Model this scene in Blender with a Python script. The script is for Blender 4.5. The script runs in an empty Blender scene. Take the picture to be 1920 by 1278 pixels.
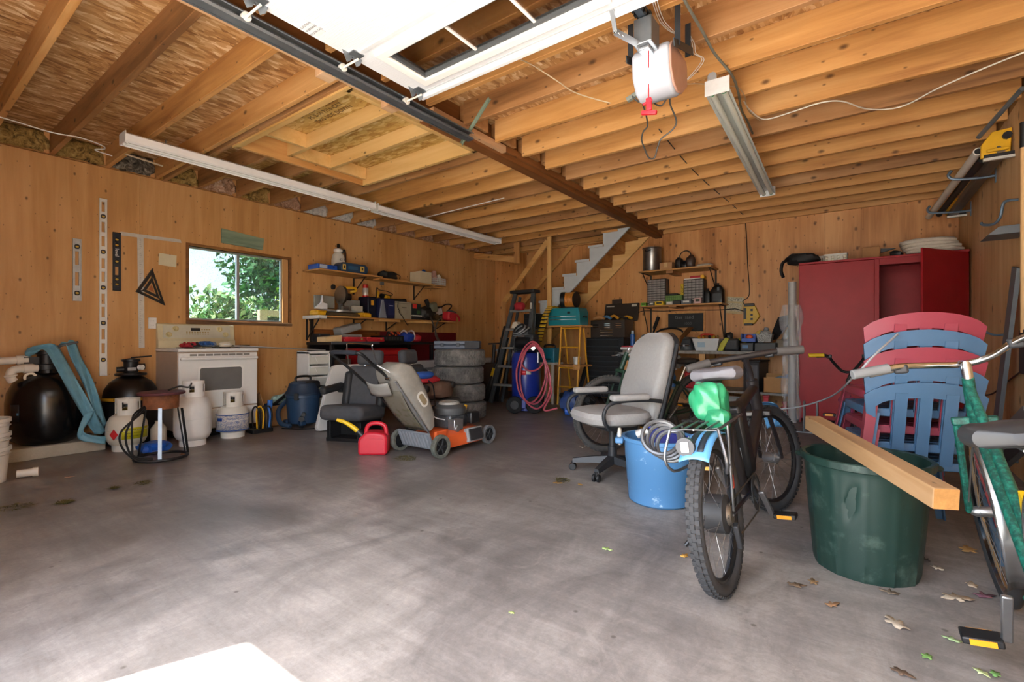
import bpy, bmesh, math, random
from mathutils import Vector, Matrix, Euler
random.seed(7)
PI = math.pi
scene = bpy.context.scene
COL = scene.collection

# ------------------------------------------------------------------ camera, sky, sun, exposure
FPX, CX, CY, CAMH, YAW = 900.0, 960.0, 640.0, 0.99, math.radians(36.3)
cam_data = bpy.data.cameras.new('camera')
cam_data.sensor_width = 36.0
cam_data.lens = FPX / 1920.0 * 36.0
cam_data.shift_y = (640.0 - 639.0) / 1920.0
cam_data.clip_start = 0.02
cam_data.clip_end = 400
cam = bpy.data.objects.new('camera', cam_data)
COL.objects.link(cam)
cam.location = (0, 0, CAMH)
cam.rotation_euler = (PI / 2, 0, YAW)
scene.camera = cam

world = bpy.data.worlds.new('world')
scene.world = world
world.use_nodes = True
wn, wl = world.node_tree.nodes, world.node_tree.links
wn.clear()
sky = wn.new('ShaderNodeTexSky')
sky.sky_type = 'NISHITA'
sky.sun_disc = False
sky.sun_elevation = math.radians(62)
sky.sun_rotation = math.radians(204)
sky.air_density = 1.0
sky.dust_density = 2.5
sky.ozone_density = 1.0
whiten = wn.new('ShaderNodeMixRGB')
whiten.inputs[0].default_value = 0.40
whiten.inputs[2].default_value = (0.62, 0.61, 0.60, 1)
bg = wn.new('ShaderNodeBackground')
SKY_STRENGTH = 0.46
wo = wn.new('ShaderNodeOutputWorld')
skm = wn.new('ShaderNodeMixRGB'); skm.blend_type = 'MULTIPLY'; skm.inputs[0].default_value = 1
skm.inputs[2].default_value = (0.12, 0.12, 0.12, 1)
wl.new(sky.outputs[0], skm.inputs[1])
wl.new(skm.outputs[0], whiten.inputs[1])
wl.new(whiten.outputs[0], bg.inputs[0])
bg.inputs[1].default_value = SKY_STRENGTH
wl.new(bg.outputs[0], wo.inputs[0])

sun_d = bpy.data.lights.new('sun_offscreen', 'SUN')
sun_d.energy = 3.0
sun_d.angle = math.radians(0.8)
sun_d.color = (1.0, 0.95, 0.88)
sun = bpy.data.objects.new('sun_offscreen', sun_d)
COL.objects.link(sun)
_el = math.radians(62.7)
_h = Vector((0.40, 0.92)).normalized()
sun.rotation_euler = Vector((_h.x * math.cos(_el), _h.y * math.cos(_el), -math.sin(_el))).to_track_quat('-Z', 'Y').to_euler()

vs = scene.view_settings
vs.view_transform = 'Standard'
vs.look = 'None'
vs.gamma = 1.0
vs.use_curve_mapping = False
vs.exposure = 5.35

# ------------------------------------------------------------------ helpers
def at(px, py, X=None, Y=None, Z=None, d=None):
    """world point where the line of sight through a photo pixel meets a known plane of the room"""
    u, v = (px - CX) / FPX, (CY - py) / FPX
    s, c = math.sin(YAW), math.cos(YAW)
    D = Vector((-s + u * c, c + u * s, v))
    if X is not None: t = X / D.x
    elif Y is not None: t = Y / D.y
    elif Z is not None: t = (Z - CAMH) / D.z
    else: t = d
    return Vector((0, 0, CAMH)) + D * t

def lin(c):
    return c / 12.92 if c <= 0.04045 else ((c + 0.055) / 1.055) ** 2.4
def rgb(h):
    h = h.lstrip('#')
    return tuple(lin(int(h[i:i + 2], 16) / 255) for i in (0, 2, 4)) + (1,)

_m = {}
def nodes_of(m):
    m.use_nodes = True
    nt = m.node_tree
    return nt.nodes, nt.links, nt.nodes['Principled BSDF']

def mat(hexc, rough=0.55, metal=0.0, var=0.10, scale=9.0, bump=0.0, trans=0.0, ior=1.45, emit=0.0, coat=0.0, spec=0.5):
    """paint / plastic / metal with slight mottled wear"""
    key = (hexc, rough, metal, var, scale, bump, trans, emit, coat, spec)
    if key in _m: return _m[key]
    m = bpy.data.materials.new('material_' + hexc.strip('#'))
    n, l, p = nodes_of(m)
    col = rgb(hexc)
    p.inputs['Roughness'].default_value = rough
    p.inputs['Metallic'].default_value = metal
    p.inputs['Specular IOR Level'].default_value = spec
    p.inputs['Coat Weight'].default_value = coat
    if trans:
        p.inputs['Transmission Weight'].default_value = trans
        p.inputs['IOR'].default_value = ior
    if emit:
        p.inputs['Emission Color'].default_value = col
        p.inputs['Emission Strength'].default_value = emit
    p.inputs['Base Color'].default_value = col
    if var or bump:
        tc = n.new('ShaderNodeTexCoord'); nz = n.new('ShaderNodeTexNoise')
        nz.inputs['Scale'].default_value = scale; nz.inputs['Detail'].default_value = 5
        nz.inputs['Roughness'].default_value = 0.65
        l.new(tc.outputs['Object'], nz.inputs['Vector'])
        if var:
            mr = n.new('ShaderNodeMapRange')
            mr.inputs[1].default_value = 0.3; mr.inputs[2].default_value = 0.7
            mr.inputs[3].default_value = 1 - var; mr.inputs[4].default_value = 1 + var
            mx = n.new('ShaderNodeMixRGB'); mx.blend_type = 'MULTIPLY'; mx.inputs[0].default_value = 1
            mx.inputs[1].default_value = col
            l.new(nz.outputs[0], mr.inputs[0]); l.new(mr.outputs[0], mx.inputs[2])
            l.new(mx.outputs[0], p.inputs['Base Color'])
        if bump:
            n2 = n.new('ShaderNodeTexNoise'); n2.inputs['Scale'].default_value = scale * 12
            l.new(tc.outputs['Object'], n2.inputs['Vector'])
            b = n.new('ShaderNodeBump'); b.inputs['Strength'].default_value = bump; b.inputs['Distance'].default_value = 0.01
            l.new(n2.outputs[0], b.inputs['Height']); l.new(b.outputs[0], p.inputs['Normal'])
    _m[key] = m
    return m

def ramp(n, stops):
    r = n.new('ShaderNodeValToRGB')
    e = r.color_ramp.elements
    e[0].position, e[0].color = stops[0]
    e[1].position, e[1].color = stops[-1]
    for pos, c in stops[1:-1]:
        k = e.new(pos); k.color = c
    return r

def wood(name, light, mid, dark, axis='x', grain=1.0, knots=1.0, rough=0.6, kscale=3.2, streak=0.35):
    """lumber or plywood: long grain along an axis, growth streaks, dark knots"""
    if name in _m: return _m[name]
    m = bpy.data.materials.new(name)
    n, l, p = nodes_of(m)
    tc = n.new('ShaderNodeTexCoord'); oi = n.new('ShaderNodeObjectInfo')
    off = n.new('ShaderNodeVectorMath'); off.operation = 'SCALE'; off.inputs[0].default_value = (13.7, 7.3, 5.1)
    l.new(oi.outputs['Random'], off.inputs['Scale'])
    ad = n.new('ShaderNodeVectorMath'); l.new(tc.outputs['Object'], ad.inputs[0]); l.new(off.outputs[0], ad.inputs[1])
    mp = n.new('ShaderNodeMapping'); l.new(ad.outputs[0], mp.inputs['Vector'])
    k = 0.07
    mp.inputs['Scale'].default_value = tuple(k if a == axis else 1 for a in 'xyz')
    nz = n.new('ShaderNodeTexNoise'); nz.inputs['Scale'].default_value = 16 * grain; nz.inputs['Detail'].default_value = 7
    nz.inputs['Roughness'].default_value = 0.62; nz.inputs['Distortion'].default_value = 0.5
    l.new(mp.outputs[0], nz.inputs['Vector'])
    lo = n.new('ShaderNodeTexNoise'); lo.inputs['Scale'].default_value = 2.2; lo.inputs['Detail'].default_value = 3
    mp2 = n.new('ShaderNodeMapping'); mp2.inputs['Scale'].default_value = tuple(0.35 if a == axis else 1 for a in 'xyz')
    l.new(ad.outputs[0], mp2.inputs['Vector']); l.new(mp2.outputs[0], lo.inputs['Vector'])
    add = n.new('ShaderNodeMath'); add.operation = 'MULTIPLY_ADD'; add.inputs[1].default_value = streak * 1.6
    l.new(lo.outputs[0], add.inputs[0]); 
    sub = n.new('ShaderNodeMath'); sub.operation = 'MULTIPLY_ADD'; sub.inputs[1].default_value = 0.8; sub.inputs[2].default_value = 0.1 - streak * 0.8
    l.new(nz.outputs[0], sub.inputs[0]); l.new(sub.outputs[0], add.inputs[2])
    rp = ramp(n, [(0.22, rgb(dark)), (0.47, rgb(mid)), (0.75, rgb(light))])
    l.new(add.outputs[0], rp.inputs[0])
    last = rp.outputs[0]
    if knots:
        sp = n.new('ShaderNodeSeparateXYZ'); l.new(ad.outputs[0], sp.inputs[0])
        ia = 'xyz'.index(axis); o1, o2 = [q for q in range(3) if q != ia]
        ac = n.new('ShaderNodeMath'); l.new(sp.outputs[o1], ac.inputs[0]); l.new(sp.outputs[o2], ac.inputs[1])
        al = n.new('ShaderNodeMath'); al.operation = 'MULTIPLY'; al.inputs[1].default_value = 0.6; l.new(sp.outputs[ia], al.inputs[0])
        cv = n.new('ShaderNodeCombineXYZ'); l.new(ac.outputs[0], cv.inputs[0]); l.new(al.outputs[0], cv.inputs[1])
        for ks, kw, kf in ((kscale, 1.0, 0.9), (kscale * 1.9, 0.8, 0.75)):
            vo = n.new('ShaderNodeTexVoronoi'); vo.voronoi_dimensions = '2D'; vo.inputs['Scale'].default_value = ks
            vo.inputs['Randomness'].default_value = 1.0
            l.new(cv.outputs[0], vo.inputs['Vector'])
            kr = ramp(n, [(0.0, (kf, kf, kf, 1)), (0.035 * knots * kw, (kf * 0.9, kf * 0.9, kf * 0.9, 1)), (0.10 * knots * kw, (0, 0, 0, 1))])
            l.new(vo.outputs['Distance'], kr.inputs[0])
            # only some cells carry a knot
            sc = n.new('ShaderNodeSeparateColor'); l.new(vo.outputs['Color'], sc.inputs[0])
            gt = n.new('ShaderNodeMath'); gt.operation = 'GREATER_THAN'; gt.inputs[1].default_value = 0.45; l.new(sc.outputs[0], gt.inputs[0])
            ml = n.new('ShaderNodeMath'); ml.operation = 'MULTIPLY'; l.new(kr.outputs[0], ml.inputs[0]); l.new(gt.outputs[0], ml.inputs[1])
            mx = n.new('ShaderNodeMixRGB'); mx.inputs[2].default_value = tuple(c * 0.25 for c in rgb(dark)[:3]) + (1,)
            l.new(ml.outputs[0], mx.inputs[0]); l.new(last, mx.inputs[1])
            last = mx.outputs[0]
    l.new(last, p.inputs['Base Color'])
    p.inputs['Roughness'].default_value = rough
    b = n.new('ShaderNodeBump'); b.inputs['Strength'].default_value = 0.18; b.inputs['Distance'].default_value = 0.006
    l.new(nz.outputs[0], b.inputs['Height']); l.new(b.outputs[0], p.inputs['Normal'])
    _m[name] = m
    return m

def rot(rx=0, ry=0, rz=0): return Euler((rx, ry, rz)).to_matrix().to_4x4()
def xf(loc=(0, 0, 0), rx=0, ry=0, rz=0): return Matrix.Translation(Vector(loc)) @ rot(rx, ry, rz)

def smooth_path(pts, k=6, closed=False):
    """Catmull-Rom through the points"""
    P = [Vector(p) for p in pts]; n = len(P); out = []
    rng = range(n if closed else n - 1)
    for i in rng:
        p0 = P[(i - 1) % n] if closed or i > 0 else P[0] * 2 - P[1]
        p1, p2 = P[i], P[(i + 1) % n]
        p3 = P[(i + 2) % n] if closed or i < n - 2 else P[-1] * 2 - P[-2]
        for j in range(k):
            t = j / k
            out.append(0.5 * ((2 * p1) + (p2 - p0) * t + (2 * p0 - 5 * p1 + 4 * p2 - p3) * t * t + (3 * p1 - p0 - 3 * p2 + p3) * t ** 3))
    if not closed: out.append(P[-1])
    return out

class B:
    """mesh builder"""
    def __init__(s): s.v, s.f = [], []
    def add(s, vs, fs, M=None):
        o = len(s.v)
        s.v += [tuple(M @ Vector(v)) if M else tuple(v) for v in vs]
        s.f += [tuple(i + o for i in f) for f in fs]
        return s
    def box(s, x0, x1, y0, y1, z0, z1, M=None):
        return s.add([(x0, y0, z0), (x1, y0, z0), (x1, y1, z0), (x0, y1, z0), (x0, y0, z1), (x1, y0, z1), (x1, y1, z1), (x0, y1, z1)],
                     [(0, 3, 2, 1), (4, 5, 6, 7), (0, 1, 5, 4), (1, 2, 6, 5), (2, 3, 7, 6), (3, 0, 4, 7)], M)
    def cb(s, c, sz, rx=0, ry=0, rz=0):
        a, b, d = sz[0] / 2, sz[1] / 2, sz[2] / 2
        return s.box(-a, a, -b, b, -d, d, xf(c, rx, ry, rz))
    def bar(s, p0, p1, w, h, up=(0, 0, 1)):
        """rectangular bar between two points; w sideways, h along up"""
        p0, p1 = Vector(p0), Vector(p1); d = (p1 - p0); L = d.length; d.normalize()
        up = Vector(up); sd = d.cross(up)
        if sd.length < 1e-4: sd = d.cross(Vector((1, 0, 0)))
        sd.normalize(); u = sd.cross(d)
        M = Matrix((sd, d, u)).transposed().to_4x4(); M.translation = p0
        return s.box(-w / 2, w / 2, 0, L, -h / 2, h / 2, M)
    def cyl(s, p0, p1, r0, r1=None, n=14, caps=True):
        r1 = r0 if r1 is None else r1
        p0, p1 = Vector(p0), Vector(p1); q = (p1 - p0).to_track_quat('Z', 'Y')
        vs = []
        for p, r in ((p0, r0), (p1, r1)):
            for i in range(n):
                a = 2 * PI * i / n
                vs.append(p + q @ Vector((r * math.cos(a), r * math.sin(a), 0)))
        fs = [(i, (i + 1) % n, n + (i + 1) % n, n + i) for i in range(n)]
        if caps: fs += [tuple(range(n - 1, -1, -1)), tuple(range(n, 2 * n))]
        return s.add(vs, fs)
    def tube(s, pts, r, n=8, closed=False, k=0, flat=None):
        P = smooth_path(pts, k, closed) if k else [Vector(p) for p in pts]
        m = len(P); rs = r if isinstance(r, (list, tuple)) else [r] * m
        if len(rs) != m: rs = [rs[min(int(i * len(rs) / m), len(rs) - 1)] for i in range(m)]
        vs, nrm = [], None
        for i in range(m):
            if closed: t = P[(i + 1) % m] - P[i - 1]
            else: t = P[min(i + 1, m - 1)] - P[max(i - 1, 0)]
            t = t.normalized() if t.length > 1e-9 else Vector((0, 0, 1))
            if nrm is None:
                nrm = t.cross(Vector((0, 0, 1)))
                if nrm.length < 1e-3: nrm = t.cross(Vector((0, 1, 0)))
            nrm = (nrm - t * nrm.dot(t)); nrm.normalize(); bn = t.cross(nrm)
            fa, fb = flat if flat else (1, 1)
            for j in range(n):
                a = 2 * PI * j / n
                vs.append(P[i] + (nrm * math.cos(a) * fa + bn * math.sin(a) * fb) * rs[i])
        fs = []
        for i in range(m if closed else m - 1):
            for j in range(n):
                a, b = i * n + j, i * n + (j + 1) % n
                c, d = ((i + 1) % m) * n + (j + 1) % n, ((i + 1) % m) * n + j
                fs.append((a, b, c, d))
        if not closed: fs += [tuple(range(n - 1, -1, -1)), tuple((m - 1) * n + j for j in range(n))]
        return s.add(vs, fs)
    def lathe(s, prof, c=(0, 0, 0), n=28, M=None, sx=1, sy=1):
        """profile of (radius, z) turned about z"""
        vs, fs = [], []
        for r, z in prof:
            for i in range(n):
                a = 2 * PI * i / n
                vs.append((c[0] + r * sx * math.cos(a), c[1] + r * sy * math.sin(a), c[2] + z))
        for k in range(len(prof) - 1):
            for i in range(n):
                fs.append((k * n + i, k * n + (i + 1) % n, (k + 1) * n + (i + 1) % n, (k + 1) * n + i))
        if prof[0] == prof[-1]: return s.add(vs, fs, M)
        if prof[0][0] > 1e-4: fs.append(tuple(range(n - 1, -1, -1)))
        if prof[-1][0] > 1e-4: fs.append(tuple((len(prof) - 1) * n + i for i in range(n)))
        return s.add(vs, fs, M)
    def prism(s, pts, h0, h1, M=None):
        """polygon in xy extruded along z from h0 to h1"""
        n = len(pts)
        vs = [(p[0], p[1], h0) for p in pts] + [(p[0], p[1], h1) for p in pts]
        fs = [tuple(range(n - 1, -1, -1)), tuple(range(n, 2 * n))] + [(i, (i + 1) % n, n + (i + 1) % n, n + i) for i in range(n)]
        return s.add(vs, fs, M)
    def frame(s, outer, inner, h0, h1, M=None):
        """ring between two polygons with the same count"""
        n = len(outer)
        vs = [(p[0], p[1], h) for h in (h0, h1) for q in (outer, inner) for p in q]
        fs = []
        for i in range(n):
            j = (i + 1) % n
            fs += [(i, j, 2 * n + j, 2 * n + i), (n + j, n + i, 3 * n + i, 3 * n + j), (j, i, n + i, n + j), (2 * n + i, 2 * n + j, 3 * n + j, 3 * n + i)]
        return s.add(vs, fs, M)
    def sph(s, c, r, n=16, m=10, M=None):
        r = (r, r, r) if not isinstance(r, (tuple, list)) else r
        vs = [(c[0], c[1], c[2] - r[2])]
        for k in range(1, m):
            t = -PI / 2 + PI * k / m
            for i in range(n):
                a = 2 * PI * i / n
                vs.append((c[0] + r[0] * math.cos(t) * math.cos(a), c[1] + r[1] * math.cos(t) * math.sin(a), c[2] + r[2] * math.sin(t)))
        vs.append((c[0], c[1], c[2] + r[2])); T = len(vs) - 1
        fs = [(0, 1 + (i + 1) % n, 1 + i) for i in range(n)]
        for k in range(m - 2):
            for i in range(n):
                a = 1 + k * n
                fs.append((a + i, a + (i + 1) % n, a + n + (i + 1) % n, a + n + i))
        a = 1 + (m - 2) * n
        fs += [(T, a + i, a + (i + 1) % n) for i in range(n)]
        return s.add(vs, fs, M)
    def torus(s, c, R, r, n=32, m=10, M=None, flat=1.0):
        vs, fs = [], []
        for i in range(n):
            a = 2 * PI * i / n
            for j in range(m):
                b = 2 * PI * j / m
                vs.append((c[0] + (R + r * math.cos(b)) * math.cos(a), c[1] + (R + r * math.cos(b)) * math.sin(a), c[2] + r * flat * math.sin(b)))
        for i in range(n):
            for j in range(m):
                fs.append((i * m + j, ((i + 1) % n) * m + j, ((i + 1) % n) * m + (j + 1) % m, i * m + (j + 1) % m))
        return s.add(vs, fs, M)
    def sheet(s, fn, nu, nv, th=0.0):
        """grid surface fn(u,v)->point for u,v in 0..1"""
        vs = [fn(i / nu, j / nv) for i in range(nu + 1) for j in range(nv + 1)]
        fs = [(i * (nv + 1) + j, (i + 1) * (nv + 1) + j, (i + 1) * (nv + 1) + j + 1, i * (nv + 1) + j + 1) for i in range(nu) for j in range(nv)]
        return s.add(vs, fs)
    def loft(s, rings, caps=True):
        n = len(rings[0]); vs = [p for r in rings for p in r]; fs = []
        for k in range(len(rings) - 1):
            for i in range(n):
                fs.append((k * n + i, k * n + (i + 1) % n, (k + 1) * n + (i + 1) % n, (k + 1) * n + i))
        if caps: fs += [tuple(range(n - 1, -1, -1)), tuple((len(rings) - 1) * n + i for i in range(n))]
        return s.add(vs, fs)

def rrect(w, h, r, n=5, cx=0, cy=0):
    out = []
    for qx, qy, a0 in ((1, 1, 0), (-1, 1, 90), (-1, -1, 180), (1, -1, 270)):
        for i in range(n + 1):
            a = math.radians(a0 + 90 * i / n)
            out.append((cx + qx * (w / 2 - r) + r * math.cos(a), cy + qy * (h / 2 - r) + r * math.sin(a)))
    return out

def link_mesh(name, b, m, parent=None, bevel=0.0, seg=2, smooth=38, sub=0, solid=0.0):
    me = bpy.data.meshes.new(name)
    me.from_pydata(b.v, [], b.f)
    me.validate(clean_customdata=False)
    bm = bmesh.new(); bm.from_mesh(me)
    bmesh.ops.recalc_face_normals(bm, faces=bm.faces)
    bm.to_mesh(me); bm.free()
    if smooth:
        me.shade_smooth()
        me.set_sharp_from_angle(angle=math.radians(smooth))
    me.materials.append(m)
    o = bpy.data.objects.new(name, me)
    COL.objects.link(o)
    if parent: o.parent = parent
    if solid:
        md = o.modifiers.new('thickness', 'SOLIDIFY'); md.thickness = solid; md.offset = 0
    if sub:
        md = o.modifiers.new('subdivision', 'SUBSURF'); md.levels = md.render_levels = sub
    if bevel:
        md = o.modifiers.new('bevel', 'BEVEL'); md.width = bevel; md.segments = seg
        md.limit_method = 'ANGLE'; md.angle_limit = math.radians(40)
        md.harden_normals = False
    return o
part = link_mesh

def tag(o, label, cat, group=None):
    o['label'] = label; o['category'] = cat
    if group: o['group'] = group
    return o
def thing(name, label, cat, loc=(0, 0, 0), rz=0, group=None, rx=0, ry=0):
    o = bpy.data.objects.new(name, None); COL.objects.link(o)
    o.empty_display_size = 0.1
    o.location = loc; o.rotation_euler = (rx, ry, rz)
    return tag(o, label, cat, group)
def solo(name, b, m, label, cat, loc=(0, 0, 0), rz=0, group=None, rx=0, ry=0, **k):
    o = link_mesh(name, b, m, None, **k)
    o.location = loc; o.rotation_euler = (rx, ry, rz)
    return tag(o, label, cat, group)
def struct(name, b, m, parent=None, label=None, **k):
    o = link_mesh(name, b, m, parent, **k)
    if not parent: o['kind'] = 'structure'
    if label: o['label'] = label
    return o
def copy_tree(o, parent=None):
    c = o.copy(); COL.objects.link(c); c.parent = parent
    for ch in o.children: copy_tree(ch, c)
    return c
def repeat(src, loc, rz=None, label=None, rx=None, ry=None):
    c = copy_tree(src); c.location = loc
    e = c.rotation_euler
    if rz is not None: e.z = rz
    if rx is not None: e.x = rx
    if ry is not None: e.y = ry
    if label: c['label'] = label
    return c
def promote(root, prefix, name, labels, cat, group=None, drop=False):
    """pieces built on a shared root become things of their own"""
    M = Matrix.Translation(root.location) @ root.rotation_euler.to_matrix().to_4x4()
    for c, lb in zip([c for c in root.children if c.name.startswith(prefix)], labels):
        c.parent = None; c.matrix_basis = M @ c.matrix_basis; c.name = name; tag(c, lb, cat, group)
    if drop: bpy.data.objects.remove(root)
def text_part(name, s, m, parent, loc, rotm, size=0.05, depth=0.0006, align='CENTER', sx=1.0):
    """raised print: a font outline turned into a mesh"""
    cu = bpy.data.curves.new(name, 'FONT'); cu.body = s; cu.size = size; cu.extrude = depth
    cu.align_x = align; cu.align_y = 'CENTER'; cu.resolution_u = 2
    t = bpy.data.objects.new(name + '_font', cu); COL.objects.link(t)
    dg = bpy.context.evaluated_depsgraph_get()
    me = bpy.data.meshes.new_from_object(t.evaluated_get(dg))
    bpy.data.objects.remove(t)
    M = Matrix.Translation(Vector(loc)) @ rotm @ Matrix.Scale(sx, 4, (1, 0, 0))
    me.transform(M)
    me.materials.clear(); me.materials.append(m)
    o = bpy.data.objects.new(name, me); COL.objects.link(o)
    if parent: o.parent = parent
    return o
# text facing directions: text x-axis / up z
FACE_NEG_Y = rot(PI / 2, 0, 0)            # read when looking along +y
FACE_POS_X = rot(PI / 2, 0, PI / 2)       # on the left wall, read when looking along -x
FACE_NEG_X = rot(PI / 2, 0, -PI / 2)

XL, XR, YB, YF, ZW, ZC = -6.10, 0.90, 7.71, -0.30, 2.72, 2.91   # room: left, right, back, front, wall top, deck underside
WHITE = lambda: mat('#e9e8e4', 0.4, var=0.04)
BLACK = lambda: mat('#17181a', 0.45, var=0.15)
DKGREY = lambda: mat('#2b2d30', 0.6, var=0.15)
STEEL = lambda: mat('#9a9da0', 0.35, 0.9, var=0.12)
CHROME = lambda: mat('#c8cacc', 0.18, 1.0, var=0.05)
RUBBER = lambda: mat('#1b1b1c', 0.85, var=0.2, bump=0.2)
# ------------------------------------------------------------------ surface materials
def concrete():
    m = bpy.data.materials.new('concrete_floor')
    n, l, p = nodes_of(m)
    tc = n.new('ShaderNodeTexCoord')
    def noise(scale, detail, rough, vec=None, dist=0.0):
        z = n.new('ShaderNodeTexNoise'); z.inputs['Scale'].default_value = scale; z.inputs['Detail'].default_value = detail
        z.inputs['Roughness'].default_value = rough; z.inputs['Distortion'].default_value = dist
        l.new(vec or tc.outputs['Object'], z.inputs['Vector']); return z.outputs[0]
    def mapped(sc, rz=0.0):
        q = n.new('ShaderNodeMapping'); q.inputs['Scale'].default_value = sc; q.inputs['Rotation'].default_value = (0, 0, rz)
        l.new(tc.outputs['Object'], q.inputs['Vector']); return q.outputs[0]
    def mix(a, b, f, mode='MIX'):
        x = n.new('ShaderNodeMixRGB'); x.blend_type = mode
        for i, q in ((0, f), (1, a), (2, b)):
            if isinstance(q, (int, float)): x.inputs[i].default_value = q
            elif isinstance(q, tuple): x.inputs[i].default_value = q
            else: l.new(q, x.inputs[i])
        return x.outputs[0]
    def rng(v, a, b, c, d):
        r = n.new('ShaderNodeMapRange'); r.inputs[1].default_value = a; r.inputs[2].default_value = b
        r.inputs[3].default_value = c; r.inputs[4].default_value = d; l.new(v, r.inputs[0]); return r.outputs[0]
    big = noise(0.9, 6, 0.6, dist=0.6)
    r0 = ramp(n, [(0.30, rgb('#5f5c59')), (0.5, rgb('#7b7774')), (0.68, rgb('#94908b'))])
    l.new(big, r0.inputs[0])
    mid = noise(4.5, 8, 0.72, mapped((1, 0.45, 1), 0.5), 0.8)
    col = mix(r0.outputs[0], mid, 0.8, 'OVERLAY')
    strk = noise(7, 6, 0.75, mapped((0.22, 1.6, 1), 0.25), 0.5)
    col = mix(col, strk, 0.5, 'OVERLAY')
    fine = noise(60, 5, 0.8)
    col = mix(col, fine, 0.35, 'OVERLAY')
    # rusty dirt washed along the left wall
    sx = n.new('ShaderNodeSeparateXYZ'); l.new(tc.outputs['Object'], sx.inputs[0])
    rust = n.new('ShaderNodeMath'); rust.operation = 'MULTIPLY'
    l.new(rng(sx.outputs[0], -3.6, -5.6, 0, 1), rust.inputs[0]); l.new(rng(noise(1.7, 5, 0.7), 0.36, 0.6, 0.1, 1), rust.inputs[1])
    col = mix(col, rgb('#7d5f48'), rng(rust.outputs[0], 0, 1, 0, 0.62))
    # pale dusting and dark spots
    col = mix(col, rgb('#a39c96'), rng(noise(2.6, 7, 0.75, dist=1.0), 0.56, 0.72, 0, 0.5))
    col = mix(col, rgb('#4d4a47'), rng(noise(3.4, 8, 0.8), 0.60, 0.74, 0, 0.55))
    vo = n.new('ShaderNodeTexVoronoi'); vo.inputs['Scale'].default_value = 5.0; l.new(mapped((1, 1, 1)), vo.inputs['Vector'])
    col = mix(col, rgb('#463f39'), rng(vo.outputs['Distance'], 0.03, 0.06, 0.7, 0.0))
    # hairline cracks
    cv = n.new('ShaderNodeTexVoronoi'); cv.feature = 'DISTANCE_TO_EDGE'; cv.inputs['Scale'].default_value = 0.55
    wob = mix(tc.outputs['Object'], noise(3.0, 6, 0.7), 0.18, 'ADD'); l.new(wob, cv.inputs['Vector'])
    col = mix(col, rgb('#55514d'), rng(cv.outputs['Distance'], 0.0, 0.003, 0.25, 0.0))
    l.new(col, p.inputs['Base Color'])
    # steel-trowelled polish, smoother towards the left bay
    pol = n.new('ShaderNodeMath'); pol.operation = 'ADD'
    l.new(rng(sx.outputs[0], -0.8, -2.4, 0.62, 0.33), pol.inputs[0]); l.new(rng(mid, 0.3, 0.7, -0.03, 0.10), pol.inputs[1])
    l.new(pol.outputs[0], p.inputs['Roughness'])
    b = n.new('ShaderNodeBump'); b.inputs['Strength'].default_value = 0.25; b.inputs['Distance'].default_value = 0.008
    l.new(mix(mid, fine, 0.4), b.inputs['Height']); l.new(b.outputs[0], p.inputs['Normal'])
    return m

def osb(name, cols, flip=False):
    m = bpy.data.materials.new(name)
    n, l, p = nodes_of(m)
    tc = n.new('ShaderNodeTexCoord')
    wz = n.new('ShaderNodeTexNoise'); wz.inputs['Scale'].default_value = 7; l.new(tc.outputs['Object'], wz.inputs['Vector'])
    mx = n.new('ShaderNodeMixRGB'); mx.blend_type = 'ADD'; mx.inputs[0].default_value = 0.05
    l.new(tc.outputs['Object'], mx.inputs[1]); l.new(wz.outputs['Color'], mx.inputs[2])
    cs = []
    for sc, rz in (((10, 32, 9), 0.12), ((13, 42, 9), -0.28)):
        mp = n.new('ShaderNodeMapping'); mp.inputs['Scale'].default_value = sc if not flip else (sc[1], sc[0], sc[2]); mp.inputs['Rotation'].default_value = (0, 0, rz)
        l.new(mx.outputs[0], mp.inputs['Vector'])
        vo = n.new('ShaderNodeTexVoronoi'); vo.inputs['Scale'].default_value = 1.0; l.new(mp.outputs[0], vo.inputs['Vector'])
        sp = n.new('ShaderNodeSeparateColor'); l.new(vo.outputs['Color'], sp.inputs[0]); cs.append(sp.outputs[0])
    av = n.new('ShaderNodeMath'); av.operation = 'MULTIPLY_ADD'; av.inputs[1].default_value = 0.5
    hv = n.new('ShaderNodeMath'); hv.operation = 'MULTIPLY'; hv.inputs[1].default_value = 0.5
    l.new(cs[1], hv.inputs[0]); l.new(cs[0], av.inputs[0]); l.new(hv.outputs[0], av.inputs[2])
    rp = ramp(n, [(0.12, rgb(cols[0])), (0.45, rgb(cols[1])), (0.7, rgb(cols[2])), (0.92, rgb(cols[3]))])
    l.new(av.outputs[0], rp.inputs[0]); l.new(rp.outputs[0], p.inputs['Base Color'])
    p.inputs['Roughness'].default_value = 0.65
    b = n.new('ShaderNodeBump'); b.inputs['Strength'].default_value = 0.2; b.inputs['Distance'].default_value = 0.004
    l.new(av.outputs[0], b.inputs['Height']); l.new(b.outputs[0], p.inputs['Normal'])
    return m

PLY_L = wood('plywood_left', '#dcac74', '#cb985d', '#b6824a', 'z', 0.7, 0.7, 0.5, kscale=5.6, streak=0.5)
PLY_B = wood('plywood_back', '#daa368', '#c88c52', '#a56c38', 'z', 0.9, 1.0, 0.5, kscale=4.6, streak=0.65)
PLY_R = wood('plywood_right', '#e0bf92', '#d0a673', '#ad804f', 'z', 0.5, 0.7, 0.5, kscale=2.6, streak=0.6)
JOIST = wood('joist_lumber', '#dbaa6e', '#c48e50', '#986232', 'x', 0.8, 0.75, 0.6, kscale=3.4, streak=0.45)
JOIST_D = wood('joist_lumber_dark', '#bd9062', '#a07144', '#6f4a28', 'x', 0.8, 0.75, 0.6, kscale=3.4, streak=0.5)
NEWLUM = wood('new_lumber', '#e6c184', '#d9ae6c', '#c4944f', 'x', 0.7, 0.5, 0.55, kscale=3.0, streak=0.3)
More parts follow.
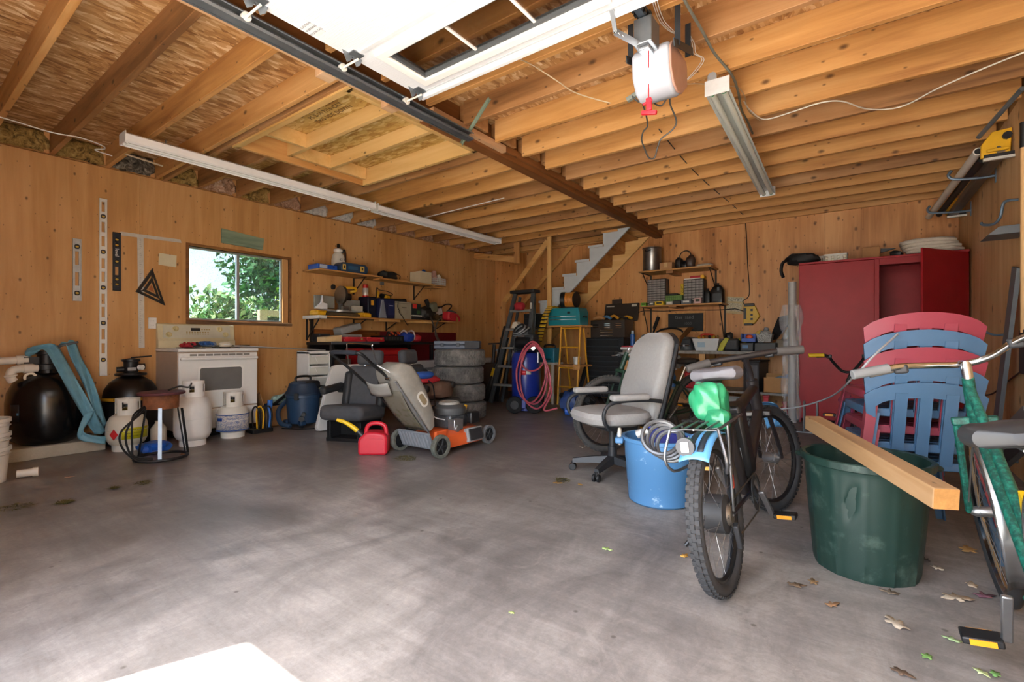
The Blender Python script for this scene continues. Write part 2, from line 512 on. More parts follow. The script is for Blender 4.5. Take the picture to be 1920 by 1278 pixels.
LUM_Y = wood('lumber_y', '#d9a868', '#c38a4c', '#97602f', 'y', 0.8, 0.6, 0.6, kscale=3.0)
LUM_Z = wood('lumber_z', '#dcae70', '#c8935a', '#a06c38', 'z', 0.8, 0.6, 0.6, kscale=3.0)
BEAMW = wood('beam_wood', '#8d5a30', '#75451f', '#4c2a12', 'y', 0.9, 0.4, 0.55, kscale=2.5)
SHELFW = wood('shelf_wood_y', '#d6a869', '#bf8d50', '#93622f', 'y', 0.8, 0.5, 0.5, kscale=3.0)
SHELFX = wood('shelf_wood_x', '#d6a869', '#bf8d50', '#93622f', 'x', 0.8, 0.5, 0.5, kscale=3.0)
OSB = osb('osb_deck', ['#8f6136', '#b88a54', '#cca272', '#e6caa2'], True)
OSBN = osb('osb_patch', ['#a67a34', '#c39d55', '#d2b06c', '#e2ca92'])

# ------------------------------------------------------------------ floor and outdoors
struct('floor', B().box(XL - 0.12, XR + 0.12, YF - 0.12, YB + 0.12, -0.15, 0), concrete())
struct('trim_driveway', B().box(-9, 8, -16, YF - 0.125, -0.2, -0.02), mat('#8d8982', 0.9, var=0.12, scale=1.5))
struct('trim_lawn', B().box(-40, -6.3, YF - 0.12, 40, -0.25, -0.05), mat('#6f8a48', 0.95, var=0.25, scale=2))

# ------------------------------------------------------------------ walls with plywood sheets
def minus(a0, a1, b0, b1, hole):
    """rectangle a0..a1 x b0..b1 minus a hole -> list of rectangles"""
    if hole is None: return [(a0, a1, b0, b1)]
    h0, h1, k0, k1 = hole
    h0, h1, k0, k1 = max(h0, a0), min(h1, a1), max(k0, b0), min(k1, b1)
    if h0 >= h1 or k0 >= k1: return [(a0, a1, b0, b1)]
    out = [(a0, a1, b0, k0), (a0, a1, k1, b1), (a0, h0, k0, k1), (h1, a1, k0, k1)]
    return [r for r in out if r[1] - r[0] > 1e-4 and r[3] - r[2] > 1e-4]

WY0, WY1, WZ0, WZ1 = 2.19, 3.35, 1.235, 2.065        # window opening in the left wall
STUD = mat('#9a7448', 0.8)
b = B()
for r in minus(YF - 0.1, YB + 0.1, -0.1, 3.2, (WY0, WY1, WZ0, WZ1)): b.box(XL - 0.14, XL - 0.012, *r)
wl_o = struct('wall_left', b, STUD)
ys = [YF, 0.52, 1.74, 2.96, 4.18, 5.40, 6.62, YB]
for y0, y1 in zip(ys, ys[1:]):
    b = B()
    for r in minus(y0 + 0.0015, y1 - 0.0015, 0.005, ZW, (WY0, WY1, WZ0, WZ1)): b.box(XL - 0.012, XL, *r)
    struct('plywood_panel', b, PLY_L, wl_o, smooth=0)
wb_o = struct('wall_back', B().box(XL - 0.14, XR + 0.14, YB + 0.012, YB + 0.14, -0.1, 3.2), STUD)
xs = [XL, -5.31, -4.09, -2.87, -1.65, -0.43, XR]
for x0, x1 in zip(xs, xs[1:]):
    struct('plywood_panel', B().box(x0 + 0.0015, x1 - 0.0015, YB, YB + 0.012, 0.005, ZW + 0.02), PLY_B, wb_o, smooth=0)
wr_o = struct('wall_right', B().box(XR + 0.012, XR + 0.14, YF - 0.1, YB + 0.1, -0.1, 3.2), STUD)
ys = [YF, 0.35, 1.57, 2.79, 4.01, 5.23, 6.45, YB]
for y0, y1 in zip(ys, ys[1:]):
    struct('plywood_panel', B().box(XR, XR + 0.012, y0 + 0.0015, y1 - 0.0015, 0.005, ZW + 0.02), PLY_R, wr_o, smooth=0)
# front wall with the open garage doorway behind the camera
DX0, DX1, DZ = -2.13, 0.45, 2.42
b = B()
for r in minus(XL - 0.14, XR + 0.14, -0.1, 3.2, (DX0, DX1, -0.2, DZ)): b.box(r[0], r[1], YF - 0.1, YF, r[2], r[3])
struct('wall_front', b, PLY_L, smooth=0)

# ------------------------------------------------------------------ ceiling: deck panels, joists, beam
ceil = struct('ceiling', B().box(XL - 0.14, XR + 0.14, YF - 0.1, YB + 0.14, 2.935, 3.0), STUD)
HX0, HX1, HY0, HY1 = -4.46, -2.90, 2.02, 3.30        # boarded-up stair hatch
for i in range(6):
    for j in range(4):
        x0, x1 = XL + 1.22 * i, min(XL + 1.22 * (i + 1), XR)
        y0, y1 = YF + 2.44 * j, min(YF + 2.44 * (j + 1), YB)
        if x0 >= XR - 0.01 or y0 >= YB - 0.01: continue
        struct('osb_panel', B().box(x0 + 0.001, x1 - 0.001, y0 + 0.001, y1 - 0.001, ZC, ZC + 0.022), OSB, ceil, smooth=0)
JT = 0.040
def joist(x0, x1, y, z0=ZW, z1=ZC, m=JOIST, w=JT, name='joist'):
    o = struct(name, B().box(x0, x1, -w / 2, w / 2, z0, z1), m, ceil, bevel=0.003, seg=1, smooth=0)
    o.location = (0, y, 0); return o
BX = -2.70
k = 0
for i in range(-3, 17):
    y = 1.06 + 0.406 * i
    if y < YF + 0.05 or y > YB - 0.02: continue
    m = JOIST_D if i % 3 == 0 else JOIST
    if HY0 - 0.1 < y < HY1 + 0.05 and i in (3, 4, 5):
        joist(XL, HX0 - 0.06, y, m=JOIST_D)
    else:
        joist(XL, BX - 0.035, y, m=m)
joist(XL, BX - 0.035, HY0 - 0.07, m=JOIST_D)
for i in range(-7, 12):
    y = 2.88 + 0.406 * i
    if y < YF + 0.05 or y > YB - 0.02: continue
    joist(BX + 0.115, XR, y, m=JOIST if i % 4 else JOIST_D)
    if i >= 0:
        struct('blocking', B().box(BX + 0.04, BX + 0.115, y + 0.025, y + 0.30, ZC - 0.14, ZC - 0.002), JOIST_D, ceil, bevel=0.002, seg=1, smooth=0)
        struct('blocking', B().box(BX + 0.115, BX + 0.15, y + 0.021, y + 0.065, ZC - 0.05, ZC - 0.002), JOIST_D, ceil, smooth=0)
joist(XL, XR, YB - 0.022, z0=ZW + 0.0, m=JOIST)
# rim board on the left wall plate
struct('rim_board', B().box(XL - 0.012, XL + 0.02, YF, YB, ZW + 0.005, ZC), LUM_Y, ceil, smooth=0)
# centre beam: web, side boards and a flat plate below
struct('support_beam', B().box(BX - 0.035, BX + 0.035, YF, YB, ZW, ZC - 0.001), BEAMW, ceil, bevel=0.003, smooth=0)
struct('beam_plate', B().box(BX - 0.055, BX + 0.055, 2.55, YB, ZW - 0.055, ZW), BEAMW, ceil, bevel=0.004, smooth=0)
struct('beam_side_board', B().box(BX + 0.055, BX + 0.085, 2.75, YB, ZW - 0.012, ZW + 0.05), BEAMW, ceil, bevel=0.003, smooth=0)
pale = wood('pale_board', '#d8b894', '#c79d75', '#a07248', 'y', 0.8, 0.4, 0.7)
struct('pale_board', B().box(BX - 0.035, BX + 0.075, 0.2, 2.55, ZW - 0.05, ZW), pale, ceil, bevel=0.003, smooth=0)
struct('pale_board', B().box(BX + 0.04, BX + 0.10, 2.55, 3.45, ZW - 0.03, ZW + 0.03), pale, ceil, bevel=0.003, smooth=0)
for y in (1.72, 2.22):
    struct('block', B().cb((BX + 0.015, y, ZW - 0.072), (0.11, 0.10, 0.044)), pale, ceil, bevel=0.004, smooth=0)
# hatch trimmed with fresh lumber
hz0 = ZW - 0.005
for x in (HX0 - 0.03, HX1 + 0.03):
    struct('hatch_trim', B().box(x - 0.02, x + 0.02, HY0 - 0.04, HY1 + 0.04, hz0, ZC), LUM_Y if x < -4 else NEWLUM, ceil, bevel=0.003, smooth=0)
for y in (HY0 - 0.02, HY1 + 0.02):
    struct('hatch_trim', B().box(HX0 - 0.05, HX1 + 0.05, y - 0.02, y + 0.02, hz0, ZC), NEWLUM, ceil, bevel=0.003, smooth=0)
struct('hatch_trim', B().box(HX0 - 0.05, HX1 + 0.1, HY0 - 0.065, HY0 - 0.045, hz0 - 0.012, hz0 + 0.05), NEWLUM, ceil, smooth=0)
for y in (HY0 + 0.43, HY0 + 0.86):
    struct('hatch_joist', B().box(HX0, HX1, y - 0.02, y + 0.02, ZC - 0.145, ZC - 0.02), NEWLUM, ceil, bevel=0.003, smooth=0)
struct('hatch_panel', B().box(HX0, HX1, HY0, HY1, ZC - 0.02, ZC - 0.001), OSBN, ceil, smooth=0)
for x, dy in ((HX0 + 0.30, 0.0), (HX0 + 0.02, 0.43), (HX0 + 0.02, 0.86)):
    struct('hatch_block', B().box(x, x + 0.04, HY0 + dy, HY0 + dy + 0.41, ZC - 0.145, ZC - 0.02), NEWLUM, ceil, bevel=0.003, smooth=0)
# grade stamp printed on the hatch board
ink = mat('#4a3417', 0.8, var=0.2)
for k, s in enumerate(('SHEATHING SPAN 24/16', 'EXPOSURE 1 SIZED', 'PS 2-10 7/16 CAT', 'THIS SIDE DOWN')):
    text_part('grade_stamp', s, ink, ceil, (HX0 + 0.85 + 0.01 * k, HY0 + 0.12 + 0.07 * k, ZC - 0.0205), rot(PI, 0, 0), 0.062, 0.0003)
# insulation stuffed between the joist ends over the left wall
def batt(y0, y1, m, seed):
    rnd = random.Random(seed)
    ph = [rnd.uniform(0, 6) for _ in range(6)]
    def fn(u, v):
        y = y0 + (y1 - y0) * u; z = ZW + 0.004 + (ZC - ZW - 0.008) * v
        bul = 0.035 * math.sin(PI * u) ** 0.5 * math.sin(PI * v) ** 0.5 if 0 < u < 1 and 0 < v < 1 else 0
        w = 0.012 * (math.sin(9 * u + ph[0]) * math.sin(7 * v + ph[1]) + math.sin(17 * u + ph[2] + 5 * v))
        return (XL + 0.03 + bul + w + 0.02, y, z)
    return struct('insulation_batt', B().sheet(fn, 14, 8), m, ceil, solid=0.012)
def fluff(name, c1, c2, c3):
    m = bpy.data.materials.new(name); n, l, p = nodes_of(m)
    tc = n.new('ShaderNodeTexCoord'); z = n.new('ShaderNodeTexNoise'); z.inputs['Scale'].default_value = 14; z.inputs['Detail'].default_value = 8
    z.inputs['Roughness'].default_value = 0.75; z.inputs['Distortion'].default_value = 1.5
    l.new(tc.outputs['Object'], z.inputs['Vector'])
    r = ramp(n, [(0.36, rgb(c1)), (0.5, rgb(c2)), (0.66, rgb(c3))]); l.new(z.outputs[0], r.inputs[0]); l.new(r.outputs[0], p.inputs['Base Color'])
    p.inputs['Roughness'].default_value = 0.9
    b_ = n.new('ShaderNodeBump'); b_.inputs['Strength'].default_value = 0.8; b_.inputs['Distance'].default_value = 0.03
    l.new(z.outputs[0], b_.inputs['Height']); l.new(b_.outputs[0], p.inputs['Normal'])
    return m
IN_Y = fluff('insulation_yellow', '#3a2f1c', '#a98748', '#cfb06a')
IN_K = fluff('insulation_black', '#1e1c1a', '#5d564a', '#b9b2a2')
IN_W = fluff('insulation_white', '#a7aeb0', '#dfe2e0', '#f2f2ee')
IN_P = fluff('insulation_tan', '#7a5a44', '#c69c7d', '#e3cbb6')
seq = [IN_Y, IN_Y, IN_K, IN_Y, IN_P, IN_Y, IN_P, IN_W, IN_W, IN_W, IN_P, IN_P, IN_P, IN_P, IN_P, IN_P, IN_P]
yy = [0.654, 1.06, 1.466, 1.872, 2.278, 2.684, 3.09, 3.496, 3.902, 4.308, 4.714, 5.12, 5.526, 5.932, 6.338, 6.744, 7.15, 7.556]
for i, (a, c) in enumerate(zip(yy, yy[1:])):
    batt(a + 0.024, c - 0.024, seq[i], i)
    struct('cripple_stud', B().box(XL + 0.02, XL + 0.06, a - 0.058, a - 0.0205, ZW, ZC - 0.002), LUM_Z, ceil, smooth=0)

# ------------------------------------------------------------------ window in the left wall
FR = wood('window_trim', '#a9743c', '#86562a', '#4d2f18', 'y', 1.0, 0.5, 0.6)
win = struct('window_1', B().frame([(WY0 - 0.03, WZ0 - 0.03), (WY1 + 0.03, WZ0 - 0.03), (WY1 + 0.03, WZ1 + 0.03), (WY0 - 0.03, WZ1 + 0.03)],
     [(WY0, WZ0), (WY1, WZ0), (WY1, WZ1), (WY0, WZ1)], -0.10, 0.012, Matrix(((0, 0, 1, XL), (1, 0, 0, 0), (0, 1, 0, 0), (0, 0, 0, 1)))), FR, bevel=0.003, smooth=0)
YZ = Matrix(((0, 0, 1, XL), (1, 0, 0, 0), (0, 1, 0, 0), (0, 0, 0, 1)))
alu = mat('#b9bec0', 0.4, 0.7)
i0 = 0.022
struct('window_frame', B().frame([(WY0, WZ0), (WY1 - 0.07, WZ0), (WY1 - 0.07, WZ1), (WY0, WZ1)],
    [(WY0 + i0, WZ0 + i0), (WY1 - 0.07 - i0, WZ0 + i0), (WY1 - 0.07 - i0, WZ1 - i0), (WY0 + i0, WZ1 - i0)], -0.075, -0.045, YZ), alu, win, bevel=0.002, smooth=0)
struct('jamb_filler', B().box(XL - 0.09, XL - 0.02, WY1 - 0.07, WY1, WZ0, WZ1), LUM_Z, win, smooth=0)
WM = 2.73
struct('sash_rail', B().box(XL - 0.078, XL - 0.035, WM - 0.016, WM + 0.016, WZ0 + i0, WZ1 - i0), alu, win, bevel=0.002, smooth=0)
def glass_dirty_dimmed():
    m = bpy.data.materials.new('dusty_dimmed_glass'); n, l, p = nodes_of(m)
    tr = n.new('ShaderNodeBsdfTransparent'); tr.inputs[0].default_value = (0.38, 0.42, 0.44, 1)  # tint put in to dim the bright view outside, deeper than dust gives
    gl = n.new('ShaderNodeBsdfGlossy'); gl.inputs['Roughness'].default_value = 0.05
    df = n.new('ShaderNodeBsdfDiffuse'); df.inputs[0].default_value = rgb('#c8d0d2')
    tc = n.new('ShaderNodeTexCoord'); z = n.new('ShaderNodeTexNoise'); z.inputs['Scale'].default_value = 90; z.inputs['Detail'].default_value = 4
    z2 = n.new('ShaderNodeTexNoise'); z2.inputs['Scale'].default_value = 4
    l.new(tc.outputs['Object'], z.inputs['Vector']); l.new(tc.outputs['Object'], z2.inputs['Vector'])
    r = ramp(n, [(0.60, (0.02, 0.02, 0.02, 1)), (0.72, (0.35, 0.35, 0.35, 1))]); l.new(z.outputs[0], r.inputs[0])
    r2 = ramp(n, [(0.4, (0.0, 0.0, 0.0, 1)), (0.75, (0.12, 0.12, 0.12, 1))]); l.new(z2.outputs[0], r2.inputs[0])
    ad = n.new('ShaderNodeMath'); l.new(r.outputs[0], ad.inputs[0]); l.new(r2.outputs[0], ad.inputs[1])
    m1 = n.new('ShaderNodeMixShader'); m1.inputs[0].default_value = 0.06; l.new(tr.outputs[0], m1.inputs[1]); l.new(gl.outputs[0], m1.inputs[2])
    m2 = n.new('ShaderNodeMixShader'); l.new(ad.outputs[0], m2.inputs[0]); l.new(m1.outputs[0], m2.inputs[1]); l.new(df.outputs[0], m2.inputs[2])
    l.new(m2.outputs[0], n['Material Output'].inputs[0])
    return m
GLD = glass_dirty_dimmed()
struct('pane', B().box(XL - 0.068, XL - 0.064, WY0 + i0, WM, WZ0 + i0, WZ1 - i0), GLD, win, smooth=0)
struct('pane', B().box(XL - 0.056, XL - 0.052, WM, WY1 - 0.07 - i0, WZ0 + i0, WZ1 - i0), GLD, win, smooth=0)
grime = wood('grimy_sill', '#8d6a46', '#5d4129', '#2a1d14', 'y', 1.4, 0.4, 0.8)
struct('window_sill', B().box(XL - 0.06, XL + 0.03, WY0 - 0.03, WY1 + 0.03, WZ0 - 0.045, WZ0 - 0.012), grime, win, bevel=0.004, smooth=0)
# ------------------------------------------------------------------ overhead garage door, rolled up flat under the joists
def emboss(hexc):
    """white steel skin with a pressed wood grain"""
    m = bpy.data.materials.new('embossed_steel'); n, l, p = nodes_of(m)
    tc = n.new('ShaderNodeTexCoord'); mp = n.new('ShaderNodeMapping'); mp.inputs['Scale'].default_value = (4, 60, 60)
    z = n.new('ShaderNodeTexNoise'); z.inputs['Scale'].default_value = 3; z.inputs['Detail'].default_value = 4
    l.new(tc.outputs['Object'], mp.inputs['Vector']); l.new(mp.outputs[0], z.inputs['Vector'])
    b_ = n.new('ShaderNodeBump'); b_.inputs['Strength'].default_value = 0.35; b_.inputs['Distance'].default_value = 0.004
    l.new(z.outputs[0], b_.inputs['Height']); l.new(b_.outputs[0], p.inputs['Normal'])
    p.inputs['Base Color'].default_value = rgb(hexc); p.inputs['Roughness'].default_value = 0.45
    return m
DW = emboss('#dcdee1')
GX0, GX1, GZ = -2.32, 0.47, 2.58
door = thing('garage_door', 'white sectional overhead garage door rolled up flat under the joists', 'garage door', (0, 0, GZ))
wins = [(-2.15, -0.98), (-0.88, 0.30)]
for k in range(4):
    y0, y1 = 0.02 + 0.54 * k, 0.02 + 0.54 * k + 0.535
    b = B()
    if k < 3: b.box(GX0, GX1, y0, y1, 0, 0.042)
    else:
        rects = minus(GX0, GX1, y0, y1, (wins[0][0], wins[0][1], 1.72, 2.04))
        for r in rects:
            for q in minus(*r, (wins[1][0], wins[1][1], 1.72, 2.04)): b.box(*q, 0, 0.042)
    s = part('door_section', b, DW, door, smooth=0)
    if k == 3:
        part('top_lip', B().box(GX0, GX1, 2.150, 2.178, -0.022, 0), DW, s, bevel=0.003, smooth=0)
        part('edge_groove', B().box(GX0, GX1, 2.125, 2.133, -0.004, 0.001), mat('#b9bdc2', 0.5), s, smooth=0)
        for a, c in wins:
            o = [(a - 0.035, 1.685), (c + 0.035, 1.685), (c + 0.035, 2.075), (a - 0.035, 2.075)]
            i = [(a + 0.02, 1.74), (c - 0.02, 1.74), (c - 0.02, 2.02), (a + 0.02, 2.02)]
            part('window_frame', B().frame(o, i, -0.018, 0.0), WHITE(), s, bevel=0.006, smooth=0)
            o2 = i; i2 = [(a + 0.035, 1.755), (c - 0.035, 1.755), (c - 0.035, 2.005), (a + 0.035, 2.005)]
            part('seal', B().frame(o2, i2, -0.004, 0.03), mat('#4a4d50', 0.5), s, smooth=0)
            g = bpy.data.materials.get('door_glass')
            if not g:
                g = bpy.data.materials.new('door_glass'); n, l, p = nodes_of(g)
                t = n.new('ShaderNodeBsdfTransparent'); t.inputs[0].default_value = (0.8, 0.78, 0.75, 1)
                gl = n.new('ShaderNodeBsdfGlossy'); gl.inputs[1].default_value = 0.02
                mx = n.new('ShaderNodeMixShader'); mx.inputs[0].default_value = 0.10
                l.new(t.outputs[0], mx.inputs[1]); l.new(gl.outputs[0], mx.inputs[2]); l.new(mx.outputs[0], n['Material Output'].inputs[0])
            part('pane', B().box(a, c, 1.72, 2.04, 0.014, 0.018), g, s, smooth=0)
            for f in (0.37, 0.70):
                x = a + (c - a) * f
                part('glazing_bar', B().box(x - 0.008, x + 0.008, 1.755, 2.005, 0.006, 0.014), WHITE(), s, smooth=0)
    else:
        part('seam_strip', B().box(GX0, GX1, y1 - 0.012, y1 + 0.012, -0.004, 0.004), mat('#cfd2d5', 0.5), s, smooth=0)
# sticker with printed lines
st = part('sticker', B().box(-2.33 + 0.03, -2.33 + 0.10, 1.30, 1.42, -0.0012, 0.0), mat('#dfe0e0', 0.6), door, smooth=0)
for j in range(3):
    text_part('sticker_print', ('CAUTION', 'WARNING', 'DOOR TAG')[j], mat('#5b5f66', 0.7), door, (-2.265, 1.33 + 0.03 * j, -0.0018), rot(PI, 0, 0.0), 0.018, 0.0002)
GALV = mat('#8f969c', 0.35, 0.85, var=0.15)
def hinge(y, x=GX0 + 0.03):
    h = part('roller_hinge', B().box(x - 0.02, x + 0.05, y - 0.035, y + 0.035, -0.006, 0.0), GALV, door, bevel=0.001, smooth=0)
    b = B().prism([(-0.03, -0.05), (0.04, -0.012), (0.02, 0.012), (-0.03, 0.03)], -0.002, 0.002, xf((x, y - 0.03, -0.016), 0, PI / 2, 0))
    b.prism([(-0.03, -0.05), (0.04, -0.012), (0.02, 0.012), (-0.03, 0.03)], -0.002, 0.002, xf((x, y + 0.03, -0.016), 0, PI / 2, 0))
    part('hinge_ear', b, GALV, h, smooth=0)
    part('roller', B().cyl((x - 0.10, y, -0.035), (x + 0.04, y, -0.035), 0.006, n=8).cyl((x - 0.115, y, -0.035), (x - 0.09, y, -0.035), 0.022, n=14), mat('#d5d3ca', 0.5), h)
for y in (0.56, 1.10, 1.63, 2.10): hinge(y)

def track(x, label):
    t = thing('door_track', label, 'door track', (x, 0, 2.545))
    c = [(-0.028, 0.03), (-0.028, -0.03), (0.02, -0.03), (0.02, -0.018), (-0.016, -0.026), (-0.024, -0.02), (-0.024, 0.03)]
    part('channel', B().prism([(-0.03, -0.028), (0.022, -0.028), (0.03, -0.016), (0.026, -0.013), (0.02, -0.023), (-0.026, -0.023), (-0.026, 0.028), (0.02, 0.028), (0.026, 0.016), (0.03, 0.02), (0.022, 0.032), (-0.03, 0.032)], -2.76, -0.15, xf((0, 0, 0), PI / 2, 0, 0)), GALV, t, smooth=0)
    part('angle_rail', B().box(-0.046, -0.033, 0.2, 2.70, -0.03, 0.05).box(-0.075, -0.033, 0.2, 2.70, 0.046, 0.05), mat('#7d848b', 0.4, 0.8), t, smooth=0)
    return t
tl = track(-2.415, 'galvanised steel door track beside the centre beam')
part('hanger', B().bar((-0.13, 2.80, 0.0), (0.26, 2.66, 0.175), 0.032, 0.003).bar((-0.13, 2.80, -0.01), (0.26, 2.66, 0.175), 0.003, 0.03), mat('#8b9a88', 0.5, 0.5), tl, smooth=0)
track(0.565, 'galvanised steel door track next to the bare right wall').children[0].scale = (-1, 1, 1)

# ------------------------------------------------------------------ door opener
op = thing('garage_door_opener', 'grey-white garage door opener motor with a lit round lamp lens', 'door opener', (-0.91, 2.45, 2.31))
housing = mat('#b4bac6', 0.4, var=0.04)
prof = [(0.0, 0.20), (0.03, 0.24), (0.28, 0.24), (0.30, 0.20), (0.30, 0.10), (0.20, 0.02), (0.12, 0.0), (0.06, 0.02), (0.01, 0.09)]
Mx = Matrix(((0, 0, 1, 0), (1, 0, 0, 0), (0, 1, 0, 0), (0, 0, 0, 1)))
part('housing', B().prism(prof, -0.10, 0.10, Mx), housing, op, bevel=0.018, seg=3)
part('end_cover', B().prism([(p[0] * 0.96 + 0.006, p[1] * 0.96 + 0.005) for p in prof], 0.10, 0.112, Mx), mat('#b58f80', 0.5), op, bevel=0.006)
lensM = xf((0.0, 0.02, 0.075), math.radians(128), 0, 0)
part('lamp_lens', B().lathe([(0.0, 0.012), (0.02, 0.011), (0.034, 0.006), (0.040, -0.006)], n=24, M=lensM), mat('#fffdf5', 0.3, var=0, emit=3), op, smooth=60)
bl = mat('#3a3f44', 0.45, 0.5)
for sx in (-0.125, 0.13):
    b = B().bar((sx, 0.0, 0.20), (sx + 0.02, 0.26, 0.27), 0.005, 0.04).bar((sx, 0.06, 0.21), (sx, 0.06, 0.42), 0.03, 0.004, (0, 1, 0)).bar((sx, 0.24, 0.24), (sx, 0.24, 0.42), 0.03, 0.004, (0, 1, 0))
    for j in range(5): b.cyl((sx - 0.006, 0.03 + 0.05 * j, 0.21 + 0.013 * j), (sx + 0.006, 0.03 + 0.05 * j, 0.21 + 0.013 * j), 0.008, n=8)
    part('hanger_strap', b, bl, op, smooth=0)
part('rail', B().box(-0.018, 0.018, -2.65, 0.06, 0.325, 0.350).box(-0.03, 0.03, -2.65, 0.06, 0.350, 0.357), mat('#49535d', 0.35, 0.7), op, bevel=0.002, smooth=0)
for sx in (-0.024, 0.024):
    b = B()
    for j in range(58): b.cb((sx, -2.55 + 0.045 * j, 0.332), (0.012, 0.026, 0.018))
    part('chain', b, mat('#1d1d1f', 0.4, 0.6), op, smooth=0)['kind'] = 'stuff'
tr_ = part('trolley', B().box(-0.045, 0.05, -0.10, 0.02, 0.19, 0.325).box(-0.03, 0.03, -0.08, 0.0, 0.17, 0.19), mat('#8a8f94', 0.4, 0.7), op, bevel=0.006, smooth=0)
part('pulley', B().cyl((-0.02, -0.03, 0.36), (0.02, -0.03, 0.36), 0.03, n=16), bl, tr_)
# arm from trolley to the door
pA, pB, pC = at(1145, 8, Y=2.12) - op.location, at(1154, 60, Y=2.20) - op.location, at(1203, 86, Y=2.38) - op.location
part('door_arm', B().bar(pA, pB, 0.022, 0.006, (0, 1, 0)).bar(pB, pC, 0.03, 0.006, (0, 1, 0.4)), mat('#9aa0a6', 0.35, 0.85), op, smooth=0)
for t in (0.0, 0.15, 0.3): part('arm_bolt', B().sph(tuple(pB.lerp(pC, t) + Vector((0, -0.008, 0))), 0.007, 8, 6), CHROME(), op)
r0, r1 = at(1216, 95, Y=2.36) - op.location, at(1216, 186, Y=2.36) - op.location
part('release_cord', B().tube([r0, r0.lerp(r1, 0.5), r1], 0.0035, 6), mat('#b3202c', 0.6), op)
h0 = at(1216, 200, Y=2.36) - op.location
part('release_handle', B().bar(h0 + Vector((0, 0, 0.045)), h0 + Vector((0.004, 0, -0.02)), 0.028, 0.014, (0, 1, 0)).bar(h0 + Vector((-0.036, 0, -0.022)), h0 + Vector((0.042, 0, -0.04)), 0.02, 0.02).bar(h0 + Vector((-0.03, 0, 0.018)), h0 + Vector((0.02, 0, 0.03)), 0.012, 0.012), mat('#d21f33', 0.45), op, bevel=0.004)

def cable(name, pts, r, m, label, cat='cable', k=6, n=7, group=None):
    pts = [Vector(p) for p in pts]
    o = Vector(pts[0])
    return solo(name, B().tube([p - o for p in pts], r, n, k=k), m, label, cat, loc=o, group=group)
blk = mat('#2c2d2c', 0.5)
Yc = 2.66
cable('opener_cable', [at(px, py, Y=Yc + 0.03 * i / 6) for i, (px, py) in enumerate([(1255, 168), (1250, 184), (1240, 198), (1227, 193), (1229, 181), (1243, 176), (1255, 182), (1257, 197), (1268, 226), (1261, 243), (1240, 260), (1233, 276), (1227, 296), (1216, 295), (1208, 277), (1203, 262), (1206, 247), (1214, 236), (1211, 215), (1205, 195)])], 0.0045, blk, 'black power cord hanging in loops below the opener motor', k=5)
cable('outlet_cable', [at(1185, 180, Y=2.68), at(1196, 190, Y=2.7), at(1207, 192, Y=2.7), at(1213, 193, Y=2.68)], 0.0045, blk, 'short black cord running to the ceiling plug strip', k=5)
solo('plug_strip', B().cb((0, 0, 0), (0.10, 0.03, 0.03), 0, math.radians(-18), 0), mat('#9aa39b', 0.5, 0.3), 'small grey plug strip screwed to a joist by the opener', 'plug strip', at(1188, 180, Z=2.704), bevel=0.003)
WW = mat('#ded6c8', 0.5)
Zj = ZW - 0.006
cable('white_cable', [at(px, py, Z=Zj) for px, py in [(1395, 190), (1405, 205), (1425, 221), (1445, 222), (1490, 208), (1541, 192), (1580, 190), (1620, 203), (1660, 205), (1700, 196), (1760, 165), (1840, 130), (1935, 92)]], 0.005, WW, 'cream electrical cable stapled across the joists towards the right wall')
cable('grey_cable', [at(px, py, Z=Zj - 0.01) for px, py in [(1272, -25), (1290, 12), (1318, 60), (1340, 100), (1372, 140), (1384, 172), (1390, 205), (1402, 228), (1411, 250)]], 0.008, mat('#77796f', 0.6), 'thick grey cable looped along the joists past the tube light')
cable('lamp_cord', [at(px, py, Z=Zj) for px, py in [(1280, 158), (1310, 157), (1340, 160), (1380, 163), (1395, 178), (1402, 205), (1412, 216), (1425, 226)]], 0.0035, mat('#b59a78', 0.6), 'thin tan lamp cord between opener and tube light')
for i, off in enumerate((-4, 0, 5)):
    cable('bell_wire', [at(px + off, py, Z=Zj) for px, py in [(1222, -30), (1228, 5), (1240, 38), (1256, 56)]] + [at(1271, 66, Z=Zj)], 0.0022, WHITE(), 'thin white bell wire drooping between the joists', group='white bell wires by the opener')
for i, off in enumerate((-2, 2)):
    cable('sensor_wire', [at(1291, 60, Z=Zj), at(1300 + off, 82, Z=Zj), at(1303 + off, 100, Z=Zj), at(1318 + off, 112, Z=Zj - 0.01), at(1300 + off, 138, Z=Zj - 0.03), at(1274, 162, Z=Zj - 0.03)], 0.0022, WHITE(), 'thin white sensor wire dangling beside the opener motor', group='white sensor wires by the opener')
cable('door_pull_cord', [at(966, 107, Y=2.17)] + [at(px, py, Z=Zj - 0.01) for px, py in [(1000, 123), (1045, 152), (1075, 172), (1110, 184), (1144, 193)]], 0.004, mat('#d8c6a8', 0.6), 'cream cord running from the raised door to a joist')
pth = []
for i in range(9):
    t = i / 8; y = 4.0 + 3.4 * t
    pth.append((-1.40 - 0.03 * math.sin(5 * t), y, 2.785 - 0.03 * math.sin(y * 2 * PI / 0.406 + 1.0)))
cable('black_wire', pth, 0.0045, blk, 'black wire threaded through holes in the joists')
cable('ceiling_cable', [at(-40, 208, Z=Zj), at(30, 228, Z=Zj), at(97, 248, Z=Zj), at(150, 258, Z=Zj), at(190, 272, Z=Zj), at(196, 279, Z=Zj), at(178, 281, Z=Zj), at(210, 292, Z=Zj)], 0.005, WHITE(), 'white cable stapled under the joists by the left wall')
solo('conduit_rod', B().tube([(0, 0, 0), tuple(at(305, 311, Z=2.68) - at(236, 289, Z=2.68))], 0.008, 8), mat('#c8b79c', 0.5), 'short cream conduit rod fixed near the left wall insulation', 'conduit', at(236, 289, Z=2.68))
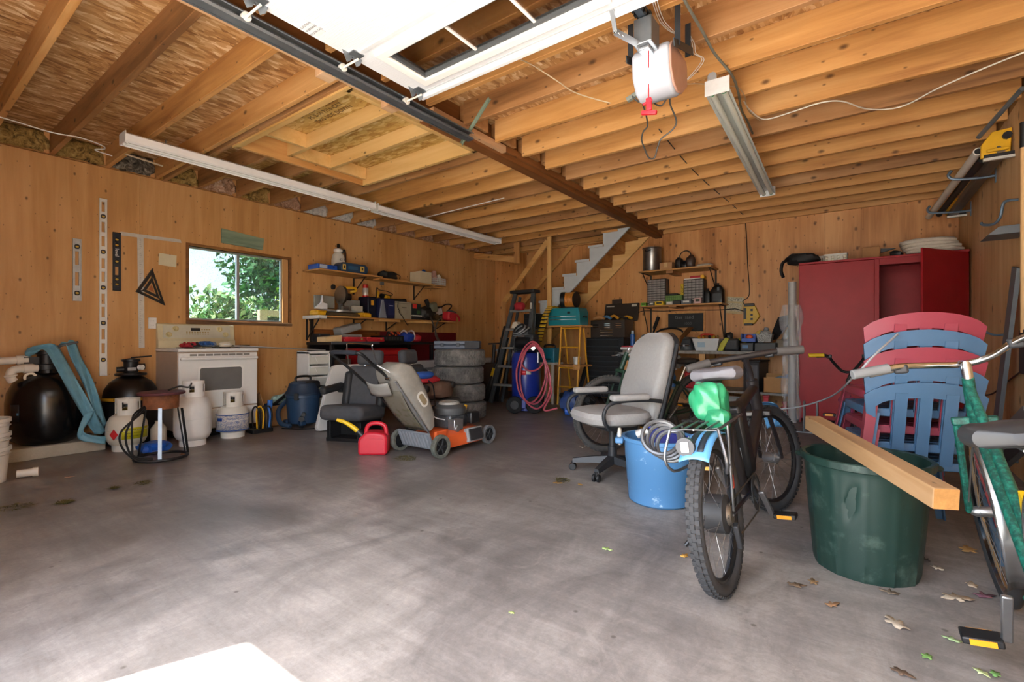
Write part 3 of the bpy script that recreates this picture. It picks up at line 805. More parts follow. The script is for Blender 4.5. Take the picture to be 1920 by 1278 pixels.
solo('white_rod', B().tube([(0, 0, 0), tuple(at(945, 371, Z=Zj - 0.005) - at(795, 408, Z=Zj - 0.005))], 0.006, 8), WHITE(), 'thin white rod lying across the joists above the tube lights', 'rod', at(795, 408, Z=Zj - 0.005))

# ------------------------------------------------------------------ fluorescent fixtures
def strip_light(label, x, y0, y1, z):
    t = thing('tube_light', label, 'light', (x, y0, z), group='white strip lights in the left bay')
    L = y1 - y0
    pr = [(-0.075, 0.0), (-0.06, -0.012), (-0.045, 0.022), (-0.03, 0.028), (-0.014, 0.006), (0.014, 0.006), (0.03, 0.028), (0.045, 0.022), (0.06, -0.012), (0.075, 0.0), (0.072, 0.055), (0.04, 0.075), (-0.04, 0.075), (-0.072, 0.055)]
    part('channel', B().prism(pr, -L, 0, xf((0, 0, 0), PI / 2, 0, 0)), mat('#eeeeec', 0.35, var=0.03), t, smooth=25)
    for yy in (0.003, L - 0.003):
        part('end_cap', B().cb((0, yy, 0.035), (0.152, 0.008, 0.09)), WHITE(), t, bevel=0.003)
    for sx in (-0.036, 0.036):
        part('tube', B().cyl((sx, 0.02, 0.008), (sx, L - 0.02, 0.008), 0.013, n=10), mat('#eceeea', 0.25, var=0), t)
        for yy in (0.018, L - 0.018): part('socket', B().cb((sx, yy, 0.006), (0.022, 0.018, 0.04)), WHITE(), t, bevel=0.002)
    for yy in (0.3, L - 0.3):
        part('hanger', B().cyl((0, yy, 0.07), (0, yy, ZW - z), 0.004, n=6), STEEL(), t)
    return t
strip_light('long white strip light nearer the plywood window bay', -4.83, 1.26, 3.70, 2.60)['group'] = 'strip lights'
s2 = strip_light('white strip light hanging between the wall shelves and the beam', -4.86, 3.76, 6.22, 2.60); s2['group'] = 'strip lights'
t = thing('shop_light', 'two-tube shop light with greenish tubes under the right-hand joists', 'light', (-0.765, 3.27, 2.60), rz=math.radians(2.0))
L = 2.62
part('reflector', B().prism([(-0.075, 0.0), (-0.055, 0.045), (-0.03, 0.07), (0.03, 0.07), (0.055, 0.045), (0.075, 0.0), (0.072, -0.001), (0.0, 0.05), (-0.072, -0.001)], -L, 0, xf((0, 0, 0), PI / 2, 0, 0)), mat('#cfd3cc', 0.4, var=0.06), t, smooth=25)
part('end_plate', B().cb((0, -0.004, 0.03), (0.15, 0.006, 0.10)), mat('#e3e5e6', 0.4), t, bevel=0.002)
part('end_plate', B().cb((0, L + 0.004, 0.03), (0.15, 0.006, 0.10)), mat('#e3e5e6', 0.4), t, bevel=0.002)
part('hanging_tab', B().prism(rrect(0.055, 0.10, 0.026, 5, 0, 0.05), -0.001, 0.001, xf((-0.03, -0.004, 0.03), PI / 2, 0, 0)), mat('#c5c9cc', 0.4, 0.5), t)
for sx in (-0.036, 0.036):
    tb = part('tube', B().cyl((sx, 0.03, 0.004), (sx, L - 0.03, 0.004), 0.0185, n=14), mat('#d7dcd2', 0.3, var=0.02), t)
    for yy in (0.012, L - 0.03): part('green_ring', B().cyl((sx, yy, 0.004), (sx, yy + 0.018, 0.004), 0.0195, n=14), mat('#2f8a5c', 0.4), tb)
    part('socket', B().cyl((sx, -0.004, 0.004), (sx, 0.014, 0.004), 0.021, n=14), WHITE(), tb)
for yy in (0.25, L - 0.25): part('hanger', B().cyl((0, yy, 0.068), (0, yy, 0.122), 0.004, n=6), STEEL(), t)
# ------------------------------------------------------------------ things hung on the left wall
def LW(px0, py0, px1, py1, X=XL):
    a, c = at(px0, (py0 + py1) / 2, X=X), at(px1, (py0 + py1) / 2, X=X)
    z1, z0 = at((px0 + px1) / 2, py0, X=X).z, at((px0 + px1) / 2, py1, X=X).z
    return a.y, c.y, z0, z1
def slab_holes(b, w, h, holes, x0, x1):
    """upright bar w wide (y), h tall (z) with rectangular slots [(zc, hw, hh)] in local coordinates"""
    zs = sorted(holes)
    cur = 0.0
    for zc, hw, hh in zs:
        b.box(x0, x1, -w / 2, w / 2, cur, zc - hh / 2)
        b.box(x0, x1, -w / 2, -hw / 2, zc - hh / 2, zc + hh / 2); b.box(x0, x1, hw / 2, w / 2, zc - hh / 2, zc + hh / 2)
        cur = zc + hh / 2
    b.box(x0, x1, -w / 2, w / 2, cur, h)
    return b
def level(name, label, y, z0, z1, w, frame_m, slots, vials, vial_m, rim_m, cap_m):
    t = thing(name, label, 'spirit level', (XL + 0.002, y, z0))
    h = z1 - z0
    hol = [(s, w * 0.48, hh) for s, hh in slots] + [(v, w * 0.50, w * 0.75) for v in vials]
    part('frame', slab_holes(B(), w, h, hol, 0.004, 0.018), frame_m, t, smooth=0)
    part('rail', B().box(0, 0.024, -w / 2 - 0.002, -w / 2 + 0.007, 0, h), frame_m, t, bevel=0.001, smooth=0)
    part('rail', B().box(0, 0.024, w / 2 - 0.007, w / 2 + 0.002, 0, h), frame_m, t, bevel=0.001, smooth=0)
    for z in (0.006, h - 0.006): part('end_cap', B().cb((0.012, 0, z), (0.025, w + 0.006, 0.012)), cap_m, t, bevel=0.002)
    for v in vials:
        q = part('vial_housing', B().frame(rrect(w * 0.66, w * 0.72, w * 0.24, 4), rrect(w * 0.44, w * 0.42, w * 0.18, 4), -0.011, 0.011, xf((0.012, 0, v), PI / 2, 0, PI / 2)), rim_m, t)
        part('vial', B().cyl((0.012, -w * 0.26, v), (0.012, w * 0.26, v), w * 0.14, n=10), vial_m, q)
    return t
SILV = mat('#b9bec2', 0.4, 0.3, var=0.12, scale=20)
VY = mat('#d8b24a', 0.3)
y0, y1, z0, z1 = LW(137, 448, 150, 564)
level('spirit_level', 'short scuffed silver spirit level on the plywood wall', (y0 + y1) / 2, z0, z1, 0.058, SILV, [(0.21, 0.13), (0.41, 0.13)], [0.075, 0.52], VY, BLACK(), SILV)
y0, y1, z0, z1 = LW(186, 373, 199, 704)
h = z1 - z0
level('spirit_level', 'tall white spirit level with five vials hung upright on the wall', (y0 + y1) / 2, z0, z1, 0.056, mat('#e6e6e2', 0.4, 0.1, var=0.05), [(h * f, 0.10) for f in (0.155, 0.235, 0.36, 0.435, 0.56, 0.635, 0.76, 0.84, 0.955)], [h * f for f in (0.09, 0.298, 0.498, 0.70, 0.90)], VY, DKGREY(), WHITE())
y0, y1, z0, z1 = LW(211, 436, 225, 545)
lv = level('spirit_level', 'black spirit level with silver rails and amber vials on the wall', (y0 + y1) / 2, z0, z1, 0.060, mat('#1d2733', 0.4), [(0.20, 0.085)], [0.065, 0.115, 0.295, 0.46, 0.515], VY, BLACK(), BLACK())
text_part('logo', 'level', WHITE(), lv, (0.0195, 0, 0.385), rot(PI / 2, PI / 2, PI / 2), 0.045)
# aluminium straightedges hung as a T
ALU = mat('#cfcdc6', 0.5, 0.3, var=0.08, scale=25)
pts = [at(225, 434, X=XL), at(338, 449, X=XL), at(340, 455, X=XL), at(226, 441, X=XL)]
b = B().prism([(p.y - pts[0].y, p.z - pts[0].z) for p in pts], 0.001, 0.006, Matrix(((0, 0, 1, 0), (1, 0, 0, 0), (0, 1, 0, 0), (0, 0, 0, 1))))
solo('straightedge', b, ALU, 'short cream straightedge nailed crosswise above the long ruler', 'ruler', (XL, pts[0].y, pts[0].z), smooth=0)
pts = [at(257, 444, X=XL), at(269, 445, X=XL), at(271, 652, X=XL), at(260, 652, X=XL)]
rl = thing('long_ruler', 'long worn aluminium ruler hanging beside the triangle square', 'ruler', (XL, pts[3].y, pts[3].z))
part('blade', B().prism([(p.y - pts[3].y, p.z - pts[3].z) for p in pts], 0.001, 0.005, Matrix(((0, 0, 1, 0), (1, 0, 0, 0), (0, 1, 0, 0), (0, 0, 0, 1)))), ALU, rl, smooth=0)
hz = (pts[0].z - pts[3].z)
tick = B()
for i in range(60):
    yy = 0.006; zz = 0.02 + (hz - 0.04) * i / 59; L_ = 0.012 if i % 5 else 0.022
    tick.box(0.005, 0.0056, yy, yy + L_, zz, zz + 0.002)
o = part('graduations', tick, mat('#6a675f', 0.8), rl, smooth=0); o['kind'] = 'stuff'
# rafter square
T = [at(285, 504, X=XL), at(254, 547, X=XL), at(309, 573, X=XL)]
c = (T[0] + T[1] + T[2]) / 3
def tri(s, d=(0, 0)): return [((p.y - c.y) * s + d[0], (p.z - c.z) * s + d[1]) for p in T]
YZl = Matrix(((0, 0, 1, 0), (1, 0, 0, 0), (0, 1, 0, 0), (0, 0, 0, 1)))
sq = thing('rafter_square', 'black triangular rafter square with orange cut-outs hanging by the ruler', 'square', (XL + 0.010, c.y, c.z))
SQB = mat('#211c1a', 0.5, var=0.25, scale=30)
part('outer_blade', B().frame(tri(1.0), tri(0.74), 0.0, 0.008, YZl), SQB, sq, smooth=0)
part('inner_blade', B().frame(tri(0.60), tri(0.34), 0.0, 0.008, YZl), SQB, sq, smooth=0)
part('core', B().prism(tri(0.20), 0.0, 0.007, YZl), mat('#b0673a', 0.6), sq, smooth=0)
for i in range(3):
    p = T[i]; v = ((p.y - c.y), (p.z - c.z))
    part('web', B().bar((0.004, v[0] * 0.55, v[1] * 0.55), (0.004, v[0] * 0.8, v[1] * 0.8), 0.012, 0.008, (1, 0, 0)), SQB, sq, smooth=0)
fe = [(T[1].y - c.y, T[1].z - c.z), (T[0].y - c.y, T[0].z - c.z)]
part('fence', B().bar((0.012, *fe[0]), (0.012, *fe[1]), 0.008, 0.03, (1, 0, 0)), SQB, sq, smooth=0)
# note card, outlet, green board
P4 = [at(298, 474, X=XL), at(331, 479, X=XL), at(330, 501, X=XL), at(297, 496, X=XL)]
nc = thing('note_card', 'blank cream note card pinned between ruler and window', 'card', (XL + 0.002, P4[3].y, P4[3].z))
part('card', B().prism([(p.y - P4[3].y, p.z - P4[3].z) for p in P4], 0, 0.002, YZl), mat('#d9d2b4', 0.8, var=0.04), nc, smooth=0)
part('pin', B().sph((0.004, 0.105, 0.125), 0.004, 8, 6), BLACK(), nc)
y0, y1, z0, z1 = LW(277, 595, 294, 616)
ol = thing('wall_outlet', 'white double wall outlet between long ruler and stove', 'outlet', (XL, (y0 + y1) / 2, (z0 + z1) / 2))
part('cover_plate', B().box(0, 0.006, -0.037, 0.037, -0.058, 0.058), WHITE(), ol, bevel=0.002)
for s in (-1, 1):
    q = part('socket', B().prism(rrect(0.036, 0.03, 0.010, 4, 0, s * 0.024), 0.006, 0.008, YZl), WHITE(), ol)
    for dy in (-0.007, 0.007): part('slot', B().cb((0.0082, dy, s * 0.024), (0.001, 0.003, 0.009)), BLACK(), q, smooth=0)
P4 = [at(414, 428, X=XL), at(494, 448, X=XL), at(491, 469, X=XL), at(414, 455, X=XL)]
GB = wood('green_board', '#9aa98c', '#7f957f', '#5b6f60', 'y', 1.4, 0.5, 0.7)
solo('painted_board', B().prism([(p.y - P4[3].y, p.z - P4[3].z) for p in P4], 0.001, 0.022, YZl), GB, 'weathered green board nailed to the wall above the window', 'board', (XL, P4[3].y, P4[3].z), bevel=0.003, smooth=0)

# ------------------------------------------------------------------ shelves on the left wall
IRON = mat('#3d3630', 0.55, 0.4, var=0.25)
def bracket(t, y, z, dep, drop, m=IRON, x0=XL):
    """steel angle bracket under a shelf, local to t"""
    q = part('bracket', B().box(0.0, 0.006, y - 0.014, y + 0.014, z - drop, z).box(0.0, dep, y - 0.014, y + 0.014, z - 0.006, z), m, t, smooth=0)
    part('strut', B().bar((0.004, y, z - drop + 0.02), (dep - 0.03, y, z - 0.008), 0.012, 0.012), m, q, smooth=0)
us = thing('tool_shelf', 'upper plywood shelf on iron brackets above the mitre saw', 'shelf', (XL, 3.54, 1.925))
part('board', B().box(0.001, 0.40, 0, 1.02, 0, 0.020), SHELFW, us, bevel=0.002, smooth=0)
part('board', B().box(0.001, 0.30, 1.025, 2.44, 0, 0.020), SHELFW, us, bevel=0.002, smooth=0)
part('board', B().box(0.22, 0.40, 0.98, 2.10, -0.022, -0.002), SHELFW, us, bevel=0.002, smooth=0)
for y in (0.80, 1.98): bracket(us, y, -0.001, 0.30, 0.24)
part('cleat', B().box(0.001, 0.22, 2.20, 2.46, -0.022, -0.002), SHELFW, us, smooth=0)
ms = thing('tool_shelf', 'middle plywood shelf crowded with power tools', 'shelf', (XL, 3.54, 1.315))
part('board', B().box(0.001, 0.40, 0.0, 2.60, 0, 0.020), SHELFW, ms, bevel=0.002, smooth=0)
part('white_end_trim', B().box(0.02, 0.415, -0.012, 0.10, -0.022, 0.020), mat('#d8d4cc', 0.6, var=0.1, scale=30), ms, bevel=0.003, smooth=0)
for y in (0.06, 0.80, 1.40, 2.42): bracket(ms, y, -0.0225 if y < 0.1 else -0.001, 0.32, 0.29 if y < 0.1 else 0.16, mat('#2f2a27', 0.6, 0.3))
part('cleat', B().box(0.28, 0.395, 0.95, 1.35, -0.03, -0.001), SHELFW, ms, smooth=0)
part('cleat', B().box(0.30, 0.395, 1.55, 2.05, -0.03, -0.001), NEWLUM, ms, smooth=0)
solo('wall_switch_box', B().box(0, 0.03, -0.03, 0.03, -0.035, 0.035), mat('#6f7070', 0.5), 'small grey wall box under the upper shelf', 'switch box', at(715, 530, X=XL), bevel=0.003)
solo('shelf_post', B().box(0, 0.035, -0.02, 0.02, 0, 0.315).box(0.0, 0.018, -0.03, 0.03, 0.29, 0.315), mat('#241f1c', 0.6), 'dark steel post standing under the left end of the middle shelf', 'post', (XL + 0.001, 3.66, 0.985), smooth=0)
# -- upper shelf contents
Z1 = 1.946
bx = thing('blue_case', 'flat bright blue plastic case at the bare end of the upper shelf', 'case', (-5.86, 3.69, Z1))
part('body', B().cb((0, 0, 0.033), (0.22, 0.30, 0.066)), mat('#1f55b8', 0.4), bx, bevel=0.008)
part('label', B().cb((0.1105, -0.06, 0.036), (0.001, 0.11, 0.045)), mat('#b8c6d8', 0.5), bx, smooth=0)
part('latch', B().cb((0.113, 0.09, 0.04), (0.008, 0.03, 0.03)), mat('#1a4595', 0.4), bx, bevel=0.002)
sp = thing('pump_sprayer', 'white pump sprayer with a black handle on the upper shelf', 'sprayer', (-6.005, 4.02, Z1))
part('tank', B().lathe([(0.085, 0), (0.092, 0.02), (0.092, 0.20), (0.075, 0.27), (0.045, 0.30), (0.045, 0.31)], n=24), mat('#d9d6cc', 0.45), sp)
part('collar', B().lathe([(0.055, 0.305), (0.062, 0.315), (0.062, 0.345), (0.035, 0.36)], n=20), WHITE(), sp)
part('pump_knob', B().lathe([(0.014, 0.355), (0.014, 0.375), (0.022, 0.38), (0.022, 0.415), (0.014, 0.425)], n=14), BLACK(), sp)
part('wand', B().tube([(0.03, 0.085, 0.02), (0.03, 0.095, 0.2), (0.03, 0.09, 0.33), (0.03, 0.07, 0.345), (0.02, 0.06, 0.30)], 0.010, 8, k=3), BLACK(), sp)
text_part('label_print', '62 K', mat('#28324a', 0.6), sp, (0.094, 0.005, 0.19), FACE_POS_X, 0.05)
text_part('label_print', 'SPRAY', mat('#4a6a90', 0.6), sp, (0.094, 0.005, 0.13), FACE_POS_X, 0.035)
dc = thing('drill_case', 'navy tool case with yellow patches on the upper shelf', 'tool case', (-5.82, 4.10, Z1))
NAVY = mat('#22405e', 0.45)
part('body', B().prism(rrect(0.44, 0.13, 0.05, 5, 0, 0.065), -0.09, 0.09, Matrix(((0, 0, 1, 0), (1, 0, 0, 0), (0, 1, 0, 0), (0, 0, 0, 1)))), NAVY, dc, bevel=0.01)
for y in (-0.17, 0.12):
    q = part('yellow_patch', B().cb((0.092, y, 0.065), (0.006, 0.07 if y > 0 else 0.05, 0.075)), mat('#d6b45a', 0.5), dc, bevel=0.004)
    part('emblem', B().cb((0.096, y, 0.065), (0.002, 0.025, 0.035)), mat('#3a2c1a', 0.5), q, bevel=0.003)
part('handle_recess', B().cb((0.091, -0.03, 0.065), (0.004, 0.16, 0.05)), mat('#30597c', 0.5), dc, bevel=0.002)
gl = thing('black_pouch', 'crumpled black tool pouch on the upper shelf', 'pouch', (-5.93, 4.83, Z1))
rnd = random.Random(4)
def lumpy(dx, dy, dz, seed, amp=0.14, n=18, m=12, zb=True):
    r = random.Random(seed); ph = [r.uniform(0, 6.28) for _ in range(8)]
    b = B().sph((0, 0, 0), 1.0, n, m)
    out = []
    for v in b.v:
        v = Vector(v)
        w = 1 + amp * (math.sin(3 * v.x + ph[0]) * math.cos(4 * v.y + ph[1]) + 0.7 * math.sin(6 * v.z + 5 * v.x + ph[2]) + 0.5 * math.sin(9 * v.y + 7 * v.x + ph[3]))
        p = Vector((math.copysign(abs(v.x) ** 0.75, v.x) * dx / 2, math.copysign(abs(v.y) ** 0.75, v.y) * dy / 2, math.copysign(abs(v.z) ** 0.8, v.z) * dz / 2)) * w
        if zb: p.z = max(p.z, -dz / 2 * 0.92)
        out.append((p.x, p.y, p.z + dz / 2 * 0.92))
    b.v = out
    return b
part('bag', lumpy(0.16, 0.30, 0.13, 3), mat('#1c2020', 0.7), gl)
part('strap', B().tube([(0.07, 0.10, 0.09), (0.10, 0.16, 0.07), (0.08, 0.17, 0.02)], 0.010, 6, k=4, flat=(1, 0.4)), BLACK(), gl)
solo('beige_carton', B().cb((0, 0, 0.095), (0.24, 0.26, 0.19)), mat('#cfc3a3', 0.6, var=0.06), 'plain beige carton on the upper shelf beside the wire basket', 'carton', (-5.93, 5.52, Z1), bevel=0.004)
bc = thing('blue_cap_bottle', 'bottle with a round blue cap behind the beige carton', 'bottle', (-6.04, 5.688, Z1))
part('bottle', B().lathe([(0.03, 0), (0.03, 0.17), (0.014, 0.20), (0.014, 0.215)], n=16), WHITE(), bc)
part('cap', B().sph((0, 0, 0.235), 0.033, 14, 10), mat('#1c4fae', 0.35), bc)
bk = thing('wire_basket', 'white lattice basket holding plastic bags on the upper shelf', 'basket', (-5.93, 5.86, Z1))
wm = mat('#d5d7d6', 0.45)
b = B(); W, L_, Hh = 0.22, 0.26, 0.115
for z in (0.004, 0.04, 0.076, Hh): b.tube([(-W / 2, -L_ / 2, z), (W / 2, -L_ / 2, z), (W / 2, L_ / 2, z), (-W / 2, L_ / 2, z)], 0.005, 5, closed=True)
for i in range(11):
    y = -L_ / 2 + L_ * i / 10
    for x in (-W / 2, W / 2): b.cyl((x, y, 0), (x, y, Hh), 0.0045, n=5)
for i in range(9):
    x = -W / 2 + W * i / 8
    for y in (-L_ / 2, L_ / 2): b.cyl((x, y, 0), (x, y, Hh), 0.0045, n=5)
o = part('lattice', b, wm, bk); o['kind'] = 'stuff'
part('floor_panel', B().box(-W / 2, W / 2, -L_ / 2, L_ / 2, 0, 0.004), wm, bk, smooth=0)
solo('pink_bag', lumpy(0.13, 0.15, 0.25, 11, 0.10), mat('#b98f80', 0.35, var=0.2, scale=20), 'crinkled pinkish plastic bag bulging out of the basket', 'bag', (-5.945, 5.815, Z1 + 0.006))
solo('white_bag', lumpy(0.10, 0.09, 0.20, 12, 0.10), mat('#d8cdbf', 0.35, var=0.15, scale=20), 'small crinkled whitish bag in the basket', 'bag', (-5.93, 5.935, Z1 + 0.006))

# -- middle shelf contents
Z2 = 1.336
YEL = mat('#e0ab1e', 0.45)
sw = thing('mitre_saw', 'grey and yellow mitre saw with upright blade guard on the shelf', 'mitre saw', (-5.84, 3.93, Z2))
G1 = mat('#8d8f89', 0.45, 0.2)
part('turntable', B().cyl((0, 0, 0.055), (0, 0, 0.085), 0.15, n=28).cb((0, 0.02, 0.072), (0.20, 0.62, 0.022)), mat('#a3a6a5', 0.4, 0.5), sw, bevel=0.003)
for y in (-0.36, 0.36):
    part('foot', B().cb((0.05, y, 0.027), (0.20, 0.12, 0.054)).cb((0.05, y * 0.96, 0.05), (0.14, 0.16, 0.03)), YEL, sw, bevel=0.012)
part('base_bar', B().cb((0.0, 0, 0.03), (0.10, 0.62, 0.04)), mat('#5b4a32', 0.6), sw, bevel=0.004)
part('fence', B().cb((-0.05, -0.20, 0.19), (0.03, 0.30, 0.17)), G1, sw, bevel=0.006)
part('fence', B().cb((-0.05, 0.23, 0.17), (0.03, 0.26, 0.15)), G1, sw, bevel=0.006)
part('sawdust_bag', B().prism([(-0.40, 0.085), (-0.22, 0.085), (-0.22, 0.16), (-0.28, 0.17), (-0.29, 0.27), (-0.31, 0.17), (-0.38, 0.11)], -0.02, 0.02, Matrix(((0, 0, 1, 0.04), (1, 0, 0, 0), (0, 1, 0, 0), (0, 0, 0, 1)))), mat('#dcdde0', 0.5), sw, bevel=0.006)
hd = part('blade_guard', B().cyl((-0.01, 0.02, 0.30), (-0.01, 0.055, 0.30), 0.125, n=28), mat('#4c4740', 0.4, 0.4), sw)
part('blade', B().cyl((-0.01, 0.012, 0.295), (-0.01, 0.016, 0.295), 0.130, n=40), mat('#8e8d88', 0.3, 0.9), hd)
part('motor', B().cyl((-0.06, 0.06, 0.28), (-0.06, 0.20, 0.28), 0.055, n=18), BLACK(), sw)
part('handle', B().tube([(0.02, 0.06, 0.40), (0.05, 0.14, 0.405), (0.06, 0.21, 0.40), (0.05, 0.225, 0.37), (0.0, 0.17, 0.35)], 0.019, 10, k=4), YEL, sw)
part('arm', B().bar((-0.04, 0.03, 0.09), (-0.03, 0.04, 0.27), 0.06, 0.05, (0, 1, 0)), mat('#5f615e', 0.5, 0.3), sw, bevel=0.008)
part('knob', B().cyl((-0.02, -0.10, 0.40), (-0.02, -0.07, 0.40), 0.035, n=16), BLACK(), sw)
part('clamp', B().cyl((0.10, -0.03, 0.11), (0.10, 0.06, 0.11), 0.03, n=14), STEEL(), sw)
solo('small_carton', B().cb((0, 0, 0.035), (0.06, 0.15, 0.07)), mat('#b5b3a6', 0.6), 'small grey carton lying on the mitre saw table', 'carton', (-5.78, 4.17, Z2 + 0.085), bevel=0.003)
bb = thing('battery_box', 'dark navy battery box with a yellow sticker behind the red can', 'box', (-5.93, 4.455, Z2))
part('box', B().cb((0, 0, 0.155), (0.24, 0.15, 0.31)), mat('#161a2c', 0.45), bb, bevel=0.012)
part('sticker', B().cb((0.1215, 0.0, 0.22), (0.001, 0.05, 0.07)), mat('#dd9c2b', 0.5), bb, smooth=0)
cn = thing('red_can', 'red and white spray can standing on the navy battery box', 'can', (-5.97, 4.455, Z2 + 0.311))
part('body', B().lathe([(0.040, 0), (0.042, 0.005), (0.042, 0.13), (0.030, 0.15)], n=18), mat('#cfcac2', 0.35, 0.3), cn)
part('cap', B().lathe([(0.040, 0.135), (0.040, 0.185), (0.030, 0.19)], n=18), mat('#c8281f', 0.4), cn)
part('red_base', B().cyl((0, 0, 0.001), (0, 0, 0.025), 0.045, n=18), mat('#c8281f', 0.4), cn)
nv = thing('tool_bag', 'navy tool bag box with a pale wedge-shaped nozzle and cord', 'tool box', (-5.86, 4.66, Z2))
part('body', B().cb((0, 0.02, 0.15), (0.26, 0.28, 0.30)), mat('#1b2147', 0.5), nv, bevel=0.03, seg=3)
part('side_pocket', B().cb((0.132, 0.08, 0.14), (0.012, 0.11, 0.17)), mat('#232b58', 0.5), nv, bevel=0.004)
part('nozzle', B().prism([(-0.16, 0.0), (-0.02, 0.0), (-0.075, 0.27), (-0.105, 0.27)], 0.128, 0.150, Matrix(((0, 0, 1, 0), (1, 0, 0, 0), (0, 1, 0, 0), (0, 0, 0, 1)))), mat('#7d828e', 0.5), nv, bevel=0.006)
part('logo', B().cb((0.139, 0.07, 0.19), (0.002, 0.07, 0.012)), mat('#c9cbd6', 0.5), nv, smooth=0)
cr = thing('corded_drill', 'yellow and black corded drill with looped cable on the navy box', 'drill', (-5.90, 4.70, Z2 + 0.302))
part('body', B().cyl((0, -0.02, 0.045), (0, 0.15, 0.04), 0.035, 0.028, n=14), BLACK(), cr)
part('grip', B().cb((0.02, 0.08, 0.03), (0.05, 0.11, 0.05), 0, 0, 0.3), YEL, cr, bevel=0.012)
part('trigger_horn', B().cb((-0.02, -0.06, 0.06), (0.03, 0.03, 0.10)), YEL, cr, bevel=0.008)
part('cord', B().tube([(0, 0.15, 0.04), (0.03, 0.18, 0.08), (0, 0.10, 0.12), (-0.02, -0.02, 0.13), (-0.02, -0.08, 0.16), (0, -0.10, 0.06), (0.03, -0.12, 0.008)], 0.006, 6, k=5), BLACK(), cr)
cable('drill_cable', [(-5.72, 4.86, Z2 + 0.25), (-5.705, 4.84, Z2 + 0.18), (-5.715, 4.88, Z2 + 0.12), (-5.70, 4.86, Z2 + 0.10), (-5.69, 4.93, Z2 + 0.02), (-5.685, 5.02, Z2 - 0.10)], 0.005, BLACK(), 'thin black cable dangling over the middle shelf edge')
gp = thing('grey_drawer_box', 'blank grey panel box standing on the middle shelf', 'box', (-5.87, 5.005, Z2))
part('box', B().cb((0, 0, 0.135), (0.20, 0.33, 0.27)), mat('#a39b86', 0.6), gp, bevel=0.004)
part('handle_slot', B().cb((0.101, 0.02, 0.18), (0.002, 0.09, 0.012)), mat('#5d574a', 0.6), gp, smooth=0)
part('lid_line', B().cb((0.101, 0.0, 0.245), (0.002, 0.33, 0.004)), mat('#5d574a', 0.6), gp, smooth=0)
st = thing('stacked_boxes', 'dark parts boxes with a red square label on the shelf', 'box', (-5.86, 5.27, Z2))
part('lower_box', B().cb((0, 0.02, 0.03), (0.20, 0.24, 0.05)), mat('#26282a', 0.6), st, bevel=0.004)
part('white_tray', B().cb((0.02, 0.0, 0.065), (0.20, 0.20, 0.02)), mat('#cfcabd', 0.6), st, bevel=0.003)
ub = part('upper_box', B().cb((0, 0.0, 0.165), (0.18, 0.20, 0.18)), mat('#1e2a2b', 0.5), st, bevel=0.004)
part('red_label', B().cb((0.091, -0.03, 0.215), (0.002, 0.085, 0.07)), mat('#d5352c', 0.5), ub, smooth=0)
part('green_print', B().cb((0.091, 0.05, 0.12), (0.002, 0.07, 0.06)), mat('#3b5d3b', 0.6, var=0.4, scale=40), ub, smooth=0)
promote(st, '', 'parts_box', ('flat dark parts box under the white tray', 'thin white tray between the dark parts boxes', 'dark parts box with a red square label on the shelf'), 'box', drop=True)
gr = thing('angle_grinder', 'black angle grinder lying on top of the grey panel box', 'grinder', (-5.90, 5.02, Z2 + 0.271))
part('body', B().tube([(0, -0.14, 0.03), (0, -0.05, 0.028), (0.0, 0.05, 0.028), (0, 0.14, 0.034)], [0.018, 0.022, 0.026, 0.03], 10, k=4), BLACK(), gr)
part('guard', B().cyl((0, 0.09, 0.004), (0, 0.09, 0.02), 0.065, n=20), mat('#3a3a3a', 0.4, 0.5), gr)
bp = thing('string_trimmer', 'black brush cutter engine with bent handles lying on the shelf', 'trimmer', (-5.86, 5.58, Z2))
part('engine', lumpy(0.22, 0.26, 0.24, 21, 0.16), mat('#1f2120', 0.55), bp)
part('shroud', B().cb((0.06, 0.10, 0.22), (0.10, 0.13, 0.17), 0.4, 0.2, 0), mat('#6f705c', 0.5), bp, bevel=0.03, seg=3)
part('pull_handle', B().cb((0.02, 0.0, 0.29), (0.06, 0.06, 0.13), 0.5, 0, 0), BLACK(), bp, bevel=0.015)
part('clutch', B().cyl((0.09, 0.10, 0.06), (0.15, 0.10, 0.06), 0.05, n=18), mat('#6b5a40', 0.4, 0.6), bp)
part('shaft', B().cyl((0.165, -0.20, 0.02), (0.12, 0.0, 0.05), 0.018, n=10), mat('#2a2a2a', 0.4, 0.5), bp)
HB = mat('#77716c', 0.35, 0.6)
for nm, pth in (('a', [(807, 594), (812, 606), (820, 630), (830, 652)]), ('b', [(829, 594), (820, 604), (816, 625), (822, 640)])):
    part('handle_tube', B().tube([at(px, py, X=-5.66) - bp.location for px, py in pth], 0.011, 8, k=5), HB, bp)
cs = thing('chainsaw', 'black and white chainsaw with a big front hand guard on the shelf', 'chainsaw', (-5.995, 5.90, Z2))
part('engine', B().cb((0, 0.0, 0.16), (0.16, 0.26, 0.16), 0.25, 0, 0), mat('#222426', 0.5), cs, bevel=0.025, seg=3)
part('side_cover', B().cb((0.085, 0.02, 0.17), (0.02, 0.15, 0.11), 0.25, 0, 0), mat('#c9c9c6', 0.4), cs, bevel=0.008)
part('front_handle', B().tube([(0.05, 0.10, 0.24), (0.06, 0.20, 0.30), (0.05, 0.34, 0.31), (0.04, 0.37, 0.27), (0.03, 0.25, 0.17), (0.04, 0.12, 0.13)], 0.012, 8, k=5), BLACK(), cs)
part('foot', B().cb((0, -0.02, 0.035), (0.15, 0.20, 0.07)), BLACK(), cs, bevel=0.01)
rc = thing('red_chainsaw', 'small red chainsaw overhanging the far end of the shelf', 'chainsaw', (-5.775, 6.06, Z2 + 0.01))
RD = mat('#c7303a', 0.4)
part('engine', B().cb((0, -0.02, 0.075), (0.16, 0.22, 0.15), -0.1, 0, 0), RD, rc, bevel=0.03, seg=3)
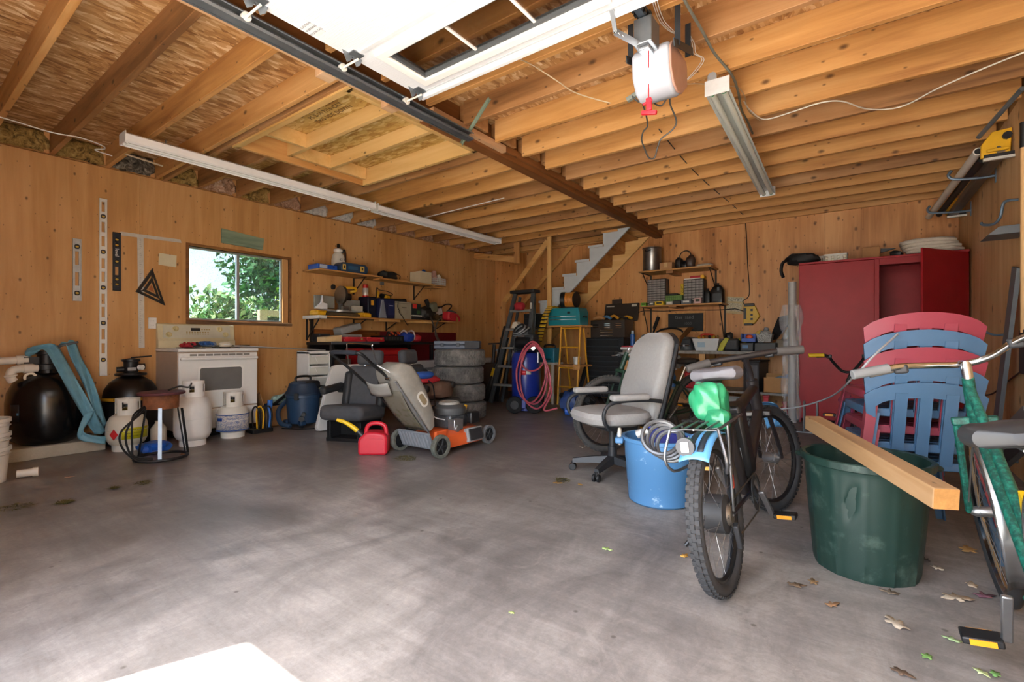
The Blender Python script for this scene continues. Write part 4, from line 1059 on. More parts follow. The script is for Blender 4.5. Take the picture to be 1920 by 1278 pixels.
part('recoil', B().cyl((0.08, -0.05, 0.08), (0.10, -0.05, 0.08), 0.055, n=20), RD, rc, bevel=0.004)
part('top_cover', B().cb((0, 0.03, 0.155), (0.12, 0.13, 0.03), -0.2, 0, 0), mat('#4f5458', 0.5), rc, bevel=0.006)
part('rear_handle', B().tube([(0, 0.08, 0.12), (0, 0.16, 0.11), (0, 0.22, 0.06), (0, 0.235, 0.0)], 0.018, 8, k=4), RD, rc)

# ------------------------------------------------------------------ black bench below with its load
wbn = thing('steel_bench', 'black steel bench against the left wall under the shelves', 'bench', (XL + 0.02, 3.58, 0))
BK = mat('#1a1b1d', 0.4, 0.2)
part('top', B().box(0, 0.58, 0, 1.82, 0.945, 0.985), BK, wbn, bevel=0.004)
part('front_lip', B().box(0.58, 0.595, 0.0, 0.75, 0.955, 0.99), mat('#5c6068', 0.4, 0.3), wbn, bevel=0.003)
for x in (0.03, 0.55):
    for y in (0.03, 1.79): part('leg', B().cb((x, y, 0.47), (0.045, 0.045, 0.945)), BK, wbn, bevel=0.003)
part('back_panel', B().box(0, 0.012, 0.05, 1.77, 0.45, 0.945), BK, wbn, smooth=0)
part('lower_shelf', B().box(0.01, 0.57, 0.02, 1.80, 0.50, 0.53), BK, wbn, smooth=0)
rt_ = thing('red_chest', 'large red metal chest on the shelf of the black bench', 'chest', (-5.76, 4.52, 0.531))
part('body', B().box(-0.22, 0.22, -0.40, 0.40, 0, 0.26), mat('#a5181c', 0.4), rt_, bevel=0.01)
part('lid', B().prism([(-0.22, 0.265), (0.225, 0.265), (0.215, 0.33), (0.16, 0.365), (-0.22, 0.365)], -0.41, 0.41, Matrix(((1, 0, 0, 0), (0, 0, 1, 0), (0, 1, 0, 0), (0, 0, 0, 1)))), mat('#b81d20', 0.4), rt_, bevel=0.012)
for y in (-0.2, 0.2): part('hasp', B().cb((0.225, y, 0.25), (0.01, 0.03, 0.05)), STEEL(), rt_, bevel=0.002)
solo('brown_crate', B().cb((0, 0, 0.11), (0.3, 0.30, 0.22)), mat('#4a3d34', 0.7), 'dark brown box on the bench shelf left of the red chest', 'box', (-5.80, 3.83, 0.531), bevel=0.004)
bd = wood('brown_plank', '#b06e34', '#8d4f20', '#4f2a12', 'y', 1.2, 0.6, 0.5)
solo('leaning_plank', B().box(0, 0.02, 0, 1.10, 0, 0.54), bd, 'stained brown board standing behind the black bench', 'board', (XL + 0.002, 3.70, 0.62), smooth=0)
solo('dark_red_panel', B().box(0, 0.018, 0, 1.75, 0, 0.55), mat('#6e1219', 0.45, var=0.12), 'dark red panel standing on end behind the bench clutter', 'panel', (XL + 0.002, 4.78, 0.60), smooth=0)
Z3 = 0.986
solo('wood_block', B().prism([(-0.12, 0), (0.12, 0), (0.12, 0.09), (-0.06, 0.07), (-0.12, 0.06)], -0.10, 0.10, Matrix(((0, 0, 1, 0), (1, 0, 0, 0), (0, 1, 0, 0), (0, 0, 0, 1)))), mat('#d9b988', 0.6), 'pale wood block on the bench beside the red cases', 'block', (-5.70, 3.685, Z3), bevel=0.003)
solo('black_box', B().cb((0, 0, 0.055), (0.18, 0.16, 0.11)), mat('#25282c', 0.5), 'small black box on the near end of the bench', 'box', (-5.96, 3.73, Z3), bevel=0.006)
for i, (y, w) in enumerate(((3.98, 0.34), (4.32, 0.30))):
    c_ = thing('socket_case', ('flat red socket case on the bench next to the wood block', 'flat red socket case on the bench under the grey hinged box')[i], 'tool case', (-5.66, y, Z3), group='red socket cases')
    part('shell', B().cb((0, 0, 0.02), (0.22, w, 0.038)), mat('#c22733', 0.4), c_, bevel=0.008)
    part('lid', B().cb((0, 0, 0.052), (0.215, w - 0.006, 0.024)), mat('#cf3440', 0.4), c_, bevel=0.006)
    part('latch', B().cb((0.112, w * 0.3, 0.038), (0.006, 0.03, 0.03)), mat('#b9a45a', 0.4, 0.4), c_, bevel=0.002)
hb = thing('hinged_case', 'grey plastic case standing half open on the bench', 'case', (-5.875, 4.09, Z3))
GC = mat('#9c9d9a', 0.5)
part('lower_shell', B().cb((0, 0, 0.053), (0.20, 0.34, 0.105)), GC, hb, bevel=0.016)
part('upper_shell', B().cb((0.0, -0.01, 0.185), (0.20, 0.34, 0.095), math.radians(14), 0, 0), GC, hb, bevel=0.016)
part('tray_mark', B().cb((0.101, 0.03, 0.05), (0.003, 0.20, 0.05)), mat('#6b6c69', 0.5), hb, smooth=0)
tbg = thing('tool_tote', 'open black tool tote with orange-handled pliers on the bench', 'tool tote', (-5.75, 4.68, Z3))
part('tote', B().box(-0.12, 0.12, -0.21, 0.21, 0, 0.006).box(-0.12, -0.11, -0.21, 0.21, 0, 0.09).box(0.11, 0.12, -0.21, 0.21, 0, 0.09).box(-0.12, 0.12, -0.21, -0.2, 0, 0.09).box(-0.12, 0.12, 0.2, 0.21, 0, 0.09), mat('#1b1c1d', 0.6), tbg, smooth=0)
b = B()
for j in range(7): b.cb((0.123, -0.17 + 0.055 * j, 0.045), (0.008, 0.03, 0.05))
part('pockets', b, mat('#34383b', 0.6), tbg, bevel=0.002)['kind'] = 'stuff'
for j in range(4):
    y = -0.03 + 0.06 * j
    part('plier_handle', B().tube([(0.02 * (-1) ** j, y, 0.02), (0.02, y + 0.01, 0.12), (0.04, y + 0.025, 0.145), (0.07, y + 0.03, 0.11)], 0.012, 6, k=4), mat('#d4552c', 0.45) if j % 2 else BLACK(), tbg)
promote(tbg, 'plier_handle', 'pliers', ['black-handled pliers in the open tool tote', 'orange-handled pliers in the open tool tote'] * 2, 'pliers', 'pliers in the tool tote')
rb = thing('striped_bag', 'blue and red nylon bundle with white straps on the bench', 'bag', (-5.74, 5.04, Z3))
part('blue_bag', lumpy(0.22, 0.24, 0.155, 31, 0.06), mat('#2444a8', 0.6), rb)
for y in (-0.05, 0.10): part('stripe', B().torus((0, 0, 0), 0.080, 0.013, 20, 6, xf((0.0, y, 0.094), PI / 2, 0, 0)), mat('#d9c9c0', 0.6), rb)
solo('red_bundle', lumpy(0.20, 0.16, 0.12, 32, 0.06), mat('#b51f2c', 0.6), 'red nylon bundle beside the blue striped bag', 'bundle', (-5.74, 5.225, Z3))
# ------------------------------------------------------------------ stove
WH = mat('#e3e3e0', 0.3, var=0.03)
CRM = mat('#d8cda9', 0.4, var=0.06)
sv = thing('kitchen_stove', 'white electric kitchen stove with cream control panel under the window', 'stove', (-5.48, 1.875, 0))
sv.scale = (0.92, 1.017, 1)
SW = 0.76
part('body', B().box(-0.66, -0.025, 0.0, SW, 0.08, 0.885), mat('#b8a594', 0.4, var=0.05), sv, bevel=0.004)
part('kick_base', B().box(-0.62, -0.06, 0.03, SW - 0.03, 0.0, 0.08), BLACK(), sv, smooth=0)
part('cooktop', B().box(-0.66, 0.012, -0.004, SW + 0.004, 0.886, 0.918), WH, sv, bevel=0.008)
dr = part('oven_door', B().box(-0.024, 0.0, 0.004, SW - 0.004, 0.30, 0.872), WH, sv, bevel=0.008)
Wf = Matrix(((0, 0, 1, 0), (1, 0, 0, 0), (0, 1, 0, 0), (0, 0, 0, 1)))
part('window_rim', B().frame(rrect(0.44, 0.27, 0.03, 4, 0.39, 0.60), rrect(0.40, 0.235, 0.02, 4, 0.39, 0.60), 0.0, 0.005, Wf), WHITE(), dr)
part('window_glass', B().prism(rrect(0.405, 0.24, 0.02, 4, 0.39, 0.60), 0.0, 0.002, Wf), mat('#6f6f6d', 0.25, var=0.05), dr)
part('handle', B().box(0.0, 0.045, 0.01, SW - 0.01, 0.800, 0.830), WH, dr, bevel=0.012, seg=3)
for i in range(8):
    y = 0.10 + 0.073 * i
    part('vent_slot', B().box(0.0, 0.0025, y, y + 0.062, 0.842, 0.862), mat('#7d7c78', 0.5), dr, smooth=0)
part('storage_drawer', B().box(-0.024, 0.0, 0.004, SW - 0.004, 0.085, 0.288), WH, sv, bevel=0.008)
bgp = [(-0.66, 0.918), (-0.585, 0.918), (-0.585, 1.0), (-0.60, 1.015), (-0.625, 1.175), (-0.64, 1.185), (-0.66, 1.185)]
bg_ = part('control_panel', B().prism(bgp, 0.0, SW, Matrix(((1, 0, 0, 0), (0, 0, 1, 0), (0, 1, 0, 0), (0, 0, 0, 1)))), CRM, sv, bevel=0.006)
tl_ = math.atan2(0.025, 0.18)
pm = lambda y, z: xf((-0.60 - 0.025 * (z - 1.015) / 0.18 + 0.001, y, z), 0, PI / 2 - tl_, 0)
part('panel_face', B().box(-0.07, 0.07, -0.33, 0.33, -0.002, 0.002, pm(0.38, 1.10)), mat('#cdc9b6', 0.35, var=0.05), bg_, smooth=0)
for y, z in ((0.10, 1.065), (0.165, 1.13), (0.60, 1.13), (0.66, 1.07)):
    k_ = part('knob', B().lathe([(0.030, 0), (0.030, 0.006), (0.022, 0.010), (0.020, 0.026), (0.0, 0.028)], n=18, M=pm(y, z)), mat('#cfc08c', 0.4), bg_)
    part('knob_grip', B().box(-0.022, 0.022, -0.005, 0.005, 0.024, 0.036, pm(y, z)), mat('#d8cb9c', 0.4), k_, bevel=0.003)
part('display', B().box(-0.016, 0.016, -0.045, 0.045, 0.001, 0.004, pm(0.355, 1.125)), BLACK(), bg_, smooth=0)
b = B()
for i in range(9):
    for j in range(2): b.box(-0.005, 0.005, -0.007, 0.007, 0.001, 0.0035, pm(0.27 + 0.026 * i, 1.095 - 0.022 * j))
for i in range(4): b.box(-0.005, 0.005, -0.007, 0.007, 0.001, 0.0035, pm(0.42 + 0.024 * i, 1.125))
part('buttons', b, mat('#a58f56', 0.5), bg_, smooth=0)['kind'] = 'stuff'
for x, y, r in ((-0.17, 0.2, 0.09), (-0.17, 0.56, 0.075), (-0.45, 0.2, 0.075), (-0.45, 0.56, 0.09)):
    part('burner_coil', B().torus((x, y, 0.922), r, 0.006, 24, 6).torus((x, y, 0.922), r * 0.6, 0.006, 20, 6), DKGREY(), sv)
Zs = 0.931
# things left on the cooktop
gl_ = thing('work_gloves', 'pile of blue and black work gloves on the stove top', 'gloves', (-5.58, 2.06, Zs))
for i, (dx, dy, c_, s) in enumerate(((0, 0, '#23262b', 41), (0.03, 0.08, '#2c5797', 42), (-0.05, 0.14, '#7a8796', 43), (0.02, -0.08, '#a32430', 44))):
    q = lumpy(0.10, 0.12, 0.045, s, 0.10); q.v = [(v[0] + dx, v[1] + dy, v[2] + 0.02 * (i == 1)) for v in q.v]
    gv_ = part('glove', q, mat(c_, 0.7), gl_)
    for f in range(3): part('finger', B().tube([(dx, dy + 0.02 * f - 0.02, 0.03), (dx + 0.05, dy + 0.04 * f - 0.04, 0.045), (dx + 0.07, dy + 0.05 * f - 0.05, 0.025)], 0.012, 7, k=3), mat(c_, 0.7), gv_)
promote(gl_, 'glove', 'work_glove', ('black work glove on the stove top', 'bright blue work glove on the stove top', 'grey-blue work glove on the stove top', 'red work glove on the stove top'), 'glove', 'gloves on the stove', drop=True)
wc = thing('work_light', 'round cream lamp head lying on the stove top', 'lamp', (-5.53, 2.33, Zs))
part('head', lumpy(0.09, 0.12, 0.055, 45, 0.03), mat('#d9cdb6', 0.5), wc)
part('rim', B().torus((0.03, 0, 0.03), 0.03, 0.006, 16, 6), WHITE(), wc)
solo('squeegee', B().bar((0, 0, 0.012), (-0.02, 0.36, 0.012), 0.05, 0.012), BLACK(), 'long flat black squeegee lying on the stove top', 'squeegee', (-5.63, 2.27, Zs), smooth=0)
solo('steel_bar', B().bar((0, 0, 0.008), (0.03, 0.34, 0.008), 0.04, 0.012), mat('#8f9396', 0.4, 0.6), 'flat steel bar lying across the stove top', 'bar', (-5.74, 2.30, Zs), smooth=0)
solo('pole', B().tube([(0, 0, 0), (-0.20, 1.22, -0.062)], 0.009, 8), mat('#b9b5ad', 0.35, 0.5), 'long thin grey pole reaching from the stove to the plastic drawers', 'pole', (-5.53, 2.42, 0.940))

# ------------------------------------------------------------------ pool filters on the concrete pad
solo('concrete_pad', B().box(0, 0.50, 0, 1.60, 0, 0.105), mat('#b3ab9a', 0.85, var=0.12, scale=7, bump=0.3), 'low pale concrete pad along the left wall', 'pad', (XL + 0.002, -0.26, 0), bevel=0.008)
f1 = thing('pool_filter', 'big black sand filter tank with white pipes on the concrete pad', 'pool filter', (-5.82, 0.985, 0.106))
TB = mat('#0f1011', 0.22, var=0.3, scale=6)
part('tank', B().lathe([(0.0, 0.0), (0.17, 0.0), (0.225, 0.04), (0.25, 0.10), (0.262, 0.22), (0.262, 0.36), (0.25, 0.45), (0.215, 0.53), (0.16, 0.585), (0.10, 0.61), (0.09, 0.65), (0.0, 0.655)], n=40), TB, f1)
part('label_patch', B().sheet(lambda u, v: (0.2635 * math.cos(-1.15 + 0.30 * u), 0.2635 * math.sin(-1.15 + 0.30 * u), 0.22 + 0.14 * v), 6, 2), mat('#1c1d1f', 0.55), f1, solid=0.001)
part('scuff', B().sheet(lambda u, v: (0.2642 * math.cos(-0.93 + 0.06 * u), 0.2642 * math.sin(-0.93 + 0.06 * u), 0.27 + 0.02 * v), 3, 1), mat('#6da2c4', 0.6), f1, solid=0.001)
part('valve', B().lathe([(0.10, 0.64), (0.10, 0.68), (0.065, 0.69), (0.065, 0.77), (0.08, 0.775), (0.08, 0.80), (0.03, 0.815)], n=24).cb((0, -0.10, 0.72), (0.07, 0.10, 0.06)), BLACK(), f1)
part('valve_handle', B().bar((0.0, 0.0, 0.82), (0.05, 0.20, 0.88), 0.03, 0.02), BLACK(), f1, bevel=0.004)
PVC = mat('#dcd5c9', 0.4, var=0.08)
part('pipe', B().tube([(0.0, -0.10, 0.725), (0.0, -0.20, 0.725), (0.0, -0.60, 0.70)], 0.032, 14), PVC, f1)
part('coupling', B().cyl((0, -0.12, 0.725), (0, -0.19, 0.724), 0.040, n=16), PVC, f1)
part('elbow_pipe', B().tube([(0.07, -0.07, 0.655), (0.08, -0.16, 0.655), (0.085, -0.225, 0.64), (0.09, -0.235, 0.58), (0.09, -0.22, 0.55)], 0.032, 14, k=4), PVC, f1)
part('coupling', B().cyl((0.075, -0.10, 0.655), (0.08, -0.16, 0.655), 0.040, n=16), PVC, f1)
part('elbow_ring', B().torus((0, 0, 0), 0.032, 0.010, 20, 8, xf((0.09, -0.235, 0.60), 0.2, 0.1, 0)), PVC, f1)
part('union_ring', B().torus((0, 0, 0), 0.034, 0.010, 20, 8, xf((0.10, -0.12, 0.58), 0.3, 1.2, 0)), PVC, f1)
# flat blue backwash hose thrown over the tank
BH = mat('#6ca0b4', 0.5, var=0.12, scale=14)
def ribbon(b, pts, w, wd, k=6, fold=0.012, seed=1):
    """flat hose: centre path, width along a turning vector"""
    P = smooth_path(pts, k); W = smooth_path(wd, k)
    n = len(P)
    def fn(u, v):
        i = min(int(u * (n - 1) + 0.5), n - 1)
        t = (v - 0.5)
        q = P[i] + W[i].normalized() * (t * w)
        nrm = W[i].cross(P[min(i + 1, n - 1)] - P[max(i - 1, 0)])
        if nrm.length > 1e-6: nrm.normalize()
        return tuple(q + nrm * fold * math.sin(7 * v + 3 * u * n / 10 + seed))
    return b.sheet(fn, n - 1, 6)
def hp(px, py, X): return at(px, py, X=X)
hz_ = thing('flat_hose', 'light blue flat hose draped over the black filter tank', 'hose', hp(92, 655, -5.75))
o_ = hz_.location
A1 = [hp(48, 662, -5.80) - o_, hp(70, 655, -5.76) - o_, hp(95, 653, -5.72) - o_, hp(118, 688, -5.60) - o_, hp(140, 728, -5.53) - o_, hp(162, 768, -5.52) - o_, hp(178, 795, -5.54) - o_, hp(190, 812, -5.57) - o_]
W1 = [Vector((0.1, 0.1, 1)), Vector((0.2, 0.4, 1)), Vector((0, 1, 0.5)), Vector((0, 1, 0.45)), Vector((0, 1, 0.5)), Vector((0, 1, 0.6)), Vector((0, 1, 0.3)), Vector((0, 1, 0.2))]
part('hose_run', ribbon(B(), A1, 0.085, W1, fold=0.016), BH, hz_, solid=0.006)
A2 = [hp(108, 650, -5.82) - o_, hp(130, 642, -5.80) - o_, hp(142, 668, -5.72) - o_, hp(158, 700, -5.66) - o_, hp(172, 735, -5.62) - o_, hp(184, 770, -5.60) - o_, hp(193, 800, -5.60) - o_]
W2 = [Vector((0.2, 0.6, 1)), Vector((0.2, 1, 0.2)), Vector((0, 1, 0.35)), Vector((0, 1, 0.4)), Vector((0, 1, 0.4)), Vector((0, 1, 0.4)), Vector((0, 1, 0.4))]
part('hose_run', ribbon(B(), A2, 0.07, W2, seed=3, fold=0.016), BH, hz_, solid=0.006)
A3 = [hp(168, 772, -5.50) - o_, hp(158, 795, -5.48) - o_, hp(152, 815, -5.50) - o_, hp(172, 822, -5.47) - o_, hp(198, 825, -5.47) - o_]
W3 = [Vector((0, 1, 0.3)), Vector((0, 1, 0.5)), Vector((0, 0.5, 1)), Vector((0, -0.2, 1)), Vector((0, 0.0, 1))]
part('hose_run', ribbon(B(), A3, 0.07, W3, seed=5, fold=0.006), BH, hz_, solid=0.006)
f2 = thing('pool_filter', 'black sand filter with yellow band tucked beside the stove', 'pool filter', (-5.865, 1.60, 0))
part('tank', B().lathe([(0.0, 0.0), (0.20, 0.0), (0.225, 0.04), (0.225, 0.44), (0.21, 0.52), (0.17, 0.59), (0.11, 0.635), (0.07, 0.65), (0.0, 0.655)], n=36), mat('#16120f', 0.35, var=0.5, scale=7), f2)
part('yellow_band', B().lathe([(0.2262, 0.42), (0.2285, 0.422), (0.2285, 0.448), (0.2262, 0.45)], n=36), mat('#b98a22', 0.5), f2)
part('skirt', B().lathe([(0.232, 0.0), (0.232, 0.40), (0.2255, 0.405)], n=36), mat('#141414', 0.4), f2)
part('flange', B().lathe([(0.08, 0.65), (0.125, 0.655), (0.13, 0.665), (0.125, 0.678), (0.06, 0.685)], n=28), BLACK(), f2)
part('valve', B().lathe([(0.055, 0.68), (0.06, 0.70), (0.06, 0.79), (0.075, 0.795), (0.075, 0.815), (0.02, 0.825)], n=22).cyl((0.0, 0.0, 0.74), (0.02, 0.11, 0.74), 0.03, n=12).cyl((0, 0, 0.72), (-0.02, -0.11, 0.715), 0.026, n=12), BLACK(), f2)
part('sight_cap', B().cyl((0.06, 0.05, 0.735), (0.09, 0.07, 0.735), 0.026, n=14), WHITE(), f2)
part('valve_label', B().cb((0.066, -0.01, 0.72), (0.004, 0.07, 0.03)), mat('#a9adb0', 0.4, 0.3), f2, smooth=0)
part('handle', B().bar((0, 0.0, 0.83), (0.10, 0.14, 0.845), 0.022, 0.014), BLACK(), f2, bevel=0.003)
text_part('band_print', 'MAX 50 PSI', BLACK(), f2, (0.1895, -0.1275, 0.435), rot(PI / 2, 0, PI / 2 - 0.592), 0.026)

# ------------------------------------------------------------------ propane bottles and burner
def propane(label, pos, h, m, collar_m):
    t = thing('propane_tank', label, 'propane tank', (pos[0], pos[1], 0), rz=math.radians(-60))
    r = 0.155; top = h - 0.13
    part('shell', B().lathe([(0.0, 0.035), (0.08, 0.04), (0.13, 0.065), (0.152, 0.11), (r, 0.15), (r, top - 0.13), (0.150, top - 0.09), (0.125, top - 0.035), (0.08, top - 0.005), (0.0, top)], n=32), m, t)
    part('weld_seam', B().torus((0, 0, (top + 0.04) / 2), r, 0.003, 36, 6), m, t)
    part('foot_ring', B().lathe([(0.105, 0.0), (0.11, 0.0), (0.112, 0.055), (0.107, 0.055)], n=28), collar_m, t)
    b = B(); n = 30
    for i in range(n):
        a0, a1 = 2 * PI * i / n, 2 * PI * (i + 1) / n
        if 24 <= i <= 29: continue
        def cp(a, rr, z): return (rr * math.cos(a), rr * math.sin(a), z)
        z0, z1 = top - 0.03, h
        segs = [(z0, z1)] if i % 6 not in (2, 3) else [(z0, z0 + 0.06), (z1 - 0.028, z1)]
        for za, zb in segs:
            vs = [cp(a0, 0.098, za), cp(a1, 0.098, za), cp(a1, 0.098, zb), cp(a0, 0.098, zb), cp(a0, 0.093, za), cp(a1, 0.093, za), cp(a1, 0.093, zb), cp(a0, 0.093, zb)]
            b.add(vs, [(0, 1, 2, 3), (4, 7, 6, 5), (0, 4, 5, 1), (3, 2, 6, 7), (0, 3, 7, 4), (1, 5, 6, 2)])
    part('collar', b, collar_m, t)
    part('valve', B().cyl((0, 0, top - 0.01), (0, 0, top + 0.05), 0.018, n=12).cyl((-0.05, 0, top + 0.035), (0.05, 0, top + 0.035), 0.013, n=10), mat('#8f7a44', 0.35, 0.8), t)
    part('valve_knob', B().cyl((0, 0, top + 0.055), (0, 0, top + 0.075), 0.03, n=12), BLACK(), t)
    return t
PWH = mat('#dfdcd2', 0.35, var=0.06)
p1 = propane('cream propane bottle with a yellow label and red diamond', (-5.46, 1.46), 0.47, mat('#dcd5c4', 0.35, var=0.05), PWH)
def wrap(t, r, a0, a1, z0, z1, m, name='label'):
    return part(name, B().sheet(lambda u, v: (r * math.cos(a0 + (a1 - a0) * u), r * math.sin(a0 + (a1 - a0) * u), z0 + (z1 - z0) * v), 14, 1), m, t, solid=0.0012)
# camera side of the bottle lies around world angle -15 deg -> local +45 deg
ca = math.radians(-15 + 60)
wrap(p1, 0.1562, ca - 0.25, ca + 1.25, 0.115, 0.215, mat('#c9c21f', 0.5, var=0.06))
wrap(p1, 0.1562, ca - 0.75, ca - 0.26, 0.12, 0.205, mat('#dcdcd8', 0.5))
dia = part('red_diamond', B().prism([(0, -0.05), (0.036, 0), (0, 0.05), (-0.036, 0)], 0, 0.0015, xf((0.1575 * math.cos(ca - 0.62), 0.1575 * math.sin(ca - 0.62), 0.162), PI / 2, 0, ca - 0.62 + PI / 2)), mat('#d02c33', 0.5), p1, smooth=0)
for k, s_ in enumerate(('PROPANE 20 LB', 'DANGER FLAMMABLE', 'USE OUTDOORS ONLY')):
    text_part('label_print', s_, mat('#4d4a12', 0.6), p1, (0.1585 * math.cos(ca + 0.35), 0.1585 * math.sin(ca + 0.35), 0.195 - 0.027 * k), rot(PI / 2, 0, ca + 0.35 + PI / 2), 0.014)
p2 = propane('tall plain white propane bottle between burner and stove', (-5.20, 1.90), 0.61, mat('#dedddA'.lower(), 0.35, var=0.05), WHITE())
p3 = propane('white propane bottle with a blue printed label before the stove', (-5.31, 2.31), 0.465, mat('#d9d6cc', 0.35, var=0.05), PWH)
def speck(name, base, inkc, sc):
    m = bpy.data.materials.new(name); n, l, p = nodes_of(m)
    tc = n.new('ShaderNodeTexCoord'); z = n.new('ShaderNodeTexNoise'); z.inputs['Scale'].default_value = sc; z.inputs['Detail'].default_value = 3
    mp = n.new('ShaderNodeMapping'); mp.inputs['Scale'].default_value = (1, 1, 2.2); l.new(tc.outputs['Object'], mp.inputs['Vector']); l.new(mp.outputs[0], z.inputs['Vector'])
    r = ramp(n, [(0.50, rgb(base)), (0.56, rgb(inkc))]); l.new(z.outputs[0], r.inputs[0]); l.new(r.outputs[0], p.inputs['Base Color']); p.inputs['Roughness'].default_value = 0.5
    return m
ca3 = math.radians(-23 + 60)
wrap(p3, 0.1562, ca3 - 1.3, ca3 + 1.3, 0.075, 0.245, speck('blue_label', '#c3beb8', '#8a93ad', 55))
for z in (0.078, 0.238): wrap(p3, 0.1572, ca3 - 1.35, ca3 + 1.35, z, z + 0.010, mat('#31589c', 0.5), 'stripe')
wrap(p3, 0.1572, ca3 - 1.05, ca3 - 0.65, 0.18, 0.215, mat('#2c4f9c', 0.5), 'logo')
for k, s_ in enumerate(('PROPANE', 'CYLINDER', 'EXCHANGE')):
    text_part('label_print', s_, mat('#4a5a86', 0.6), p3, (0.159 * math.cos(ca3), 0.159 * math.sin(ca3), 0.205 - 0.04 * k), rot(PI / 2, 0, ca3 + PI / 2), 0.026)
bs = thing('burner_stand', 'rusty cast iron burner on a spindly metal leg stand', 'burner', (-4.79, 1.515, 0))
RUST = mat('#7b4a2c', 0.75, 0.2, var=0.4, scale=14, bump=0.3)
RUSTP = mat('#5d3236', 0.6, 0.3, var=0.35, scale=16, bump=0.3)
part('top_plate', B().lathe([(0.06, 0.545), (0.165, 0.545), (0.17, 0.552), (0.17, 0.565), (0.158, 0.570), (0.06, 0.562)], n=32), RUSTP, bs)
part('drum', B().lathe([(0.10, 0.425), (0.125, 0.43), (0.128, 0.545), (0.10, 0.55)], n=28), RUST, bs)
part('jet', B().cyl((0, 0, 0.44), (0, 0, 0.535), 0.03, n=12), BLACK(), bs)
part('base_ring', B().torus((0, 0, 0.02), 0.185, 0.012, 36, 8), BLACK(), bs)
part('leg', B().bar((0.155, -0.06, 0.005), (0.115, -0.045, 0.44), 0.026, 0.006, (1, -0.4, 0)), mat('#8f9aa6', 0.4, 0.5), bs)
part('leg', B().bar((-0.02, 0.185, 0.01), (-0.01, 0.12, 0.44), 0.022, 0.006, (0, 1, 0)), BLACK(), bs)
part('leg', B().bar((-0.14, -0.12, 0.01), (-0.09, -0.08, 0.44), 0.022, 0.006, (1, 1, 0)), BLACK(), bs)
part('spreader', B().bar((0.05, 0.18, 0.03), (0.06, 0.13, 0.42), 0.014, 0.014), BLACK(), bs)
for j in range(3):
    part('gas_hose', B().tube([(0.02, -0.10 - 0.01 * j, 0.46), (0.07, -0.17 - 0.02 * j, 0.40), (0.10, -0.23 - 0.035 * (2 - j), 0.28), (0.11, -0.23 - 0.03 * (2 - j), 0.15), (0.12, -0.20 - 0.01 * j, 0.04 + 0.02 * j), (0.13, -0.10, 0.02 + 0.01 * j)], 0.0075, 8, k=6), BLACK(), bs)
part('supply_hose', B().tube([(0.0, 0.05, 0.575), (-0.02, 0.14, 0.60), (-0.16, 0.26, 0.575), (-0.36, 0.36, 0.60)], 0.008, 8, k=5), BLACK(), bs)
solo('blue_tarp', lumpy(0.20, 0.22, 0.10, 51, 0.14), mat('#1b57b5', 0.4), 'crumpled blue tarp on the floor behind the burner stand', 'tarp', (-5.13, 1.57, 0.0))
solo('cream_jug', B().lathe([(0.06, 0), (0.065, 0.02), (0.065, 0.16), (0.03, 0.21), (0.03, 0.23)], n=18), mat('#d4c9b6', 0.5), 'cream jug half hidden behind the burner stand', 'jug', (-5.46, 1.705, 0.0))
# buckets at the left edge
bk1 = thing('white_bucket', 'stack of white plastic pails beside the concrete pad', 'bucket', (-4.94, 0.50, 0))
for k in range(3):
    z = 0.10 * k
    q = part('pail', B().lathe([(0.118 + 0.0, z + 0.0), (0.125, z + 0.005), (0.142, z + 0.22), (0.153, z + 0.225), (0.153, z + 0.25), (0.140, z + 0.25), (0.115, z + 0.03)], n=28), mat('#dfdad2', 0.45, var=0.05), bk1)
    part('rim_band', B().torus((0, 0, z + 0.20), 0.144, 0.006, 30, 6), mat('#d2ccc3', 0.45), q)
part('print', B().sheet(lambda u, v: (0.1275 * math.cos(-0.9 + 0.5 * u), 0.1275 * math.sin(-0.9 + 0.5 * u), 0.03 + 0.02 * v), 5, 1), mat('#3571c0', 0.5), bk1.children[0], solid=0.001)
promote(bk1, 'pail', 'plastic_pail', ('white pail with a blue mark, bottom of the nest by the pad', 'middle white pail of the nest by the pad', 'top white pail of the nest by the pad'), 'pail', 'nested white pails', drop=True)
solo('pvc_stub', B().cyl((0, 0, 0.028), (0.02, 0.09, 0.028), 0.028, n=14).cyl((0.018, 0.08, 0.028), (0.025, 0.11, 0.028), 0.034, n=14), PVC, 'short white pipe stub lying by the white pails', 'pipe', (-4.93, 0.675, 0.006))

# ------------------------------------------------------------------ between stove and bench
sv_ = thing('shop_vacuum', 'blue wet-dry shop vacuum with dark lid and carry handle', 'vacuum', (-5.33, 3.10, 0))
BLU = mat('#26405e', 0.45, var=0.12)
part('drum', B().lathe([(0.15, 0.04), (0.165, 0.05), (0.185, 0.34), (0.195, 0.345), (0.195, 0.37), (0.17, 0.375)], n=30), BLU, sv_)
part('lid', B().lathe([(0.192, 0.372), (0.195, 0.39), (0.17, 0.43), (0.15, 0.50), (0.11, 0.525), (0.0, 0.53)], n=30), mat('#22354c', 0.45), sv_)
part('motor_cap', B().cb((0.04, 0.05, 0.48), (0.18, 0.2, 0.10)), BLACK(), sv_, bevel=0.03, seg=3)
part('handle', B().tube([(0, -0.09, 0.51), (0, -0.08, 0.575), (0, 0.08, 0.575), (0, 0.09, 0.51)], 0.014, 8, k=4), BLACK(), sv_)
for a in range(4):
    x, y = 0.17 * math.cos(a * PI / 2 - 0.6), 0.17 * math.sin(a * PI / 2 - 0.6)
    q = part('caster_arm', B().cb((x, y, 0.055), (0.07, 0.07, 0.05), 0, 0, a * PI / 2), BLU, sv_, bevel=0.01)
    part('caster', B().cyl((x * 1.08 - 0.012, y * 1.08, 0.026), (x * 1.08 + 0.012, y * 1.08, 0.026), 0.025, n=12), BLACK(), q)
